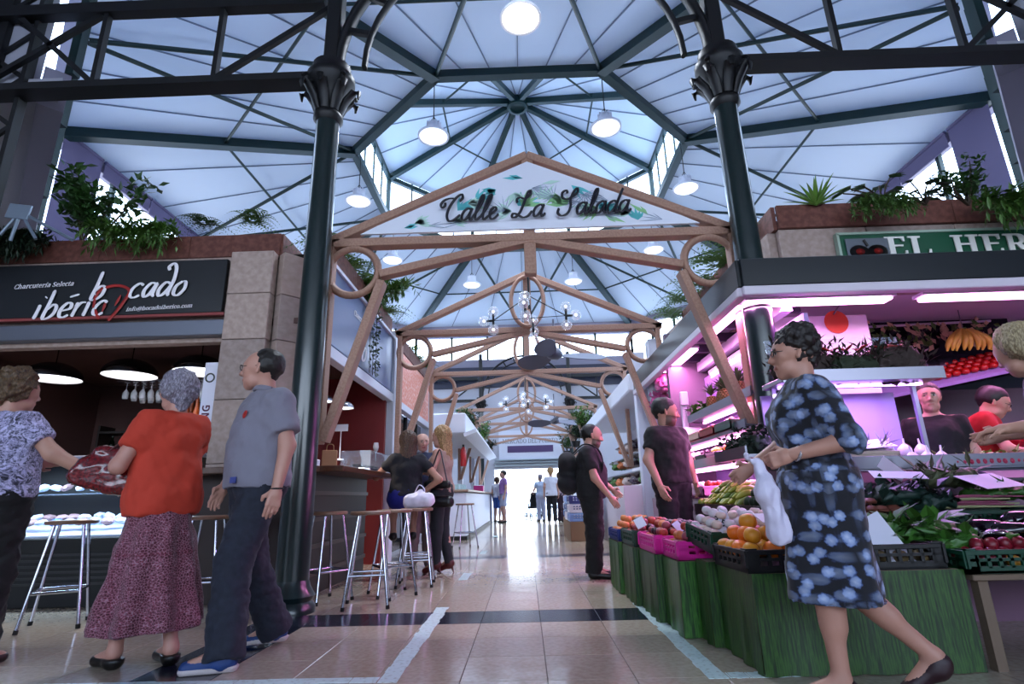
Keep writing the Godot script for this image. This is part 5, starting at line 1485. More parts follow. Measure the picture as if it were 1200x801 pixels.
	var sets := [[fm[0], fm[0], fm[1], fm[3]], [fm[0], fm[1], fm[2], fm[3], fm[2]], [fm[2], fm[3], fm[0]], [fm[4], fm[1]]]
	var lb := ["reddish peach in the pink crate beside the garlic", "peach or plum in the second pink crate", "plum in the green crate beyond the pink ones", "golden apricot in the blue crate"]
	for q in fz:
		crate("fruit_crate", q[4], q[1], q[3], 0.03, q[2])
		pile(["peach", "peach", "plum", "apricot"][q[0]], pm, sets[q[0]], lb[q[0]], ["peach", "peach", "plum", "apricot"][q[0]], lb[q[0]].get_slice(" in ", 1) + " fruit", -q[3].x * 0.5 + 0.02, q[3].x * 0.5 - 0.02, q[3].z * 0.5 - 0.02, -q[3].z * 0.5 + 0.02, 0.05, 0.074, 3, true, q[1], 0.03)
	card(px(795, 617, -4.15), Vector2(0.07, 0.08), Vector3(-0.6, 0.4, 0.4), "pink tinted price card stuck among the peaches")
	card(px(750, 612, -4.7), Vector2(0.08, 0.09), Vector3(-0.5, -0.4, 0.5), "tilted price card stuck among the plums")
	# baskets and crates of the front rows
	crate("mesh_basket", "black mesh basket with potatoes beside the dress hem", Vector3(1.88, 0.462, -3.2), Vector3(0.46, 0.12, 0.4), 0.02, black)
	pile("potato", ball(0.04, 0.8).mesh(), [mat("potato_skin", Color(0.4, 0.33, 0.2), 0.7)], "brown potato in the black mesh basket", "potato", "potatoes in the mesh basket", -0.2, 0.2, 0.17, -0.17, 0.01, 0.085, 1, true, Vector3(1.88, 0.47, -3.2))
	card(px(1040, 636, -3.1), Vector2(0.17, 0.3), Vector3(-0.35, 0.2, 0.35), "large pale leaning price card behind the black mesh basket")
	crate("vegetable_crate", "long green crate of radishes and roots overhanging the dark gap", Vector3(2.62, 0.44, -3.16), Vector3(0.9, 0.11, 0.42), 0.0, green)
	crate("vegetable_crate", "second long green crate at the end of the front row", Vector3(3.55, 0.44, -3.16), Vector3(0.9, 0.11, 0.42), 0.0, green)
	pile("red_radish", ball(0.032, 1.2).mesh(), [mat("radish_red", Color(0.45, 0.04, 0.12), 0.4)], "dark red radish in the long green crate", "radish", "radishes in the long green crate", -0.34, 0.0, 0.14, -0.17, 0.05, 0.064, 2, true, Vector3(2.62, 0.44, -3.16))
	pile("yellow_onion", ball(0.036, 0.9).mesh(), [mat("onion_gold", Color(0.7, 0.5, 0.15), 0.4), mat("onion_pale", Color(0.75, 0.7, 0.68), 0.4)], "pale onion at the lip of the long green crate", "onion", "onions in the long green crate", -0.2, 0.42, 0.19, 0.1, 0.01, 0.075, 1, true, Vector3(2.62, 0.44, -3.16))
	var auber := G.new().lathe([Vector2(0, -0.12), Vector2(0.035, -0.11), Vector2(0.055, -0.06), Vector2(0.05, 0.0), Vector2(0.035, 0.07), Vector2(0.02, 0.11), Vector2(0, 0.115)], 14).mesh()
	var cap := G.new().lathe([Vector2(0.026, 0.09), Vector2(0.02, 0.115), Vector2(0.008, 0.125), Vector2(0.007, 0.16), Vector2(0, 0.16)], 8).mesh()
	for k in 7:
		var t := thing("aubergine", "glossy dark aubergine lying in the front vegetable row", "aubergine", [px(1150, 618, -3.3), px(1180, 622, -3.25), px(1196, 608, -3.4), px(1165, 630, -3.2), px(1225, 615, -3.3), px(1250, 620, -3.25), px(1215, 632, -3.2)][k], 0, "aubergines in the front row")
		t.rotation = Vector3(1.4, rr(-1, 1) + 1.2, 0.2)
		part("body", auber, mat("aubergine_skin", Color(0.035, 0.01, 0.05), 0.12, 0.0, {"coat": 0.7}), t)
		part("calyx", cap, mat("leaf_b"), t)
	var leafy := mat("chard_leaf", Color(0.2, 0.38, 0.12), 0.45, 0.0, {"back": Color(0.08, 0.14, 0.03)})
	var leafy2 := mat("kale_leaf", Color(0.10, 0.2, 0.17), 0.5, 0.0, {"back": Color(0.03, 0.05, 0.03)})
	greens("leafy_greens", "bunch of bright green chard leaves before the green crates", px(1075, 632, -3.3), Vector3(0.42, 0.1, 0.22), 60, 0.16, 0.07, leafy, 7)
	greens("leafy_greens", "second bunch of chard leaves with pale stalks beside the radishes", px(1115, 642, -3.2), Vector3(0.25, 0.08, 0.2), 40, 0.13, 0.06, leafy, 8)
	crate("vegetable_crate", "green crate with blue insert at the foot of the kale", Vector3(2.06, 0.585, -3.68), Vector3(0.5, 0.12, 0.36), 0.0, green)
	crate("vegetable_crate", "dark green crate of red stalks on the middle step", Vector3(2.75, 0.585, -3.68), Vector3(0.8, 0.13, 0.36), 0.0, green)
	crate("vegetable_crate", "green crate at the end of the middle step", Vector3(3.65, 0.585, -3.68), Vector3(0.9, 0.13, 0.36), 0.0, green)
	greens("kale_bunch", "blue green kale bunch on the middle step", px(1055, 588, -3.65), Vector3(0.36, 0.1, 0.24), 70, 0.11, 0.06, leafy2, 9)
	greens("kale_bunch", "small dark kale bunch beside the green crate", px(1092, 594, -3.62), Vector3(0.24, 0.08, 0.2), 40, 0.1, 0.05, leafy2, 10)
	var stalk := mat("red_stalk", Color(0.55, 0.25, 0.36), 0.45)
	for k in 20:
		var a := Vector3(2.42 + rr(0, 0.25), 0.735 + 0.014 * (k / 4), -3.68 - 0.13 + 0.075 * (k % 4))
		solo("chard_stalk", G.new().tube([a, a + Vector3(0.25, rr(-0.003, 0.005), rr(-0.02, 0.02)), a + Vector3(0.5, rr(-0.01, 0.004), rr(-0.04, 0.04))], [0.012, 0.01, 0.005], 6), stalk if k % 3 else mat("pale_stalk", Color(0.62, 0.62, 0.45), 0.5), "thin red chard stalk lying on the dark green crate", "chard stalk", "red chard stalks")
	greens("asparagus_bundle", "grey green bundle of asparagus behind the red stalks", px(1110, 566, -3.8), Vector3(0.4, 0.1, 0.16), 50, 0.16, 0.03, mat("asparagus", Color(0.33, 0.36, 0.25), 0.55), 13)
	greens("green_beans", "heap of green beans under the white sheet", px(1175, 582, -3.7), Vector3(0.45, 0.06, 0.26), 50, 0.14, 0.02, leafy, 19)
	card(px(1160, 563, -3.6), Vector2(0.34, 0.2), Vector3(-1.15, 0.2, 0.1), "white paper sheet lying over the beans")
	card(px(1052, 556, -3.6), Vector2(0.3, 0.1), Vector3(-1.1, -0.1, -0.12), "white paper sheet lying over the kale")
	card(px(1045, 550, -3.75), Vector2(0.14, 0.16), Vector3(-0.5, 0.3, 0.6), "tilted seed packet card with red flowers by the mushrooms")
	pile("mushroom", G.new().lathe([Vector2(0, 0.025), Vector2(0.03, 0.02), Vector2(0.045, 0.0), Vector2(0.04, -0.012), Vector2(0.012, -0.012), Vector2(0.012, -0.04), Vector2(0, -0.04)], 10).mesh(), [mat("mushroom_brown", Color(0.42, 0.22, 0.17), 0.6)], "brown mushroom cap in the crate beside the seed packet", "mushroom", "brown mushrooms", -0.22, 0.2, 0.14, -0.14, 0.1, 0.07, 2, false, Vector3(2.1, 0.6, -3.7))
	# upper counter: onions, radish bunches, boxes
	pile("white_onion", G.new().lathe([Vector2(0, -0.05), Vector2(0.035, -0.042), Vector2(0.052, -0.01), Vector2(0.048, 0.02), Vector2(0.025, 0.045), Vector2(0.008, 0.06), Vector2(0.006, 0.1), Vector2(0, 0.1)], 12).mesh(), [mat("onion_white", Color(0.84, 0.8, 0.84), 0.35)], "large white onion stacked on the steel counter", "onion", "white onions on the counter", -0.24, 0.2, 0.14, -0.14, 0.0, 0.1, 2, false, Vector3(2.86, 1.0, -4.17))
	greens("radish_bunch", "heap of pink radish bunches with pale green tops", Vector3(3.3, 1.02, -4.15), Vector3(0.5, 0.06, 0.24), 50, 0.09, 0.03, mat("radish_top", Color(0.45, 0.55, 0.25), 0.5), 23)
	pile("pink_radish", ball(0.022, 1.1).mesh(), [mat("radish_pink", Color(0.65, 0.05, 0.25), 0.35)], "small pink radish at the edge of the steel counter", "radish", "pink radishes on the counter", -0.3, 0.3, 0.06, -0.03, 0.0, 0.044, 2, true, Vector3(3.3, 1.0, -4.02))
	crate("pink_tray", "magenta plastic tray under the radish bunches", Vector3(3.4, 0.995, -4.05), Vector3(0.5, 0.06, 0.14), 0.0, pink, false)
	crate("carton_box", "pale printed carton lying open on the steel counter", Vector3(2.5, 0.995, -4.17), Vector3(0.36, 0.12, 0.28), 0.0, mat("carton", Color(0.75, 0.68, 0.62), 0.7), false)
	crate("small_crate", "small dark green crate on the steel counter", Vector3(2.2, 0.995, -4.17), Vector3(0.24, 0.15, 0.26), 0.0, green, false)
	greens("herb_bundle", "pale wrapped herbs lying on the printed carton", Vector3(2.5, 1.1, -4.17), Vector3(0.4, 0.05, 0.2), 40, 0.18, 0.02, mat("herb_pale", Color(0.6, 0.55, 0.6), 0.5), 29)
	card(Vector3(2.55, 1.17, -4.1), Vector2(0.28, 0.14), Vector3(-1.1, 0.1, 0.15), "white sheet lying on the pale carton")
	# shelf of dried herbs over the counter
	var hs := thing("herb_shelf", "steel shelf on posts over the counter heaped with dried herbs", "shelf", Vector3(2.55, 0, -4.25))
	part("board", G.new().box(Vector3(0, 1.66, 0), Vector3(1.2, 0.04, 0.36), Basis.IDENTITY, 0.004), steel, hs)
	part("edge", G.new().box(Vector3(0, 1.68, 0.19), Vector3(1.2, 0.09, 0.02)), steel, hs)
	for x in [-0.55, 0.55]:
		part("post", G.new().box(Vector3(x, 1.32, -0.1), Vector3(0.03, 0.66, 0.03)), steel, hs)
	part("glass_back", G.new().box(Vector3(0.05, 1.88, -0.2), Vector3(1.1, 0.4, 0.01), Basis(Vector3.RIGHT, -0.2)), mat("shelf_glass"), hs)
	part("tube", G.new().box(Vector3(0, 1.63, 0.0), Vector3(1.1, 0.02, 0.04)), mat("tube_violet", Color(1, 0.9, 1), 0.4, 0.0, {"emit": Color(0.8, 0.6, 1.0), "energy": 3.0}), hs)
	area(hs, Vector3(0, 1.6, 0), Vector2(1.1, 0.06), Vector3.DOWN, Color(0.8, 0.6, 1.0), 1.3)
	part("back_plate", G.new().box(Vector3(0.0, 1.35, -0.35), Vector3(1.1, 0.55, 0.02)), mat("lilac_plate", Color(0.6, 0.5, 0.75), 0.35), hs)
	for q in [[2.2, 0], [2.55, 1], [2.9, 0]]:
		greens("dried_herbs", "heap of dark dried herbs and chillies on the steel shelf", Vector3(q[0], 1.69, -4.24), Vector3(0.46, 0.27 - 0.07 * q[1], 0.32), 260, 0.1, 0.022, mat("dried_herb", Color(0.17, 0.12, 0.11), 0.8) if q[1] == 0 else mat("dried_green", Color(0.12, 0.16, 0.09), 0.8), 33 + int(q[0] * 10), "herbs", "dried herbs on the shelf")
	pile("red_chilli", G.new().tube([Vector3(-0.05, 0, 0), Vector3(0, 0.008, 0), Vector3(0.05, 0, 0.01)], [0.008, 0.011, 0.002], 6).mesh(), [mat("chilli_red", Color(0.5, 0.08, 0.06), 0.4)], "dried red chilli on the herb heap", "chilli", "dried chillies", -0.4, 0.4, 0.1, -0.1, 0.0, 0.1, 1, true, Vector3(2.6, 1.86, -4.2))
	# sloping tomato rack behind the sellers
	var tr := thing("tomato_rack", "sloping rack of red tomatoes behind the sellers", "rack", px(1140, 432, -6.2))
	part("board", G.new().box(Vector3.ZERO, Vector3(2.2, 0.04, 0.5), Basis(Vector3.RIGHT, 0.5) * Basis(Vector3.BACK, 0.2)), mat("lilac_plate"), tr)
	var tom := ball(0.045, 0.85, 0.2, 10).mesh()
	for k in 44:
		var p := Basis(Vector3.RIGHT, 0.5) * Basis(Vector3.BACK, 0.2) * Vector3(-0.5 + 0.1 * (k % 11), 0.06, -0.15 + 0.1 * (k / 11)) + tr.position
		solo("tomato", tom, mat("tomato_red", Color(0.62, 0.07, 0.05), 0.3), "red tomato on the sloping rack behind the sellers", "tomato", "tomatoes on the rack", p)
	for q in [[4.4, 1.15, -5.6], [5.1, 1.2, -5.7]]:
		greens("red_pepper_heap", "heap of red peppers on the back counter beside the seller in red", Vector3(q[0], q[1], q[2]), Vector3(0.6, 0.2, 0.4), 60, 0.1, 0.08, mat("pepper_skin", Color(0.55, 0.06, 0.12), 0.3), int(q[0] * 10), "vegetable", "pepper heaps")
	var bcn := thing("back_counter", "pale counter along the back of the fruit stall", "counter", Vector3(4.9, 0, -5.7))
	part("body", G.new().box(Vector3(0, 0.55, 0), Vector3(3.6, 1.1, 0.6), Basis.IDENTITY, 0.01), mat("stall_back"), bcn)
	# side tiers along the aisle
	var sd := thing("aisle_display", "tiered steel display of the fruit stall along the aisle", "display", Vector3.ZERO)
	part("base", G.new().box(Vector3(1.86, 0.36, -4.72), Vector3(0.5, 0.72, 1.4)), mat("stand_wood"), sd)
	part("tray_front", G.new().box(Vector3(1.6, 0.71, -4.72), Vector3(0.02, 0.1, 1.4)), mat("tray_dark", Color(0.15, 0.12, 0.13), 0.4), sd)
	part("tray_front", G.new().box(Vector3(1.86, 0.71, -4.03), Vector3(0.52, 0.1, 0.02)), mats["tray_dark"], sd)
	part("back_plate", G.new().box(Vector3(2.5, 1.35, -6.6), Vector3(0.04, 2.0, 4.0)), mat("lilac_plate"), sd)
	for q in [[2.02, 1.12, 0.36, -6.3, 2.5], [2.18, 1.42, 0.34, -6.2, 2.4], [2.26, 1.72, 0.32, -6.0, 2.0]]:
		part("shelf", G.new().box(Vector3(q[0], q[1], q[3]), Vector3(q[2], 0.025, q[4]), Basis(Vector3.BACK, -0.12)), steel, sd)
		part("shelf_edge", G.new().box(Vector3(q[0] - q[2] * 0.5, q[1] + 0.03, q[3]), Vector3(0.015, 0.09, q[4])), steel, sd)
		part("shelf_tube", G.new().box(Vector3(q[0], q[1] - 0.03, q[3]), Vector3(0.03, 0.02, q[4] * 0.9)), mat("tube_pink"), sd)
	part("side_shelf", G.new().box(Vector3(1.84, 1.12, -4.62), Vector3(0.3, 0.025, 0.7)).box(Vector3(1.96, 0.9, -4.3), Vector3(0.02, 0.44, 0.02)).box(Vector3(1.96, 0.9, -4.94), Vector3(0.02, 0.44, 0.02)), steel, sd)
	part("shelf_edge", G.new().box(Vector3(1.69, 1.15, -4.62), Vector3(0.015, 0.09, 0.7)), steel, sd)
	area(sd, Vector3(2.1, 1.66, -6.0), Vector2(0.1, 1.8), Vector3(-0.2, -1, 0), Color(1.0, 0.6, 0.92), 1.6)
	area(sd, Vector3(2.0, 1.36, -6.0), Vector2(0.1, 2.0), Vector3(-0.2, -1, 0), Color(1.0, 0.6, 0.92), 1.2)
	area(sd, Vector3(1.95, 1.05, -5.8), Vector2(0.1, 2.6), Vector3(-0.2, -1, 0), Color(1.0, 0.6, 0.92), 1.2)
	part("lower_counter", G.new().box(Vector3(2.05, 0.4, -6.7), Vector3(0.6, 0.8, 2.4)), mat("counter_pink"), sd)
	for k in 6:
		part("shelf_bracket", G.new().box(Vector3(2.3, 1.4, -5.0 - 0.5 * k), Vector3(0.3, 0.02, 0.02), Basis(Vector3.BACK, 0.5)), steel, sd)
	var cuke := []
	for k in 2:
		var pts := []
		for j in 6:
			var u := j / 5.0
			pts.append(Vector3(-0.1 + 0.2 * u, 0.03 * sin(u * PI), 0))
		cuke.append(G.new().tube(pts, [0.008, 0.022, 0.026, 0.026, 0.021, 0.006], 8).mesh())
	rng.seed = 44
	pile("plantain", cuke[0], [mat("plantain_green", Color(0.33, 0.42, 0.12), 0.42), mat("plantain_yellow", Color(0.55, 0.55, 0.16), 0.42)], "green and yellow plantain heaped in the dark tray", "plantain", "plantains in the dark tray", -0.16, 0.2, 0.2, -0.4, 0.72, 0.062, 4, false, Vector3(1.84, 0.02, -4.7), 0.2)
	pile("avocado", ball(0.042, 1.25).mesh(), [mat("avocado_skin", Color(0.09, 0.16, 0.07), 0.5)], "dark green avocado heaped beside the plantains", "avocado", "avocados beside the plantains", -0.2, 0.22, 0.19, -0.19, 0.72, 0.085, 3, true, Vector3(1.86, 0.02, -4.24))
	pile("pear", ball(0.034, 1.3).mesh(), [mat("pear_green", Color(0.5, 0.52, 0.2), 0.45)], "small green pear at the far end of the dark tray", "pear", "pears in the dark tray", -0.2, 0.2, 0.12, -0.12, 0.72, 0.07, 2, true, Vector3(1.82, 0.02, -5.29))
	# pineapples
	var pb := []
	for k in 10:
		var a := PI * k / 9 - PI / 2
		pb.append(Vector2(0.062 * pow(maxf(cos(a), 0.0), 0.6), 0.1 + 0.1 * sin(a)))
	var body := G.new().lathe(pb, 16).mesh()
	var studs := G.new()
	for r in 9:
		for k in 11:
			var a := TAU * (k + 0.5 * (r % 2)) / 11
			var y := 0.022 + r * 0.0195
			var rad := 0.062 * pow(maxf(1.0 - pow((y - 0.1) / 0.1, 2.0), 0.0), 0.3)
			studs.lathe([Vector2(0.014, 0), Vector2(0.009, 0.006), Vector2(0, 0.01)], 4, Transform3D(Basis(Vector3.UP, -a) * Basis(Vector3.BACK, -PI / 2), Vector3(cos(a) * rad, y, sin(a) * rad)))
	var studm := studs.mesh()
	var crown := []
	for r in 4:
		for k in 9 - r:
			var a := TAU * k / (9 - r) + r * 0.3
			var el := 0.5 + r * 0.3
			var lf := G.new()
			var d := Vector3(cos(a) * cos(el), sin(el), sin(a) * cos(el))
			lf.leaf(Vector3(0, 0.195, 0), Vector3(0, 0.195, 0) + d * 0.17, 0.03, Vector3.UP, 0.02)
			crown.append(lf.mesh())
	var pine: Node3D = null
	var ps := [[823, 488, -6.35], [838, 484, -6.2], [853, 478, -6.0], [868, 470, -5.7], [884, 466, -5.5], [860, 464, -6.3], [876, 460, -5.9]]
	for k in ps.size():
		var at := px(ps[k][0], ps[k][1], ps[k][2])
		at = Vector3(2.2 + 0.1 * (k % 2), 1.74, ps[k][2])
		if pine == null:
			pine = thing("pineapple", "ripe pineapple with leafy crown on the upper aisle shelf", "pineapple", at, 0, "pineapples on the upper shelf")
			part("fruit", body, mat("pineapple_skin", Color(0.5, 0.36, 0.12), 0.6), pine)
			part("eyes", studm, mat("pineapple_eye", Color(0.38, 0.3, 0.12), 0.6), pine)
			for lf in crown:
				part("crown_leaf", lf, mat("pineapple_leaf", Color(0.3, 0.4, 0.24), 0.5), pine)
		else:
			copy(pine, at, k * 0.7)
	# crates and flowers on the aisle shelves
	for k in 3:
		var at := Vector3(2.12, 1.44, -5.5 - 0.5 * k)
		crate("tilted_tray", ["dark green tilted tray of peaches under the pineapples", "red tilted tray of apricots under the pineapples", "cardboard tilted tray of fruit at the end of the shelf"][k], at, Vector3(0.3, 0.09, 0.46), 0.0, [green, mat("tray_red", Color(0.5, 0.08, 0.08), 0.5), mat("carton")][k], false)
		pile("shelf_peach", pm, [fm[0], fm[1], fm[3]], "peach in a tilted tray under the pineapples", "peach", "peaches under the pineapples", -0.13, 0.13, 0.2, -0.2, 0.01, 0.074, 2, true, at)
	greens("broccoli_bunch", "dark green broccoli bunch on the lower aisle shelf beside the column", Vector3(1.84, 1.14, -4.45), Vector3(0.24, 0.2, 0.3), 200, 0.06, 0.04, mat("broccoli", Color(0.07, 0.14, 0.09), 0.7), 51)
	greens("broccoli_bunch", "second broccoli bunch with pale stems on the lower aisle shelf", Vector3(1.84, 1.14, -4.78), Vector3(0.24, 0.16, 0.3), 180, 0.06, 0.04, mats["broccoli"], 52)
	for k in 4:
		crate("veg_punnet", ["clear pink punnet of salad leaves on the lower shelf", "dark punnet of berries on the lower shelf", "pale punnet of mushrooms on the lower shelf", "red punnet of cherries on the lower shelf"][k], Vector3(1.98, 1.14, -5.55 - 0.38 * k), Vector3(0.26, 0.1, 0.32), 0.0, [mat("punnet_pink", Color(0.8, 0.5, 0.7), 0.3), black, mat("carton"), mat("tray_red")][k], false)
	rng.seed = 61
	for k in 4:
		var at := Vector3(1.98, 0.82, -5.75 - 0.42 * k)
		crate("lower_tray", ["pink tray of strawberries beyond the person in black", "white tray of pale mushrooms beyond the person in black", "magenta tray of flowers beyond the person in black", "white tray of grapes beyond the person in black"][k], at, Vector3(0.5, 0.1, 0.38), 0.0, [mat("punnet_pink"), mat("panel_white"), pink, mat("panel_white")][k], false)
		pile(["strawberry", "pale_mushroom", "flower_head", "grape_cluster"][k], ball(0.035).mesh(), [[fm[0]], [gar], [mat("flower_pink", Color(0.75, 0.2, 0.5), 0.6)], [mat("grape", Color(0.3, 0.34, 0.14), 0.35)]][k], ["red strawberry in the pink tray", "pale mushroom in the white tray", "pink flower head in the magenta tray", "green grape cluster in the white tray"][k], ["strawberry", "mushroom", "flower", "grapes"][k], "produce in lower tray %s" % ["a", "b", "c", "d"][k], -0.22, 0.22, 0.16, -0.16, 0.03, 0.075, 2, true, at)
	rng.seed = 66
	for k in 5:
		var at := Vector3(2.1, 1.14, -5.3 - 0.36 * k)
		pile("shelf_fruit", pm, [[mat("tomato_red")], [fm[4]], [mat("pear_green")], [fm[2]], [gar]][k], ["tomato on the lower aisle shelf", "apricot on the lower aisle shelf", "pear on the lower aisle shelf", "plum on the lower aisle shelf", "garlic bulb on the lower aisle shelf"][k], "fruit", "fruit row %s on the lower shelf" % ["a", "b", "c", "d", "e"][k], -0.1, 0.14, 0.16, -0.16, 0.07, 0.074, 2, true, at)
	for k in 3:
		greens("salad_head", "curly green salad head on the upper aisle shelf", Vector3(2.24, 1.74, -6.6 - 0.22 * k), Vector3(0.22, 0.14, 0.2), 50, 0.09, 0.07, leafy, 300 + k, "salad", "salad heads on the upper shelf")
	for q in [[780, 455, -8.0], [800, 450, -7.6], [775, 480, -8.2]]:
		greens("net_bag", "pink net bag of fruit hanging above the person in black", px(q[0], q[1], q[2]), Vector3(0.3, 0.25, 0.25), 60, 0.1, 0.07, mat("net_pink", Color(0.75, 0.42, 0.62), 0.4), 70 + int(q[0]), "net bag", "hanging net bags")
	solo("weighing_scale", G.new().box(Vector3(0, 0.1, 0), Vector3(0.3, 0.2, 0.25), Basis.IDENTITY, 0.02).box(Vector3(0, 0.36, -0.05), Vector3(0.07, 0.34, 0.05), Basis.IDENTITY, 0.01).box(Vector3(0, 0.58, 0), Vector3(0.1, 0.18, 0.05), Basis.IDENTITY, 0.01), white, "white weighing scale with a tall display on the aisle shelf", "scale", "", Vector3(2.1, 1.46, -7.1))
	# fruit shop farther along the aisle
	var bx := mat("carton_brown", Color(0.5, 0.38, 0.28), 0.75)
	var k2 := 0
	for q in [[1.05, -11.6], [1.05, -12.4], [1.1, -13.3], [1.15, -14.3]]:
		crate("cardboard_box", "brown cardboard box at the foot of the far stall", Vector3(q[0] + 0.1, 0, q[1]), Vector3(0.6, 0.36, 0.5), 0.05, bx, false).set_meta("group", "cardboard boxes by the far stall")
		for j in 3:
			crate("stacked_crate", "pale and blue produce crate stacked on a cardboard box", Vector3(q[0] + 0.1, 0.37 + 0.17 * j, q[1]), Vector3(0.58, 0.15, 0.48), 0.02, [mat("crate_sky", Color(0.5, 0.62, 0.82), 0.45), mat("panel_white"), blue][(j + k2) % 3]).set_meta("group", "stacked crates by the far stall")
		k2 += 1
	var fs := thing("far_stall", "pale stall with sloping shelves beyond the person with the backpack", "stall", Vector3(2.3, 0, -12.5))
	part("body", G.new().box(Vector3(0, 0.5, 0), Vector3(1.4, 1.0, 6.5)), mat("panel_white"), fs)
	for y in [1.2, 1.6, 2.0]:
		part("shelf", G.new().box(Vector3(0.1 + (y - 1.2) * 0.5, y, 0), Vector3(0.5, 0.03, 6.4), Basis(Vector3.BACK, -0.35)), steel, fs)
	part("back_wall", G.new().box(Vector3(0.75, 1.5, 0), Vector3(0.1, 3.0, 6.5)), mat("panel_white"), fs)
	part("end_post", G.new().box(Vector3(-0.3, 1.6, 3.3), Vector3(0.2, 3.2, 0.2), Basis.IDENTITY, 0.01), mat("post_white"), fs)
	part("canopy", G.new().box(Vector3(0.2, 2.7, 0), Vector3(1.4, 0.3, 6.6), Basis.IDENTITY, 0.02), mat("kiosk_white"), fs)
	for j in 18:
		greens("shelf_produce", "small heap of mixed produce on the far stall shelves", Vector3(2.2 + 0.2 * (j % 3), 1.08 + 0.4 * (j % 3), -10.0 - 0.85 * (j / 3)), Vector3(0.35, 0.12, 0.5), 24, 0.1, 0.07, [mat("leaf_b"), mat("peach_gold"), mat("garlic_warm"), mat("plum_dark")][j % 4], 200 + j, "produce", "produce on the far stall")
	var jk := thing("shop_shelving", "dark purple shelving with black goods beside the white post", "shelving", Vector3(2.45, 0, -8.7))
	part("body", G.new().box(Vector3(0, 0.6, 0), Vector3(0.8, 1.2, 0.8)), mat("panel_white"), jk)
	part("post", G.new().box(Vector3(-0.35, 1.6, 0.3), Vector3(0.22, 3.2, 0.22), Basis.IDENTITY, 0.01), mat("post_white"), jk)

# ---------------------------------------------------------------- rounded bodies: tapered bones joined by a smooth minimum, meshed as surface nets
# bone: [a, b, radius a, radius b, blend, x scale, z scale, cut at b, sign]
func sdf_part(parent: Node, called: String, bones: Array, cell: float, m: Material, opt := {}) -> MeshInstance3D:
	return sdf_multi(parent, called, [{"bones": bones, "cell": cell, "opt": opt}], m)

func sdf_multi(parent: Node, called: String, grids: Array, m: Material) -> MeshInstance3D:
	var o := MeshInstance3D.new()
	o.name = called
	o.material_override = m
	parent.add_child(o, true)
	jobs.append({"node": o, "grids": grids, "v": PackedVector3Array(), "n": PackedVector3Array(), "c": PackedColorArray(), "ix": PackedInt32Array()})
	return o

func run_jobs() -> void:
	var id := WorkerThreadPool.add_group_task(run_job, jobs.size(), -1, true)
	WorkerThreadPool.wait_for_group_task_completion(id)
	for j in jobs:
		var arr := []
		arr.resize(Mesh.ARRAY_MAX)
		arr[Mesh.ARRAY_VERTEX] = j.v
		arr[Mesh.ARRAY_NORMAL] = j.n
		arr[Mesh.ARRAY_COLOR] = j.c
		arr[Mesh.ARRAY_INDEX] = j.ix
		var m := ArrayMesh.new()
		m.add_surface_from_arrays(Mesh.PRIMITIVE_TRIANGLES, arr)
		j.node.mesh = m

func run_job(k: int) -> void:
	for g in jobs[k].grids:
		nets(jobs[k], g.bones, g.cell, g.get("opt", {}))

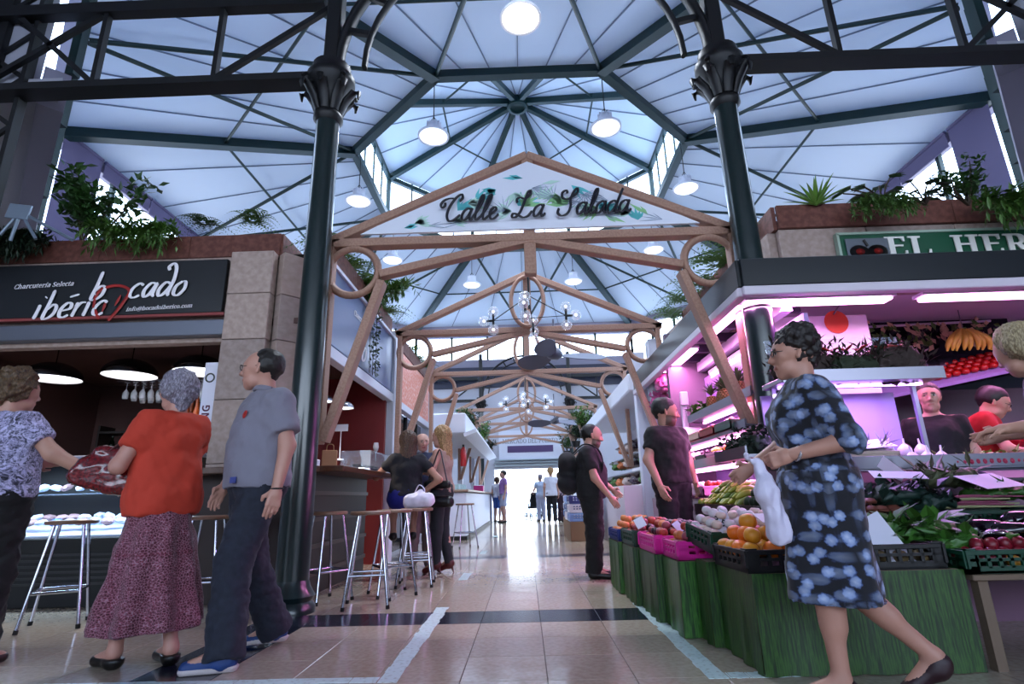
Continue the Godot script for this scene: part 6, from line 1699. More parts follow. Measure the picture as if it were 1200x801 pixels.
func nets(job: Dictionary, bones: Array, cell: float, opt: Dictionary) -> void:
	var lo := Vector3(1e9, 1e9, 1e9)
	var hi := -lo
	var boxes := []
	for b in bones:
		var sx: float = b[5] if b.size() > 5 else 1.0
		var sz: float = b[6] if b.size() > 6 else 1.0
		var r: Vector3 = Vector3(sx, 1, sz) * maxf(b[2], b[3]) + Vector3.ONE * (b[4] * 0.5 + cell * 2.2)
		var l0: Vector3 = b[0].min(b[1]) - r
		var h0: Vector3 = b[0].max(b[1]) + r
		boxes.append([l0, h0])
		if b.size() < 9 or b[8] > 0.0:
			lo = lo.min(l0)
			hi = hi.max(h0)
	var ymin: float = opt.get("ymin", -1e9)
	var ymax: float = opt.get("ymax", 1e9)
	var nx := int((hi.x - lo.x) / cell) + 2
	var ny := int((hi.y - lo.y) / cell) + 2
	var nz := int((hi.z - lo.z) / cell) + 2
	var f := PackedFloat32Array()
	f.resize(nx * ny * nz)
	f.fill(1.0)
	for q in bones.size():
		var b: Array = bones[q]
		var isx: float = 1.0 / (b[5] if b.size() > 5 else 1.0)
		var isz: float = 1.0 / (b[6] if b.size() > 6 else 1.0)
		var cut: bool = b.size() > 7 and b[7] > 0.0
		var neg: bool = b.size() > 8 and b[8] < 0.0
		var kk: float = maxf(b[4], 1e-4)
		var ra: float = b[2]
		var dr: float = b[3] - b[2]
		var A: Vector3 = b[0]
		var B: Vector3 = b[1]
		var bx := (B.x - A.x) * isx
		var by := B.y - A.y
		var bz := (B.z - A.z) * isz
		var L2 := bx * bx + by * by + bz * bz
		var ib := 1.0 / maxf(L2, 1e-9)
		var sl := sqrt(L2)
		var i0 := maxi(int((boxes[q][0].x - lo.x) / cell), 0)
		var i1 := mini(int((boxes[q][1].x - lo.x) / cell) + 1, nx - 1)
		var j0 := maxi(int((boxes[q][0].y - lo.y) / cell), 0)
		var j1 := mini(int((boxes[q][1].y - lo.y) / cell) + 1, ny - 1)
		var k0 := maxi(int((boxes[q][0].z - lo.z) / cell), 0)
		var k1 := mini(int((boxes[q][1].z - lo.z) / cell) + 1, nz - 1)
		for k in range(k0, k1 + 1):
			var pz := (lo.z + k * cell - A.z) * isz
			for j in range(j0, j1 + 1):
				var yy := lo.y + j * cell
				if yy < ymin - cell * 2.0 or yy > ymax + cell * 2.0:
					continue
				var pyy := yy - A.y
				var at := (k * ny + j) * nx + i0
				for i in range(i0, i1 + 1):
					var pxx := (lo.x + i * cell - A.x) * isx
					var tr := (pxx * bx + pyy * by + pz * bz) * ib
					var t := clampf(tr, 0.0, 1.0)
					var ex := pxx - bx * t
					var ey := pyy - by * t
					var ez := pz - bz * t
					var d := sqrt(ex * ex + ey * ey + ez * ez) - ra - dr * t
					if cut:
						d = maxf(d, (tr - 1.0) * sl)
					var o := f[at]
					if neg:
						d = -d
						var h2 := maxf(kk - absf(o - d), 0.0) / kk
						f[at] = maxf(o, d) + h2 * h2 * kk * 0.25
					else:
						var h := maxf(kk - absf(o - d), 0.0) / kk
						f[at] = minf(o, d) - h * h * kk * 0.25
					at += 1
	if ymin > -1e8 or ymax < 1e8:
		for k in nz:
			for j in ny:
				var yy := lo.y + j * cell
				var c := maxf(ymin - yy, yy - ymax)
				if c < -3.0 * cell:
					continue
				var at := (k * ny + j) * nx
				for i in nx:
					if f[at + i] < c:
						f[at + i] = c
	# surface nets
	var noisy: FastNoiseLite = null
	var amp: float = opt.get("amp", 0.0)
	if amp > 0.0:
		noisy = FastNoiseLite.new()
		noisy.seed = 3
		noisy.frequency = opt.get("freq", 5.0)
		noisy.fractal_octaves = opt.get("oct", 2)
	var stretch: Vector3 = opt.get("stretch", Vector3.ONE)
	var pleats: float = opt.get("pleats", 0.0)
	var face: Dictionary = opt.get("face", {})
	var base := opt.get("color", Color.WHITE) as Color
	var id := PackedInt32Array()
	id.resize(nx * ny * nz)
	id.fill(-1)
	var sy := nx
	var sz2 := nx * ny
	var band := cell * 2.0
	var V := PackedVector3Array()
	var N := PackedVector3Array()
	var C := PackedColorArray()
	var first: int = job.v.size()
	var cells := PackedInt32Array()
	for k in nz - 1:
		for j in ny - 1:
			var at := (k * ny + j) * nx
			for i in nx - 1:
				var v0 := f[at]
				if v0 > band or v0 < -band:
					at += 1
					continue
				var v1 := f[at + 1]
				var v2 := f[at + sy]
				var v3 := f[at + sy + 1]
				var v4 := f[at + sz2]
				var v5 := f[at + sz2 + 1]
				var v6 := f[at + sz2 + sy]
				var v7 := f[at + sz2 + sy + 1]
				var s := int(v0 < 0) + int(v1 < 0) + int(v2 < 0) + int(v3 < 0) + int(v4 < 0) + int(v5 < 0) + int(v6 < 0) + int(v7 < 0)
				if s == 0 or s == 8:
					at += 1
					continue
				var p := Vector3.ZERO
				var cnt := 0
				if (v0 < 0) != (v1 < 0):
					p += Vector3(v0 / (v0 - v1), 0, 0)
					cnt += 1
				if (v2 < 0) != (v3 < 0):
					p += Vector3(v2 / (v2 - v3), 1, 0)
					cnt += 1
				if (v4 < 0) != (v5 < 0):
					p += Vector3(v4 / (v4 - v5), 0, 1)
					cnt += 1
				if (v6 < 0) != (v7 < 0):
					p += Vector3(v6 / (v6 - v7), 1, 1)
					cnt += 1
				if (v0 < 0) != (v2 < 0):
					p += Vector3(0, v0 / (v0 - v2), 0)
					cnt += 1
				if (v1 < 0) != (v3 < 0):
					p += Vector3(1, v1 / (v1 - v3), 0)
					cnt += 1
				if (v4 < 0) != (v6 < 0):
					p += Vector3(0, v4 / (v4 - v6), 1)
					cnt += 1
				if (v5 < 0) != (v7 < 0):
					p += Vector3(1, v5 / (v5 - v7), 1)
					cnt += 1
				if (v0 < 0) != (v4 < 0):
					p += Vector3(0, 0, v0 / (v0 - v4))
					cnt += 1
				if (v1 < 0) != (v5 < 0):
					p += Vector3(1, 0, v1 / (v1 - v5))
					cnt += 1
				if (v2 < 0) != (v6 < 0):
					p += Vector3(0, 1, v2 / (v2 - v6))
					cnt += 1
				if (v3 < 0) != (v7 < 0):
					p += Vector3(1, 1, v3 / (v3 - v7))
					cnt += 1
				p = lo + (p / cnt + Vector3(i, j, k)) * cell
				var g := Vector3(v1 + v3 + v5 + v7 - v0 - v2 - v4 - v6, v2 + v3 + v6 + v7 - v0 - v1 - v4 - v5, v4 + v5 + v6 + v7 - v0 - v1 - v2 - v3)
				g = g.normalized()
				if amp > 0.0:
					p += g * noisy.get_noise_3dv(p * stretch) * amp
				if pleats > 0.0:
					var fall := clampf((opt.pleat_top - p.y) / opt.pleat_len, 0.0, 1.0)
					p += Vector3(g.x, 0, g.z) * sin(atan2(p.x, p.z) * pleats) * 0.028 * fall
				id[at] = V.size()
				cells.append(at)
				V.append(p)
				N.append(g)
				C.append(face_color(p, face, base) if face else base)
				at += 1
	var IX := PackedInt32Array()
	for a in cells:
		var v0 := f[a]
		var neg := v0 < 0
		# edge along x: cells around it in y and z
		if (f[a + 1] < 0) != neg:
			quad_ix(IX, id[a], id[a - sy], id[a - sy - sz2], id[a - sz2], neg, first)
		if (f[a + sy] < 0) != neg:
			quad_ix(IX, id[a], id[a - sz2], id[a - sz2 - 1], id[a - 1], neg, first)
		if (f[a + sz2] < 0) != neg:
			quad_ix(IX, id[a], id[a - 1], id[a - 1 - sy], id[a - sy], neg, first)
	if amp > 0.0 or pleats > 0.0:
		N.fill(Vector3.ZERO)
		for t in range(0, IX.size(), 3):
			var a := IX[t] - first
			var b := IX[t + 1] - first
			var c := IX[t + 2] - first
			var nn := (V[c] - V[a]).cross(V[b] - V[a])
			N[a] += nn
			N[b] += nn
			N[c] += nn
		for t in N.size():
			N[t] = N[t].normalized()
	job.v.append_array(V)
	job.n.append_array(N)
	job.c.append_array(C)
	job.ix.append_array(IX)

func quad_ix(IX: PackedInt32Array, a: int, b: int, c: int, d: int, neg: bool, first: int) -> void:
	if a < 0 or b < 0 or c < 0 or d < 0:
		return
	if neg:
		IX.append_array([first + a, first + c, first + b, first + a, first + d, first + c])
	else:
		IX.append_array([first + a, first + b, first + c, first + a, first + c, first + d])

func face_color(p: Vector3, face: Dictionary, base: Color) -> Color:     # lips, brows, eyes and stubble are the colour of the thing they are
	var q: Vector3 = face.inv * (p - face.at) / face.k
	if face.beard and q.z > 0.0 and q.y < -0.03 and q.y > -0.13 and (q.z < 0.05 or absf(q.y + 0.062) > 0.012):
		return base.lerp(face.hair, 0.85)
	if q.z < 0.05:
		return base
	var ax := absf(q.x)
	if absf(q.y - 0.030) < 0.006 and ax > 0.012 and ax < 0.045:
		return face.hair
	if absf(q.y - 0.012) < 0.007 and ax > 0.018 and ax < 0.042:
		return Color(0.05, 0.04, 0.035) if absf(ax - 0.03) < 0.007 else Color(0.55, 0.5, 0.47)
	if absf(q.y + 0.062) < 0.009 and ax < 0.024:
		return Color(base.r * 0.75, base.g * 0.45, base.b * 0.45)
	if face.beard and q.y < -0.035 and (absf(q.y + 0.062) > 0.012 or ax > 0.026):
		return base.lerp(face.hair, 0.85)
	return base

# ---------------------------------------------------------------- people: joints in metres for a height of 1.70, x to the person's own side, z forwards
const STAND := {
	"pel": Vector3(0, 0.93, 0), "mid": Vector3(0, 1.10, 0.0), "chest": Vector3(0, 1.28, -0.005), "neck": Vector3(0, 1.44, -0.015), "head": Vector3(0, 1.575, 0.012),
	"shl": Vector3(0.168, 1.365, -0.015), "shr": Vector3(-0.168, 1.365, -0.015), "ell": Vector3(0.225, 1.12, -0.03), "elr": Vector3(-0.225, 1.12, -0.03),
	"wrl": Vector3(0.235, 0.88, 0.04), "wrr": Vector3(-0.235, 0.88, 0.04), "hil": Vector3(0.085, 0.9, 0), "hir": Vector3(-0.085, 0.9, 0),
	"knl": Vector3(0.095, 0.49, 0.015), "knr": Vector3(-0.095, 0.49, 0.015), "anl": Vector3(0.1, 0.085, -0.02), "anr": Vector3(-0.1, 0.085, -0.02),
	"tol": Vector3(0.12, 0.03, 0.15), "tor": Vector3(-0.12, 0.03, 0.15)}

func trunk(J: Dictionary, B: Dictionary, e: float, s: float) -> Array:
	var hip: float = B.get("hip", 0.118) * s + e
	var wai: float = B.get("waist", 0.108) * s + e
	var che: float = B.get("chest", 0.118) * s + e
	var out := [
		[J.pel + Vector3(-0.055 * s, 0, -0.01), J.pel + Vector3(0.055 * s, 0, -0.01), hip, hip, 0.06, 1.0, 0.95],
		[J.pel + Vector3(0, 0.03, 0), J.mid, hip * 0.95, wai, 0.08, 1.25, 0.95],
		[J.mid, J.chest, wai, che, 0.08, 1.28, 0.92],
		[J.chest, J.neck - Vector3(0, 0.06 * s, 0), che, 0.07 * s + e, 0.08, 1.25, 0.9],
		[J.shl.lerp(J.shr, 0.1), J.shr.lerp(J.shl, 0.1), 0.05 * s + e, 0.05 * s + e, 0.07],
		[J.neck + Vector3(0.025, -0.055, 0) * s, J.shl + Vector3(-0.03, 0.012, 0) * s, 0.042 * s + e, 0.036 * s + e, 0.05],
		[J.neck + Vector3(-0.025, -0.055, 0) * s, J.shr + Vector3(0.03, 0.012, 0) * s, 0.042 * s + e, 0.036 * s + e, 0.05]]
	if B.get("belly", 0.0) > 0.0:
		out.append([J.mid + Vector3(0, -0.08 * s, 0.07 * s), J.mid + Vector3(0, 0.05 * s, 0.06 * s), B.belly * s + e, B.belly * s + e, 0.1, 1.25, 1.0])
	if B.get("bust", 0.0) > 0.0:
		for x in [-0.075, 0.075]:
			out.append([J.chest + Vector3(x * s, -0.03 * s, 0.075 * s), J.chest + Vector3(x * s, -0.05 * s, 0.085 * s), B.bust * s + e, B.bust * s + e, 0.06])
	return out

func hand_bones(w: Vector3, dir: Vector3, palm: Vector3, thumb: float, curl: float, s: float) -> Array:    # palm: the way the palm looks; thumb: +1 or -1 along dir x palm
	dir = dir.normalized()
	palm = (palm - dir * palm.dot(dir)).normalized()
	var side := dir.cross(palm) * thumb
	var out := [[w - dir * 0.02 * s, w + dir * 0.03 * s, 0.026 * s, 0.026 * s, 0.02]]
	for k in 3:
		out.append([w + dir * 0.02 * s + side * (k - 1) * 0.018 * s, w + dir * 0.082 * s + side * (k - 1) * 0.026 * s, 0.017 * s, 0.014 * s, 0.016])
	for k in 4:
		var a := w + dir * (0.088 - 0.004 * absf(k - 1.4)) * s + side * (1.5 - k) * 0.019 * s
		var L: float = [0.07, 0.078, 0.072, 0.056][k] * s
		var q := curl * (0.8 + 0.12 * k)
		var d1 := (dir * cos(q * 0.6) + palm * sin(q * 0.6))
		var d2 := (dir * cos(q * 1.5) + palm * sin(q * 1.5))
		out.append([a, a + d1 * L * 0.5, 0.0095 * s, 0.009 * s, 0.006])
		out.append([a + d1 * L * 0.5, a + d1 * L * 0.5 + d2 * L * 0.5, 0.009 * s, 0.0075 * s, 0.004])
	var t0 := w + dir * 0.02 * s + side * 0.022 * s
	var t1 := t0 + (dir * 0.5 + side * 0.6 + palm * 0.35).normalized() * 0.045 * s
	out.append([t0, t1, 0.014 * s, 0.011 * s, 0.01])
	out.append([t1, t1 + (dir * 0.85 + palm * (0.3 + curl * 0.4)).normalized() * 0.034 * s, 0.0105 * s, 0.008 * s, 0.005])
	return out

func head_bones(at: Vector3, hb: Basis, k: float, neck: Vector3) -> Array:
	var raw := [
		[0, 0.034, 0.002, 0, 0.032, -0.036, 0.085, 0.085, 0.02, 1], [0, 0.0, 0.035, 0, -0.06, 0.05, 0.066, 0.045, 0.04, 0.95], [-0.028, -0.075, 0.035, 0.028, -0.075, 0.035, 0.034, 0.034, 0.03, 1],
		[0, -0.1, 0.066, 0, -0.098, 0.07, 0.021, 0.018, 0.025, 1], [-0.03, 0.026, 0.074, 0.03, 0.026, 0.074, 0.013, 0.013, 0.02, 1], [0, 0.015, 0.09, 0, -0.024, 0.112, 0.009, 0.013, 0.014, 1],
		[-0.012, -0.03, 0.1, 0.012, -0.03, 0.1, 0.009, 0.009, 0.01, 1], [-0.016, -0.062, 0.09, 0.016, -0.062, 0.09, 0.0085, 0.0085, 0.008, 1], [-0.044, -0.012, 0.066, -0.03, -0.03, 0.072, 0.02, 0.018, 0.02, 1], [0.044, -0.012, 0.066, 0.03, -0.03, 0.072, 0.02, 0.018, 0.02, 1],
		[0.081, 0.02, -0.012, 0.077, -0.022, 0.0, 0.014, 0.009, 0.006, 0.7], [-0.081, 0.02, -0.012, -0.077, -0.022, 0.0, 0.014, 0.009, 0.006, 0.7]]
	var out := []
	for r in raw:
		out.append([at + hb * Vector3(r[0], r[1], r[2]) * k, at + hb * Vector3(r[3], r[4], r[5]) * k, r[6] * k, r[7] * k, r[8] * k])
	out.append([at + hb * Vector3(0, -0.03, -0.03) * k, neck, 0.052 * k, 0.056 * k, 0.03])
	for x in [-0.031, 0.031]:
		out.append([at + hb * Vector3(x, 0.01, 0.098) * k, at + hb * Vector3(x * 1.15, 0.01, 0.098) * k, 0.011 * k, 0.011 * k, 0.01, 1.0, 1.0, 0.0, -1.0])
	return out

const HAIR := {
	"short": [[0, 0.052, -0.015, 0, 0.046, -0.042, 0.09, 0.09, 0.02], [0, 0.0, -0.06, 0, -0.035, -0.06, 0.062, 0.045, 0.03]],
	"curly": [[0, 0.06, -0.02, 0, 0.05, -0.045, 0.104, 0.104, 0.03], [-0.05, 0.01, -0.04, 0.05, 0.01, -0.04, 0.062, 0.062, 0.04], [0, -0.03, -0.07, 0, -0.055, -0.065, 0.05, 0.04, 0.04]],
	"bob": [[0, 0.05, -0.025, 0, 0.045, -0.035, 0.1, 0.1, 0.02], [-0.05, 0.0, -0.04, 0.05, 0.0, -0.04, 0.06, 0.06, 0.04], [0, -0.04, -0.06, 0, -0.09, -0.055, 0.055, 0.045, 0.04]],
	"long": [[0, 0.05, -0.022, 0, 0.045, -0.035, 0.1, 0.1, 0.02], [-0.04, 0.0, -0.05, -0.05, -0.22, -0.06, 0.06, 0.05, 0.05], [0.04, 0.0, -0.05, 0.05, -0.22, -0.06, 0.06, 0.05, 0.05], [0, 0.0, -0.06, 0, -0.27, -0.075, 0.06, 0.045, 0.05]],
	"crop": [[0, 0.052, -0.01, 0, 0.048, -0.045, 0.09, 0.091, 0.02], [-0.045, 0.02, -0.022, 0.045, 0.02, -0.022, 0.045, 0.045, 0.03], [0, 0.0, -0.065, 0, -0.03, -0.06, 0.062, 0.042, 0.03]],
	"receding": [[0, 0.05, -0.034, 0, 0.046, -0.05, 0.088, 0.086, 0.02], [-0.045, 0.016, -0.03, 0.045, 0.016, -0.03, 0.045, 0.045, 0.03], [0, 0.0, -0.065, 0, -0.03, -0.06, 0.06, 0.042, 0.03]],
	"fringe": [[0, 0.018, -0.03, 0, 0.01, -0.045, 0.0885, 0.086, 0.02], [0, -0.01, -0.065, 0, -0.03, -0.06, 0.055, 0.04, 0.03]],
	"bun": [[0, 0.05, -0.022, 0, 0.045, -0.035, 0.098, 0.098, 0.02], [0, 0.11, -0.05, 0, 0.12, -0.07, 0.06, 0.055, 0.02], [-0.04, 0.08, -0.02, 0.04, 0.08, -0.03, 0.075, 0.075, 0.04], [0, 0.0, -0.07, 0, -0.03, -0.065, 0.055, 0.045, 0.03]]}

func person(o: Dictionary) -> Node3D:
	var s: float = o.h / 1.7
	var J := STAND.duplicate()
	for k in o.get("j", {}):
		J[k] = o.j[k]
	for k in J:
		J[k] = J[k] * s
	var t := thing("person", o.label, "person", o.pos, deg_to_rad(o.yaw))
	var B: Dictionary = o.get("build", {})
	var cell: float = o.get("cell", 0.014)
	var fine: bool = cell < 0.016
	var skin: Color = o.get("skin", Color(0.42, 0.22, 0.15))
	var lim: float = B.get("limb", 1.0) * s
	# skin body: trunk, limbs, head and hands in one mesh
	var body := trunk(J, B, -0.012, s)
	body.append([J.neck - Vector3(0, 0.05, 0) * s, J.neck + Vector3(0, 0.06, 0.01) * s, 0.056 * s, 0.05 * s, 0.04])
	for q in ["l", "r"]:
		body.append([J["sh" + q], J["el" + q], 0.05 * lim, 0.04 * lim, 0.05])
		body.append([J["el" + q], J["wr" + q], 0.041 * lim, 0.027 * lim, 0.03])
		body.append([J["hi" + q], J["kn" + q], 0.08 * lim, 0.055 * lim, 0.05])
		body.append([J["kn" + q], J["an" + q], 0.052 * lim, 0.034 * lim, 0.03])
		body.append([J["kn" + q].lerp(J["an" + q], 0.2) + Vector3(0, 0, -0.018) * s, J["kn" + q].lerp(J["an" + q], 0.45) + Vector3(0, 0, -0.012) * s, 0.048 * lim, 0.045 * lim, 0.04])
		body.append([J["an" + q], J["to" + q] + Vector3(0, 0.005, 0), 0.036 * s, 0.026 * s, 0.03])
	var H: Dictionary = o.get("head", {})
	var hb := Basis(Vector3.UP, deg_to_rad(H.get("yaw", 0.0))) * Basis(Vector3.RIGHT, deg_to_rad(H.get("pitch", 0.0))) * Basis(Vector3.BACK, deg_to_rad(H.get("tilt", 0.0)))
	var hk: float = s * H.get("k", 1.02)
	var face := {"inv": hb.inverse(), "at": J.head, "k": hk, "hair": H.get("brow", Color(0.06, 0.04, 0.03)), "beard": H.get("beard", false)}
	var grids := [{"bones": body, "cell": cell, "opt": {"color": skin}}, {"bones": head_bones(J.head, hb, hk, J.neck), "cell": 0.0058 if fine else 0.011, "opt": {"color": skin, "face": face}}]
	for q in ["l", "r"]:
		var hd: Dictionary = o.get("hands", {}).get(q, {})
		var sd := 1.0 if q == "l" else -1.0
		var dir: Vector3 = hd.get("dir", J["wr" + q] - J["el" + q])
		var palm: Vector3 = hd.get("palm", Vector3(-sd, 0, -0.2))
		var th: float = hd.get("thumb", 1.0 if dir.cross(palm).z > 0.0 else -1.0)
		grids.append({"bones": hand_bones(J["wr" + q], dir, palm, th, hd.get("curl", 0.55), s), "cell": 0.0058 if fine else 0.0095, "opt": {"color": skin}})
	sdf_multi(t, "body", grids, mat("skin", Color.WHITE, 0.5, 0.0, {"vc": true}))
	# hair
	if H.has("hair"):
		var hr := []
		for r in HAIR[H.hair]:
			hr.append([J.head + hb * Vector3(r[0], r[1], r[2]) * hk, J.head + hb * Vector3(r[3], r[4], r[5]) * hk, r[6] * hk, r[7] * hk, r[8]])
		sdf_part(t, "hair", hr, 0.007 if fine else 0.013, H.mat, {"amp": H.get("amp", 0.006), "freq": H.get("freq", 22.0), "stretch": H.get("stretch", Vector3.ONE), "oct": 3})
	if H.get("glasses", false):
		var g := G.new()
		for x in [-0.032, 0.032]:
			var ring := []
			for k in 13:
				var a := TAU * k / 12
				ring.append(J.head + hb * Vector3(x + cos(a) * 0.024, 0.01 + sin(a) * 0.016, 0.105) * hk)
			g.tube(ring, 0.0022, 5, false)
			g.tube([J.head + hb * Vector3(x * 1.75, 0.014, 0.103) * hk, J.head + hb * Vector3(x * 2.7, 0.012, 0.0) * hk], 0.0022, 5)
		g.tube([J.head + hb * Vector3(-0.009, 0.014, 0.11) * hk, J.head + hb * Vector3(0.009, 0.014, 0.11) * hk], 0.0022, 5)
		part("glasses", g, mat("spectacle_frame", Color(0.04, 0.04, 0.06), 0.3), t)
	# clothes
	var T: Dictionary = o.get("top", {})
	if T:
		var e: float = T.get("ease", 0.012)
		var tb := trunk(J, B, e, s)
		var sl: float = T.get("sleeve", 0.55)
		for q in ["l", "r"]:
			var ra: float = 0.056 * lim + e
			if sl <= 0.0:
				continue
			if sl <= 1.0:
				tb.append([J["sh" + q], J["sh" + q].lerp(J["el" + q], sl), ra, (0.05 * lim + e) * T.get("flare", 1.0), 0.05, 1.0, 1.0, 1.0])
			else:
				tb.append([J["sh" + q], J["el" + q], ra, 0.045 * lim + e, 0.05])
				tb.append([J["el" + q], J["el" + q].lerp(J["wr" + q], sl - 1.0), 0.045 * lim + e, 0.034 * lim + e, 0.03, 1.0, 1.0, 1.0])
		if T.has("drop"):      # a loose hem below the waist
			tb.append([J.mid, J.pel + Vector3(0, -0.08, 0) * s, B.get("waist", 0.108) * s + e, T.drop * s, 0.06, 1.25, 0.95])
		sdf_part(t, T.get("name", "shirt"), tb, cell, T.mat, {"ymin": T.hem * s, "ymax": T.get("neck", 1.442) * s, "amp": T.get("amp", 0.014), "freq": 6.5, "oct": 3})
		if T.has("collar"):
			var ring := []
			for k in 21:
				var a := TAU * k / 20
				ring.append(J.neck + Vector3(cos(a) * 0.066, 0.01 + 0.012 * -cos(a * 1.0 + PI / 2), sin(a) * 0.062 + 0.004) * s)
			part("collar", G.new().tube(ring, 0.014 * s, 6, false, 1.4, Vector3.UP), T.collar, t)
	var D: Dictionary = o.get("bottom", {})
	if D:
		var e: float = D.get("ease", 0.014)
		var hip: float = B.get("hip", 0.118) * s + e
		var pel := [[J.pel + Vector3(-0.055 * s, 0, -0.01), J.pel + Vector3(0.055 * s, 0, -0.01), hip, hip, 0.06, 1.0, 0.95], [J.pel, J.mid, hip * 0.95, B.get("waist", 0.108) * s + e, 0.06, 1.25, 0.95]]
		if B.get("belly", 0.0) > 0.0:
			pel.append([J.pel + Vector3(0, 0.06 * s, 0.05 * s), J.pel + Vector3(0, 0.1 * s, 0.05 * s), 0.09 * s, 0.09 * s, 0.1, 1.2, 1.0])
		if D.kind == "trousers":
			for q in ["l", "r"]:
				pel.append([J["hi" + q], J["kn" + q], (0.088 * lim + e) * D.get("wide", 1.0), (0.062 * lim + e) * D.get("wide", 1.0), 0.04])
				pel.append([J["kn" + q], J["an" + q] + Vector3(0, -0.03, 0) * s, (0.062 * lim + e) * D.get("wide", 1.0), (0.052 * lim + e) * D.get("cuff", 1.0), 0.04, 1.0, 1.0, 1.0])
			sdf_part(t, "trousers", pel, cell, D.mat, {"ymax": D.get("waist", 1.02) * s, "amp": D.get("amp", 0.016), "freq": 7.0, "oct": 3, "stretch": Vector3(1, 1.6, 1)})
		elif D.kind == "shorts":
			for q in ["l", "r"]:
				pel.append([J["hi" + q], J["hi" + q].lerp(J["kn" + q], 0.9), 0.088 * lim + e, 0.08 * lim + e, 0.04, 1.0, 1.0, 1.0])
			sdf_part(t, "shorts", pel, cell, D.mat, {"ymax": 1.02 * s})
		else:
			var knee: Vector3 = (J.knl + J.knr) * 0.5
			var low := Vector3(knee.x, D.hem * s, (J.anl.z + J.anr.z) * 0.5 if D.hem < 0.35 else knee.z)
			if J.knl.z > 0.25 * s:       # seated: the skirt follows the thighs
				for q in ["l", "r"]:
					pel.append([J["hi" + q], J["kn" + q], 0.1 * s + e, 0.075 * s + e, 0.08, 1.0, 1.0, 1.0])
				sdf_part(t, "skirt", pel, cell, D.mat, {"ymax": 1.02 * s, "amp": 0.01})
			else:
				pel.append([J.pel, low, hip * 1.06, D.r * s, 0.06, D.get("sx", 1.12), 1.0])
				sdf_part(t, D.get("name", "skirt"), pel, cell, D.mat, {"ymin": D.hem * s, "ymax": D.get("waist", 1.04) * s, "amp": D.get("amp", 0.012), "freq": 5.0, "pleats": D.get("pleats", 0.0), "pleat_top": J.pel.y, "pleat_len": J.pel.y - D.hem * s})
	var S: Dictionary = o.get("shoes", {})
	if S:
		for q in ["l", "r"]:
			var an: Vector3 = J["an" + q]
			var to: Vector3 = J["to" + q]
			var dn := Vector3(0, -0.045, 0) * s
			var fw := (to - an)
			var bones := [[an + dn - fw.normalized() * 0.03 * s, to, 0.04 * s, 0.032 * s, 0.03], [an + dn * 0.4, an + dn, 0.042 * s, 0.045 * s, 0.03]]
			var h: float = S.get("high", 0.06) * s
			var opt := {"ymax": an.y - 0.085 * s + 0.012 + h, "ymin": an.y - 0.085 * s + 0.0}
			if S.get("free", false):
				opt = {}
			var sh := sdf_part(t, "shoe", bones, 0.009 if fine else 0.014, S.mat, opt)
			if S.has("sole"):
				sdf_part(sh, "sole", [[an + dn * 1.5 - fw.normalized() * 0.035 * s, to + Vector3(0, -0.012, 0), 0.042 * s, 0.036 * s, 0.02]], 0.009 if fine else 0.014, S.sole, {"ymax": 0.03 * s + an.y - 0.085 * s, "ymin": an.y - 0.085 * s})
	return t

func fabric(key: String, col := Color.WHITE, tex = null, scale := 1.0, rough := 0.85) -> StandardMaterial3D:
	var o := {"rim": 0.3}
	if tex:
		o["tex"] = tex
		o["scale"] = scale
	return mat("cloth_" + key, col, rough, 0.0, o)

func hairm(key: String, a: Color, b: Color) -> StandardMaterial3D:
	return mat("hair_" + key, Color.WHITE, 0.55, 0.0, {"tex": noise("hair_" + key, FastNoiseLite.TYPE_SIMPLEX, 0.06, [a, b], [0.25, 0.75]), "scale": 6.0, "aniso": Vector3(1, 0.35, 1)})

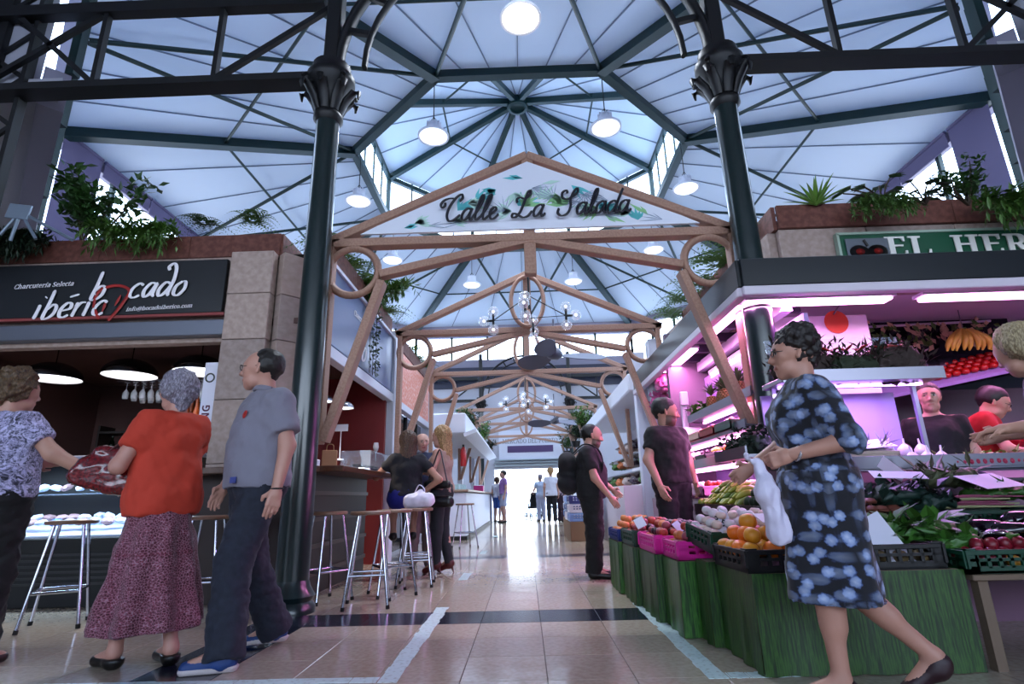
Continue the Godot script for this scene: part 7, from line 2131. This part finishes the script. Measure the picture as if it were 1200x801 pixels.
func people() -> void:
	var black := fabric("black", Color(0.03, 0.03, 0.038))
	var jeans := fabric("jeans", Color(0.11, 0.13, 0.19), noise("denim", FastNoiseLite.TYPE_SIMPLEX, 0.04, [Color(0.75, 0.75, 0.78), Color(1, 1, 1)], [0.2, 0.8]), 2.0)
	var dark_shoe := mat("shoe_black", Color(0.025, 0.022, 0.025), 0.4)
	var paisley := fabric("paisley", Color.WHITE, noise("paisley", FastNoiseLite.TYPE_SIMPLEX_SMOOTH, 0.016, [Color(0.05, 0.05, 0.12), Color(0.06, 0.06, 0.13), Color(0.74, 0.72, 0.86), Color(0.76, 0.74, 0.88), Color(0.06, 0.06, 0.13), Color(0.06, 0.06, 0.13), Color(0.76, 0.74, 0.88), Color(0.74, 0.72, 0.86), Color(0.06, 0.06, 0.13), Color(0.7, 0.68, 0.84)], [0.0, 0.24, 0.28, 0.40, 0.44, 0.52, 0.56, 0.68, 0.72, 0.82], 512, 60.0), 1.5)
	texs["paisley"].noise.fractal_octaves = 2
	# woman in a patterned blouse at the display case
	person({"label": "person in a paisley blouse and black trousers reaching toward the display case", "pos": Vector3(-3.28, 0, -3.42), "yaw": 168, "h": 1.72, "cell": 0.0135, "skin": Color(0.42, 0.22, 0.16),
		"j": {"elr": Vector3(-0.33, 1.18, 0.05), "wrr": Vector3(-0.52, 1.02, 0.26), "ell": Vector3(0.22, 1.12, 0.06), "wrl": Vector3(0.08, 1.15, 0.26), "anl": Vector3(0.12, 0.085, -0.02)},
		"build": {"hip": 0.15, "waist": 0.145, "chest": 0.14, "limb": 1.12, "bust": 0.07},
		"head": {"hair": "curly", "mat": hairm("dark_blond", Color(0.2, 0.14, 0.09), Color(0.42, 0.33, 0.22)), "amp": 0.03, "freq": 17.0, "yaw": -8.0},
		"top": {"name": "blouse", "mat": paisley, "sleeve": 0.62, "hem": 0.92, "ease": 0.02, "drop": 0.165}, "bottom": {"kind": "trousers", "mat": black, "wide": 1.3, "cuff": 1.75, "amp": 0.02}, "shoes": {"mat": mat("sandal_brown", Color(0.12, 0.07, 0.06), 0.5), "high": 0.035}})
	# woman in orange with a red bag
	var skirt := fabric("leopard", Color.WHITE, noise("leopard", FastNoiseLite.TYPE_CELLULAR, 0.06, [Color(0.62, 0.5, 0.55), Color(0.42, 0.06, 0.17), Color(0.16, 0.03, 0.08), Color(0.5, 0.1, 0.22)], [0.05, 0.16, 0.5, 1.0], 512, 0.0, FastNoiseLite.RETURN_DISTANCE2_SUB), 2.4)
	var w2 := person({"label": "person in an orange top and patterned red skirt clutching a red bag", "pos": Vector3(-2.19, 0, -3.38), "yaw": -118, "h": 1.68, "cell": 0.0135, "skin": Color(0.45, 0.22, 0.17),
		"j": {"shl": Vector3(0.15, 1.37, -0.01), "shr": Vector3(-0.15, 1.37, -0.01), "ell": Vector3(0.27, 1.1, 0.02), "wrl": Vector3(0.15, 1.25, 0.2), "elr": Vector3(-0.2, 1.12, 0.06), "wrr": Vector3(-0.06, 1.1, 0.24), "anl": Vector3(0.09, 0.085, 0.1), "knl": Vector3(0.09, 0.49, 0.08), "tol": Vector3(0.1, 0.03, 0.26), "anr": Vector3(-0.1, 0.085, -0.12), "tor": Vector3(-0.13, 0.03, 0.05)},
		"build": {"hip": 0.132, "waist": 0.114, "chest": 0.115, "limb": 1.05, "bust": 0.075, "belly": 0.07},
		"head": {"hair": "bob", "mat": hairm("grey", Color(0.3, 0.28, 0.32), Color(0.62, 0.6, 0.66)), "amp": 0.014, "freq": 24.0, "yaw": -2.0, "pitch": 6.0, "glasses": true},
		"hands": {"l": {"curl": 1.5, "palm": Vector3(-0.6, -0.2, -0.8), "dir": Vector3(-0.5, 0.35, 0.4)}, "r": {"curl": 1.2}},
		"top": {"name": "orange_top", "mat": fabric("orange", Color(0.7, 0.2, 0.12)), "sleeve": 0.62, "hem": 0.82, "ease": 0.018, "drop": 0.166, "amp": 0.016}, "bottom": {"kind": "skirt", "mat": skirt, "waist": 0.9, "ease": 0.004, "hem": 0.2, "r": 0.27, "pleats": 9.0, "sx": 1.05, "amp": 0.02}, "shoes": {"mat": dark_shoe, "high": 0.045}})
	solo("bracelet", torus(0.034, 0.004), mat("gold", Color(0.75, 0.55, 0.25), 0.25, 1.0), "thin gold bracelet on the wrist above the red bag", "bracelet", "", w2.to_global(Vector3(0.148, 1.225, 0.18)))
	var hbag := thing("red_handbag", "shiny red patterned handbag clutched against the orange top", "handbag", px(138, 557, -3.26), 0.3)
	hbag.rotation.z = -0.28
	sdf_part(hbag, "bag_body", [[Vector3(-0.19, -0.05, 0), Vector3(0.19, -0.05, 0), 0.06, 0.06, 0.05], [Vector3(-0.13, 0.1, 0), Vector3(0.13, 0.1, 0), 0.045, 0.045, 0.1], [Vector3(-0.16, 0.02, 0), Vector3(0.16, 0.02, 0), 0.055, 0.055, 0.06]], 0.012, mat("bag_red", Color(1, 1, 1), 0.22, 0.0, {"tex": noise("bag_red", FastNoiseLite.TYPE_CELLULAR, 0.07, [Color(0.2, 0.02, 0.05), Color(0.42, 0.06, 0.09), Color(0.55, 0.2, 0.2)], [0.0, 0.5, 1.0], 256, 0.0, 1), "scale": 3.5, "coat": 0.5}), {"amp": 0.012, "freq": 9.0})
	for z in [-0.03, 0.03]:
		part("strap", G.new().tube(smooth([Vector3(-0.09, 0.12, z), Vector3(-0.02, 0.24, z * 0.6), Vector3(0.1, 0.36, z * 0.3 - 0.02), Vector3(0.17, 0.4, -0.05), Vector3(0.16, 0.25, z), Vector3(0.1, 0.13, z)]), 0.011, 6, true, 0.4), mat("strap_red", Color(0.3, 0.04, 0.06), 0.3), hbag)
	# man in a grey polo shirt
	var polo := fabric("polo", Color(0.46, 0.45, 0.5))
	var m3 := person({"label": "person with glasses in a grey polo shirt and dark jeans walking", "pos": Vector3(-1.68, 0, -3.5), "yaw": -42, "h": 1.84, "cell": 0.0135, "skin": Color(0.45, 0.23, 0.17),
		"j": {"ell": Vector3(0.235, 1.11, -0.05), "wrl": Vector3(0.235, 0.87, -0.01), "elr": Vector3(-0.23, 1.12, -0.02), "wrr": Vector3(-0.22, 0.9, 0.1), "head": Vector3(-0.01, 1.575, 0.04), "neck": Vector3(0, 1.44, 0.0), "knl": Vector3(0.11, 0.49, 0.13), "anl": Vector3(0.17, 0.085, 0.15), "tol": Vector3(0.08, 0.03, 0.29), "knr": Vector3(-0.09, 0.48, -0.04), "anr": Vector3(-0.16, 0.1, -0.26), "tor": Vector3(-0.22, 0.03, -0.12)},
		"build": {"hip": 0.122, "waist": 0.125, "chest": 0.132, "belly": 0.075, "limb": 1.08},
		"head": {"hair": "receding", "k": 1.0, "mat": hairm("dark_crop", Color(0.05, 0.035, 0.03), Color(0.1, 0.075, 0.06)), "amp": 0.004, "yaw": -38.0, "glasses": true},
		"hands": {"l": {"curl": 0.5}},
		"top": {"name": "polo_shirt", "mat": polo, "sleeve": 0.72, "hem": 0.885, "ease": 0.022, "drop": 0.17, "collar": polo, "flare": 1.12}, "bottom": {"kind": "trousers", "mat": jeans, "wide": 1.12, "cuff": 1.4, "waist": 0.94}, "shoes": {"mat": mat("shoe_blue", Color(0.06, 0.2, 0.42), 0.6), "sole": mat("sole_white", Color(0.7, 0.66, 0.66), 0.5), "free": true}})
	part("chest_badge", G.new().lathe([Vector2(0, 0), Vector2(0.026, 0), Vector2(0.024, 0.004), Vector2(0, 0.005)], 14, Transform3D(Basis(Vector3.RIGHT, PI / 2 - 0.2), Vector3(0.085, 1.395, 0.152))), mat("badge_red", Color(0.65, 0.12, 0.1), 0.6), m3)
	part("hem_label", G.new().box(Vector3(0.1, 1.0, 0.185), Vector3(0.045, 0.035, 0.006), Basis(Vector3.UP, 0.4)), mat("label_blue", Color(0.2, 0.25, 0.5), 0.6), m3)
	part("wristband", torus(0.034, 0.005), mat("band_dark", Color(0.03, 0.03, 0.05), 0.6), m3, Vector3(0.252, 0.945, -0.015))
	# woman in the flowered dress
	var floral := fabric("floral", Color.WHITE, noise("floral", FastNoiseLite.TYPE_CELLULAR, 0.022, [Color(0.72, 0.76, 0.86), Color(0.5, 0.58, 0.74), Color(0.2, 0.28, 0.46), Color(0.05, 0.05, 0.11), Color(0.03, 0.03, 0.07), Color(0.05, 0.055, 0.12)], [0.0, 0.22, 0.27, 0.3, 0.34, 1.0], 512, 16.0, FastNoiseLite.RETURN_DISTANCE), 1.5)
	texs["floral"].noise.domain_warp_frequency = 0.06
	texs["floral"].noise.frequency = 0.017
	var w4 := person({"label": "person in a dark blue flowered dress walking past the fruit with a plastic bag", "pos": Vector3(1.36, 0, -2.66), "yaw": -104, "h": 1.62, "cell": 0.0135, "skin": Color(0.42, 0.21, 0.15),
		"j": {"ell": Vector3(0.28, 1.11, -0.1), "wrl": Vector3(0.21, 1.06, 0.14), "elr": Vector3(-0.22, 1.14, 0.08), "wrr": Vector3(-0.12, 1.02, 0.28), "knl": Vector3(0.07, 0.5, 0.06), "anl": Vector3(0.06, 0.09, 0.05), "tol": Vector3(0.07, 0.03, 0.22), "knr": Vector3(-0.07, 0.47, -0.06), "anr": Vector3(-0.07, 0.17, -0.37), "tor": Vector3(-0.08, 0.035, -0.24)},
		"build": {"hip": 0.145, "waist": 0.122, "chest": 0.132, "bust": 0.08, "limb": 1.08},
		"head": {"hair": "bun", "mat": hairm("dark_brown", Color(0.045, 0.028, 0.028), Color(0.12, 0.075, 0.07)), "amp": 0.022, "freq": 22.0, "yaw": 4.0, "glasses": true, "tilt": 0.0},
		"hands": {"l": {"curl": 1.5, "palm": Vector3(-1, -0.2, -0.1), "dir": Vector3(-0.2, -0.25, 1)}},
		"top": {"name": "dress_bodice", "mat": floral, "sleeve": 1.05, "hem": 0.86, "ease": 0.014, "flare": 1.1, "amp": 0.018}, "bottom": {"kind": "skirt", "name": "dress_skirt", "mat": floral, "hem": 0.41, "r": 0.205, "pleats": 4.0, "waist": 1.0, "sx": 1.05}, "shoes": {"mat": mat("sandal_plum", Color(0.15, 0.05, 0.08), 0.5), "free": true}})
	part("wristwatch", torus(0.03, 0.008), mat("watch_steel", Color(0.7, 0.68, 0.7), 0.25, 0.8), w4, Vector3(0.205, 1.015, 0.105)).rotation = Vector3(1.3, 0.2, 0)
	var cb := thing("carrier_bag", "crumpled thin white plastic bag held in the hand of the flowered dress wearer", "bag", w4.to_global(Vector3(0.19, 0.96, 0.27)))
	sdf_part(cb, "film", [[Vector3(0, 0.02, 0), Vector3(0.01, -0.1, 0.02), 0.02, 0.045, 0.03], [Vector3(0.01, -0.1, 0.02), Vector3(0.05, -0.28, 0.0), 0.045, 0.05, 0.04], [Vector3(-0.03, 0.03, 0), Vector3(-0.06, 0.06, 0.02), 0.016, 0.01, 0.02]], 0.01, mat("film_white", Color(0.8, 0.78, 0.86), 0.35, 0.0, {"back": Color(0.3, 0.3, 0.33)}), {"amp": 0.016, "freq": 11.0, "stretch": Vector3(1.6, 0.6, 1.6)})
	# men at the peach crates
	person({"label": "person in a black V neck shirt standing behind the peach crates", "pos": Vector3(1.48, 0, -5.72), "yaw": 28, "h": 1.8, "cell": 0.015, "skin": Color(0.4, 0.21, 0.15),
		"j": {"ell": Vector3(0.26, 1.12, -0.03), "elr": Vector3(-0.25, 1.12, -0.02), "wrr": Vector3(-0.24, 0.88, 0.1), "wrl": Vector3(0.22, 0.9, 0.08)},
		"build": {"hip": 0.122, "waist": 0.122, "chest": 0.14, "limb": 1.12},
		"head": {"hair": "crop", "mat": hairm("black", Color(0.015, 0.012, 0.012), Color(0.035, 0.028, 0.026)), "amp": 0.003, "k": 1.07, "yaw": 50.0, "pitch": 8.0, "beard": true},
		"top": {"mat": fabric("black_navy", Color(0.025, 0.025, 0.042)), "sleeve": 0.6, "hem": 0.9, "ease": 0.016, "drop": 0.14}, "bottom": {"kind": "trousers", "mat": fabric("dark_denim", Color(0.035, 0.04, 0.07))}, "shoes": {"mat": dark_shoe}})
	var m6 := person({"label": "person with a dark backpack reaching into the blue apricot crate", "pos": Vector3(0.74, 0, -6.42), "yaw": 82, "h": 1.64, "cell": 0.015, "skin": Color(0.42, 0.22, 0.16),
		"j": {"elr": Vector3(-0.25, 1.08, 0.06), "wrr": Vector3(-0.2, 0.86, 0.22), "ell": Vector3(0.22, 1.1, 0.08), "wrl": Vector3(0.16, 0.95, 0.25), "head": Vector3(0, 1.57, 0.06), "neck": Vector3(0, 1.43, 0.01)},
		"build": {"hip": 0.128, "waist": 0.14, "chest": 0.14, "belly": 0.11, "limb": 1.1},
		"head": {"hair": "receding", "mat": mats["hair_black"], "amp": 0.003, "k": 1.08, "yaw": 0.0, "pitch": 10.0, "beard": true},
		"top": {"mat": mats["cloth_black_navy"], "sleeve": 0.7, "hem": 0.86, "ease": 0.016, "drop": 0.165, "neck": 1.46}, "bottom": {"kind": "trousers", "mat": black, "wide": 1.2, "cuff": 1.3}, "shoes": {"mat": dark_shoe}})
	var bp := thing("backpack", "dark flecked backpack worn by the person at the apricots", "backpack", m6.to_global(Vector3(0, 1.12, -0.235)), m6.rotation.y)
	sdf_part(bp, "pack_body", [[Vector3(-0.09, -0.14, 0), Vector3(0.09, -0.14, 0), 0.085, 0.085, 0.06], [Vector3(-0.08, 0.1, 0), Vector3(0.08, 0.1, 0), 0.085, 0.085, 0.06], [Vector3(0, -0.14, -0.02), Vector3(0, 0.13, -0.02), 0.11, 0.1, 0.06], [Vector3(-0.07, -0.12, -0.08), Vector3(0.07, -0.12, -0.08), 0.05, 0.05, 0.05]], 0.014, fabric("pack", Color(0.07, 0.065, 0.1), noise("pack_fleck", FastNoiseLite.TYPE_CELLULAR, 0.12, [Color(0.35, 0.3, 0.4), Color(1, 1, 1)], [0.2, 0.9]), 3.0))
	for x in [-0.1, 0.1]:
		part("strap", G.new().tube(smooth([Vector3(x, 0.2, 0.06), Vector3(x * 1.25, 0.3, 0.2), Vector3(x * 1.35, 0.22, 0.36), Vector3(x * 1.4, 0.0, 0.38), Vector3(x * 1.4, -0.16, 0.22)]), 0.026, 6, true, 0.3), mat("strap_dark", Color(0.05, 0.05, 0.08), 0.7), bp)
	# people at the bar
	var seat := {"hil": Vector3(0.09, 0.9, 0), "hir": Vector3(-0.09, 0.9, 0), "knl": Vector3(0.13, 0.9, 0.42), "knr": Vector3(-0.13, 0.88, 0.41), "anl": Vector3(0.12, 0.5, 0.36), "anr": Vector3(-0.12, 0.5, 0.34), "tol": Vector3(0.14, 0.45, 0.52), "tor": Vector3(-0.14, 0.45, 0.5), "ell": Vector3(0.36, 1.17, 0.12), "wrl": Vector3(0.3, 1.21, 0.36), "elr": Vector3(-0.38, 1.12, -0.12), "wrr": Vector3(-0.18, 0.96, 0.05)}
	person({"label": "person in a navy top and bright blue skirt sitting on a bar stool", "pos": Vector3(-1.42, -0.02, -6.72), "yaw": 196, "h": 1.68, "cell": 0.015, "skin": Color(0.4, 0.2, 0.14), "j": seat,
		"build": {"hip": 0.14, "waist": 0.115, "chest": 0.125, "bust": 0.06},
		"head": {"hair": "long", "mat": hairm("brown", Color(0.16, 0.09, 0.05), Color(0.36, 0.24, 0.15)), "amp": 0.012, "freq": 20.0, "stretch": Vector3(2, 0.4, 2), "yaw": 10.0},
		"top": {"mat": fabric("navy", Color(0.03, 0.035, 0.08)), "sleeve": 0.5, "hem": 0.94, "ease": 0.012}, "bottom": {"kind": "skirt", "mat": fabric("royal", Color(0.04, 0.06, 0.42)), "hem": 0.6, "r": 0.2}, "shoes": {"mat": dark_shoe, "free": true}})
	person({"label": "person in a blue jacket standing beside the bar customers", "pos": Vector3(-1.43, 0, -7.75), "yaw": 15, "h": 1.76, "cell": 0.017, "skin": Color(0.48, 0.27, 0.21),
		"build": {"hip": 0.125, "waist": 0.13, "chest": 0.135, "belly": 0.08}, "head": {"hair": "fringe", "mat": hairm("white", Color(0.5, 0.5, 0.52), Color(0.7, 0.7, 0.72)), "amp": 0.003, "pitch": 6.0, "yaw": 8.0},
		"top": {"name": "jacket", "mat": fabric("blue_jacket", Color(0.06, 0.11, 0.24)), "sleeve": 1.95, "hem": 0.82, "ease": 0.022, "drop": 0.16, "collar": fabric("shirt_white", Color(0.75, 0.76, 0.82))}, "bottom": {"kind": "trousers", "mat": fabric("khaki", Color(0.42, 0.38, 0.38)), "wide": 1.15}, "shoes": {"mat": dark_shoe}})
	var w8 := person({"label": "person in a beige sleeveless top with a black shoulder bag and heels", "pos": Vector3(-1.06, 0, -7.1), "yaw": -105, "h": 1.76, "cell": 0.015, "skin": Color(0.5, 0.26, 0.2),
		"j": {"ell": Vector3(0.24, 1.13, 0.02), "wrl": Vector3(0.12, 1.16, 0.24), "elr": Vector3(-0.2, 1.12, 0.06), "wrr": Vector3(-0.04, 1.2, 0.25), "anl": Vector3(0.06, 0.13, 0.03), "anr": Vector3(-0.08, 0.13, -0.08), "tol": Vector3(0.07, 0.03, 0.17), "tor": Vector3(-0.1, 0.03, 0.06)},
		"build": {"hip": 0.122, "waist": 0.105, "chest": 0.115, "bust": 0.06}, "head": {"hair": "long", "mat": hairm("blonde", Color(0.42, 0.3, 0.17), Color(0.72, 0.58, 0.4)), "amp": 0.012, "freq": 20.0, "stretch": Vector3(2, 0.4, 2), "yaw": 0.0, "pitch": 5.0},
		"top": {"mat": fabric("beige", Color(0.6, 0.5, 0.45)), "sleeve": 0.0, "hem": 0.9, "ease": 0.01, "neck": 1.4}, "bottom": {"kind": "trousers", "mat": fabric("leggings", Color(0.10, 0.115, 0.14)), "ease": 0.012, "wide": 0.98, "cuff": 0.85, "amp": 0.004}, "shoes": {"mat": mat("heel_red", Color(0.3, 0.06, 0.08), 0.4), "high": 0.02, "free": true}})
	for q in [[0.06, 0.0], [-0.08, -0.11]]:
		part("shoe_heel", G.new().tube([Vector3(q[0], 0.085, q[1]), Vector3(q[0], 0.0, q[1] - 0.03)], [0.02, 0.006], 6), mats["heel_red"], w8)
	var sb := thing("shoulder_bag", "large black shoulder bag hanging beside the beige top", "bag", w8.to_global(Vector3(0.3, 0.93, -0.08)), w8.rotation.y + PI / 2)
	sdf_part(sb, "bag_body", [[Vector3(-0.14, -0.1, 0), Vector3(0.14, -0.1, 0), 0.07, 0.07, 0.05], [Vector3(-0.13, 0.1, 0), Vector3(0.13, 0.1, 0), 0.05, 0.05, 0.06]], 0.014, mat("bag_black", Color(0.02, 0.022, 0.04), 0.35), {"amp": 0.012, "freq": 8.0})
	part("strap", G.new().tube(smooth([Vector3(-0.13, 0.12, 0), Vector3(-0.06, 0.36, -0.03), Vector3(0.0, 0.52, -0.06), Vector3(0.06, 0.36, -0.03), Vector3(0.13, 0.12, 0)]), 0.016, 6, true, 0.4), mats["bag_black"], sb)
	# vendors
	person({"label": "person in a black shirt standing behind the steel counter", "pos": Vector3(3.52, 0, -4.78), "yaw": -28, "h": 1.72, "cell": 0.016, "skin": Color(0.45, 0.24, 0.18),
		"build": {"chest": 0.132, "waist": 0.12}, "head": {"hair": "crop", "mat": hairm("darkest", Color(0.03, 0.02, 0.018), Color(0.06, 0.045, 0.04)), "amp": 0.003, "yaw": -4.0},
		"top": {"mat": black, "sleeve": 0.6, "hem": 0.9, "neck": 1.42}, "bottom": {"kind": "trousers", "mat": jeans}, "shoes": {"mat": dark_shoe}})
	person({"label": "person with glasses in a bright red shirt bending over the stall", "pos": Vector3(4.0, 0, -5.0), "yaw": 55, "h": 1.74, "cell": 0.016, "skin": Color(0.45, 0.23, 0.17),
		"j": {"chest": Vector3(0, 1.27, 0.06), "neck": Vector3(0, 1.41, 0.12), "head": Vector3(0, 1.52, 0.19), "shl": Vector3(0.17, 1.36, 0.08), "shr": Vector3(-0.17, 1.36, 0.08), "ell": Vector3(0.24, 1.12, 0.18), "elr": Vector3(-0.24, 1.12, 0.18), "wrl": Vector3(0.16, 1.04, 0.4), "wrr": Vector3(-0.16, 1.04, 0.4)},
		"build": {"chest": 0.14, "waist": 0.135, "belly": 0.09}, "head": {"hair": "crop", "mat": mats["hair_darkest"], "amp": 0.003, "pitch": 28.0, "glasses": true},
		"top": {"mat": fabric("vendor_red", Color(0.62, 0.03, 0.05)), "sleeve": 0.6, "hem": 0.88, "neck": 1.5}, "bottom": {"kind": "trousers", "mat": jeans}, "shoes": {"mat": dark_shoe}})
	person({"label": "person in a grey top stretching a hand over the aubergines", "pos": Vector3(2.76, 0, -2.82), "yaw": -125, "h": 1.7, "cell": 0.0145, "skin": Color(0.46, 0.25, 0.18),
		"j": {"neck": Vector3(0, 1.42, 0.06), "head": Vector3(0, 1.545, 0.12), "ell": Vector3(0.24, 1.14, 0.08), "wrl": Vector3(0.2, 1.13, 0.26), "elr": Vector3(-0.24, 1.14, 0.06), "wrr": Vector3(-0.2, 1.12, 0.26)},
		"build": {"hip": 0.13, "waist": 0.12, "chest": 0.125, "bust": 0.06}, "head": {"hair": "bob", "mat": hairm("ash", Color(0.42, 0.36, 0.26), Color(0.7, 0.64, 0.5)), "amp": 0.01, "freq": 24.0, "stretch": Vector3(2, 0.4, 2), "pitch": 18.0, "yaw": -40.0},
		"hands": {"l": {"curl": 0.7, "palm": Vector3(0, -1, 0)}},
		"top": {"mat": fabric("grey_top", Color(0.3, 0.3, 0.35)), "sleeve": 0.7, "hem": 0.86, "drop": 0.15}, "bottom": {"kind": "trousers", "mat": black}, "shoes": {"mat": dark_shoe}})
	# far visitors
	person({"label": "far person in a lilac shirt leaning toward a companion in denim shorts", "pos": Vector3(-0.8, 0, -20.4), "yaw": -70, "h": 1.8, "cell": 0.024, "skin": Color(0.5, 0.28, 0.22), "head": {"hair": "crop", "mat": mats["hair_darkest"]}, "top": {"mat": fabric("lilac", Color(0.55, 0.4, 0.65)), "sleeve": 0.6, "hem": 0.88}, "bottom": {"kind": "shorts", "mat": fabric("pale_short", Color(0.6, 0.62, 0.72))}, "shoes": {"mat": dark_shoe}})
	person({"label": "far person in a pale top and blue denim shorts beside the lilac shirt", "pos": Vector3(-1.04, 0, -20.95), "yaw": 150, "h": 1.6, "cell": 0.024, "skin": Color(0.5, 0.28, 0.22), "head": {"hair": "bob", "mat": mats["hair_brown"]}, "top": {"mat": fabric("shirt_white"), "sleeve": 0.4, "hem": 0.9}, "bottom": {"kind": "shorts", "mat": fabric("denim_blue", Color(0.2, 0.35, 0.65))}, "shoes": {"mat": dark_shoe}})
	person({"label": "far person in a white shirt and navy trousers near the doorway", "pos": Vector3(0.88, 0, -19.4), "yaw": 180, "h": 1.78, "cell": 0.022, "skin": Color(0.5, 0.28, 0.22), "head": {"hair": "bun", "mat": mats["hair_blonde"]}, "top": {"mat": mats["cloth_shirt_white"], "sleeve": 0.5, "hem": 0.84, "drop": 0.16}, "bottom": {"kind": "trousers", "mat": fabric("navy")}, "shoes": {"mat": mat("sole_white")}})
	person({"label": "far person in a pale top seen behind the white shirt near the doorway", "pos": Vector3(1.22, 0, -19.9), "yaw": 120, "h": 1.66, "cell": 0.024, "skin": Color(0.5, 0.28, 0.22), "head": {"hair": "bob", "mat": mats["hair_brown"]}, "top": {"mat": fabric("pale_pink", Color(0.66, 0.6, 0.66)), "sleeve": 0.5, "hem": 0.86}, "bottom": {"kind": "trousers", "mat": fabric("plum_trouser", Color(0.2, 0.12, 0.2))}, "shoes": {"mat": dark_shoe}})
	person({"label": "far person in pale clothes pushing the stroller in the bright doorway", "pos": Vector3(0.55, 0, -20.6), "yaw": 200, "h": 1.64, "cell": 0.024, "skin": Color(0.5, 0.28, 0.22), "j": {"ell": Vector3(0.22, 1.15, 0.1), "elr": Vector3(-0.22, 1.15, 0.1), "wrl": Vector3(0.18, 1.05, 0.33), "wrr": Vector3(-0.18, 1.05, 0.33)}, "head": {"hair": "short", "mat": mats["hair_grey"]}, "top": {"mat": fabric("pale_blue", Color(0.62, 0.68, 0.78)), "sleeve": 0.5, "hem": 0.86}, "bottom": {"kind": "trousers", "mat": fabric("pale_short")}, "shoes": {"mat": dark_shoe}})
	var st := thing("stroller", "small dark stroller with spoked wheels in the bright doorway", "stroller", Vector3(0.3, 0, -21.45), 0.3)
	var sm: Material = mats["iron_dark"]
	for x in [-0.22, 0.22]:
		for z in [-0.3, 0.3]:
			part("wheel", G.new().add(torus(0.12, 0.02), Transform3D(Basis(Vector3.BACK, PI / 2), Vector3(x, 0.14, z))), sm, st)
		part("frame", G.new().tube([Vector3(x, 0.14, -0.3), Vector3(x, 0.6, 0.1), Vector3(x, 1.0, 0.45)], 0.015, 6).tube([Vector3(x, 0.14, 0.3), Vector3(x, 0.6, 0.0)], 0.015, 6), sm, st)
	part("handle_bar", G.new().tube([Vector3(-0.22, 1.0, 0.45), Vector3(0.22, 1.0, 0.45)], 0.018, 6), sm, st)
	part("seat", G.new().box(Vector3(0, 0.48, -0.05), Vector3(0.36, 0.08, 0.4), Basis.IDENTITY, 0.02).box(Vector3(0, 0.75, 0.14), Vector3(0.36, 0.5, 0.06), Basis(Vector3.RIGHT, 0.3), 0.02), fabric("navy"), st)

func torus(R: float, r: float) -> G:
	var p := []
	for k in 21:
		var a := TAU * k / 20
		p.append(Vector3(cos(a) * R, 0, sin(a) * R))
	return G.new().tube(p, r, 6, false)

# ---------------------------------------------------------------- the scene
func _ready() -> void:
	rng.seed = 1
	# camera
	var ahead := Vector3(616.0 - 600.0, 400.5 - 582.0, -FOCAL).normalized()
	var up := Vector3(543.0 - 600.0, 400.5 + 1804.0, -FOCAL).normalized()
	up = (up - ahead * up.dot(ahead)).normalized()
	cam_basis = Basis(ahead.cross(up), up, -ahead).transposed()
	var cam := Camera3D.new()
	cam.name = "camera"
	add_child(cam)
	cam.transform = Transform3D(cam_basis, EYE)
	cam.fov = rad_to_deg(2.0 * atan(400.5 / FOCAL))
	cam.near = 0.05
	cam.far = 400
	cam.current = true
	# sky and exposure
	var env := Environment.new()
	var sky := Sky.new()
	var sm := ProceduralSkyMaterial.new()
	sm.sky_top_color = Color(0.74, 0.85, 1.0)
	sm.sky_horizon_color = Color(0.93, 0.96, 1.0)
	sm.ground_horizon_color = Color(0.8, 0.84, 0.92)
	sm.ground_bottom_color = Color(0.7, 0.72, 0.76)
	sm.energy_multiplier = 5.0
	sky.sky_material = sm
	env.background_mode = Environment.BG_SKY
	env.sky = sky
	env.tonemap_mode = Environment.TONE_MAPPER_LINEAR
	env.tonemap_exposure = 1.75
	env.ambient_light_source = Environment.AMBIENT_SOURCE_SKY
	env.sdfgi_enabled = true
	env.ssao_enabled = true
	env.ssil_enabled = true
	var we := WorldEnvironment.new()
	we.name = "environment"
	we.environment = env
	add_child(we)
	mat("leaf_a", Color(0.16, 0.3, 0.12), 0.5, 0.0, {"back": Color(0.1, 0.16, 0.04)})
	mat("leaf_b", Color(0.27, 0.42, 0.16), 0.5, 0.0, {"back": Color(0.14, 0.2, 0.05)})
	mat("leaf_c", Color(0.08, 0.17, 0.1), 0.5, 0.0, {"back": Color(0.05, 0.08, 0.03)})
	hall()
	floor_tiles()
	arch_frame(-4.83, "at the hall entrance")
	arch_frame(-25.2, "at the far end of the hall")
	lattice_post()
	trusses()
	highbays()
	print("hall ", Time.get_ticks_msec())
	ham_shop()
	west_row()
	print("west ", Time.get_ticks_msec())
	fruit_stall()
	plants()
	print("east ", Time.get_ticks_msec())
	chandelier(px(620, 362, -7.5), 4.2, "globe glass chandelier hanging in the oval ring near the street sign", 1.15)
	chandelier(px(616, 466, -15.6), 4.2, "globe glass chandelier hanging near the drinks kiosk", 1.25)
	fan(px(650, 415, -9.9), 4.1, "dark ceiling fan with oval blades between two trusses", 0.2)
	fan(px(650, 493, -17.8), 4.1, "far dark ceiling fan with oval blades before the portal", 0.5)
	for s in [-1.0, 1.0]:
		solo("truss_pedestal", G.new().box(Vector3(CX + s * 2.03, 0.69, -23.8), Vector3(0.26, 1.38, 0.26), Basis.IDENTITY, 0.01), mat("kiosk_white"), "white pedestal under the truss close to the far doorway", "pedestal", "truss pedestals")
	people()
	run_jobs()
	print("bodies ", Time.get_ticks_msec())
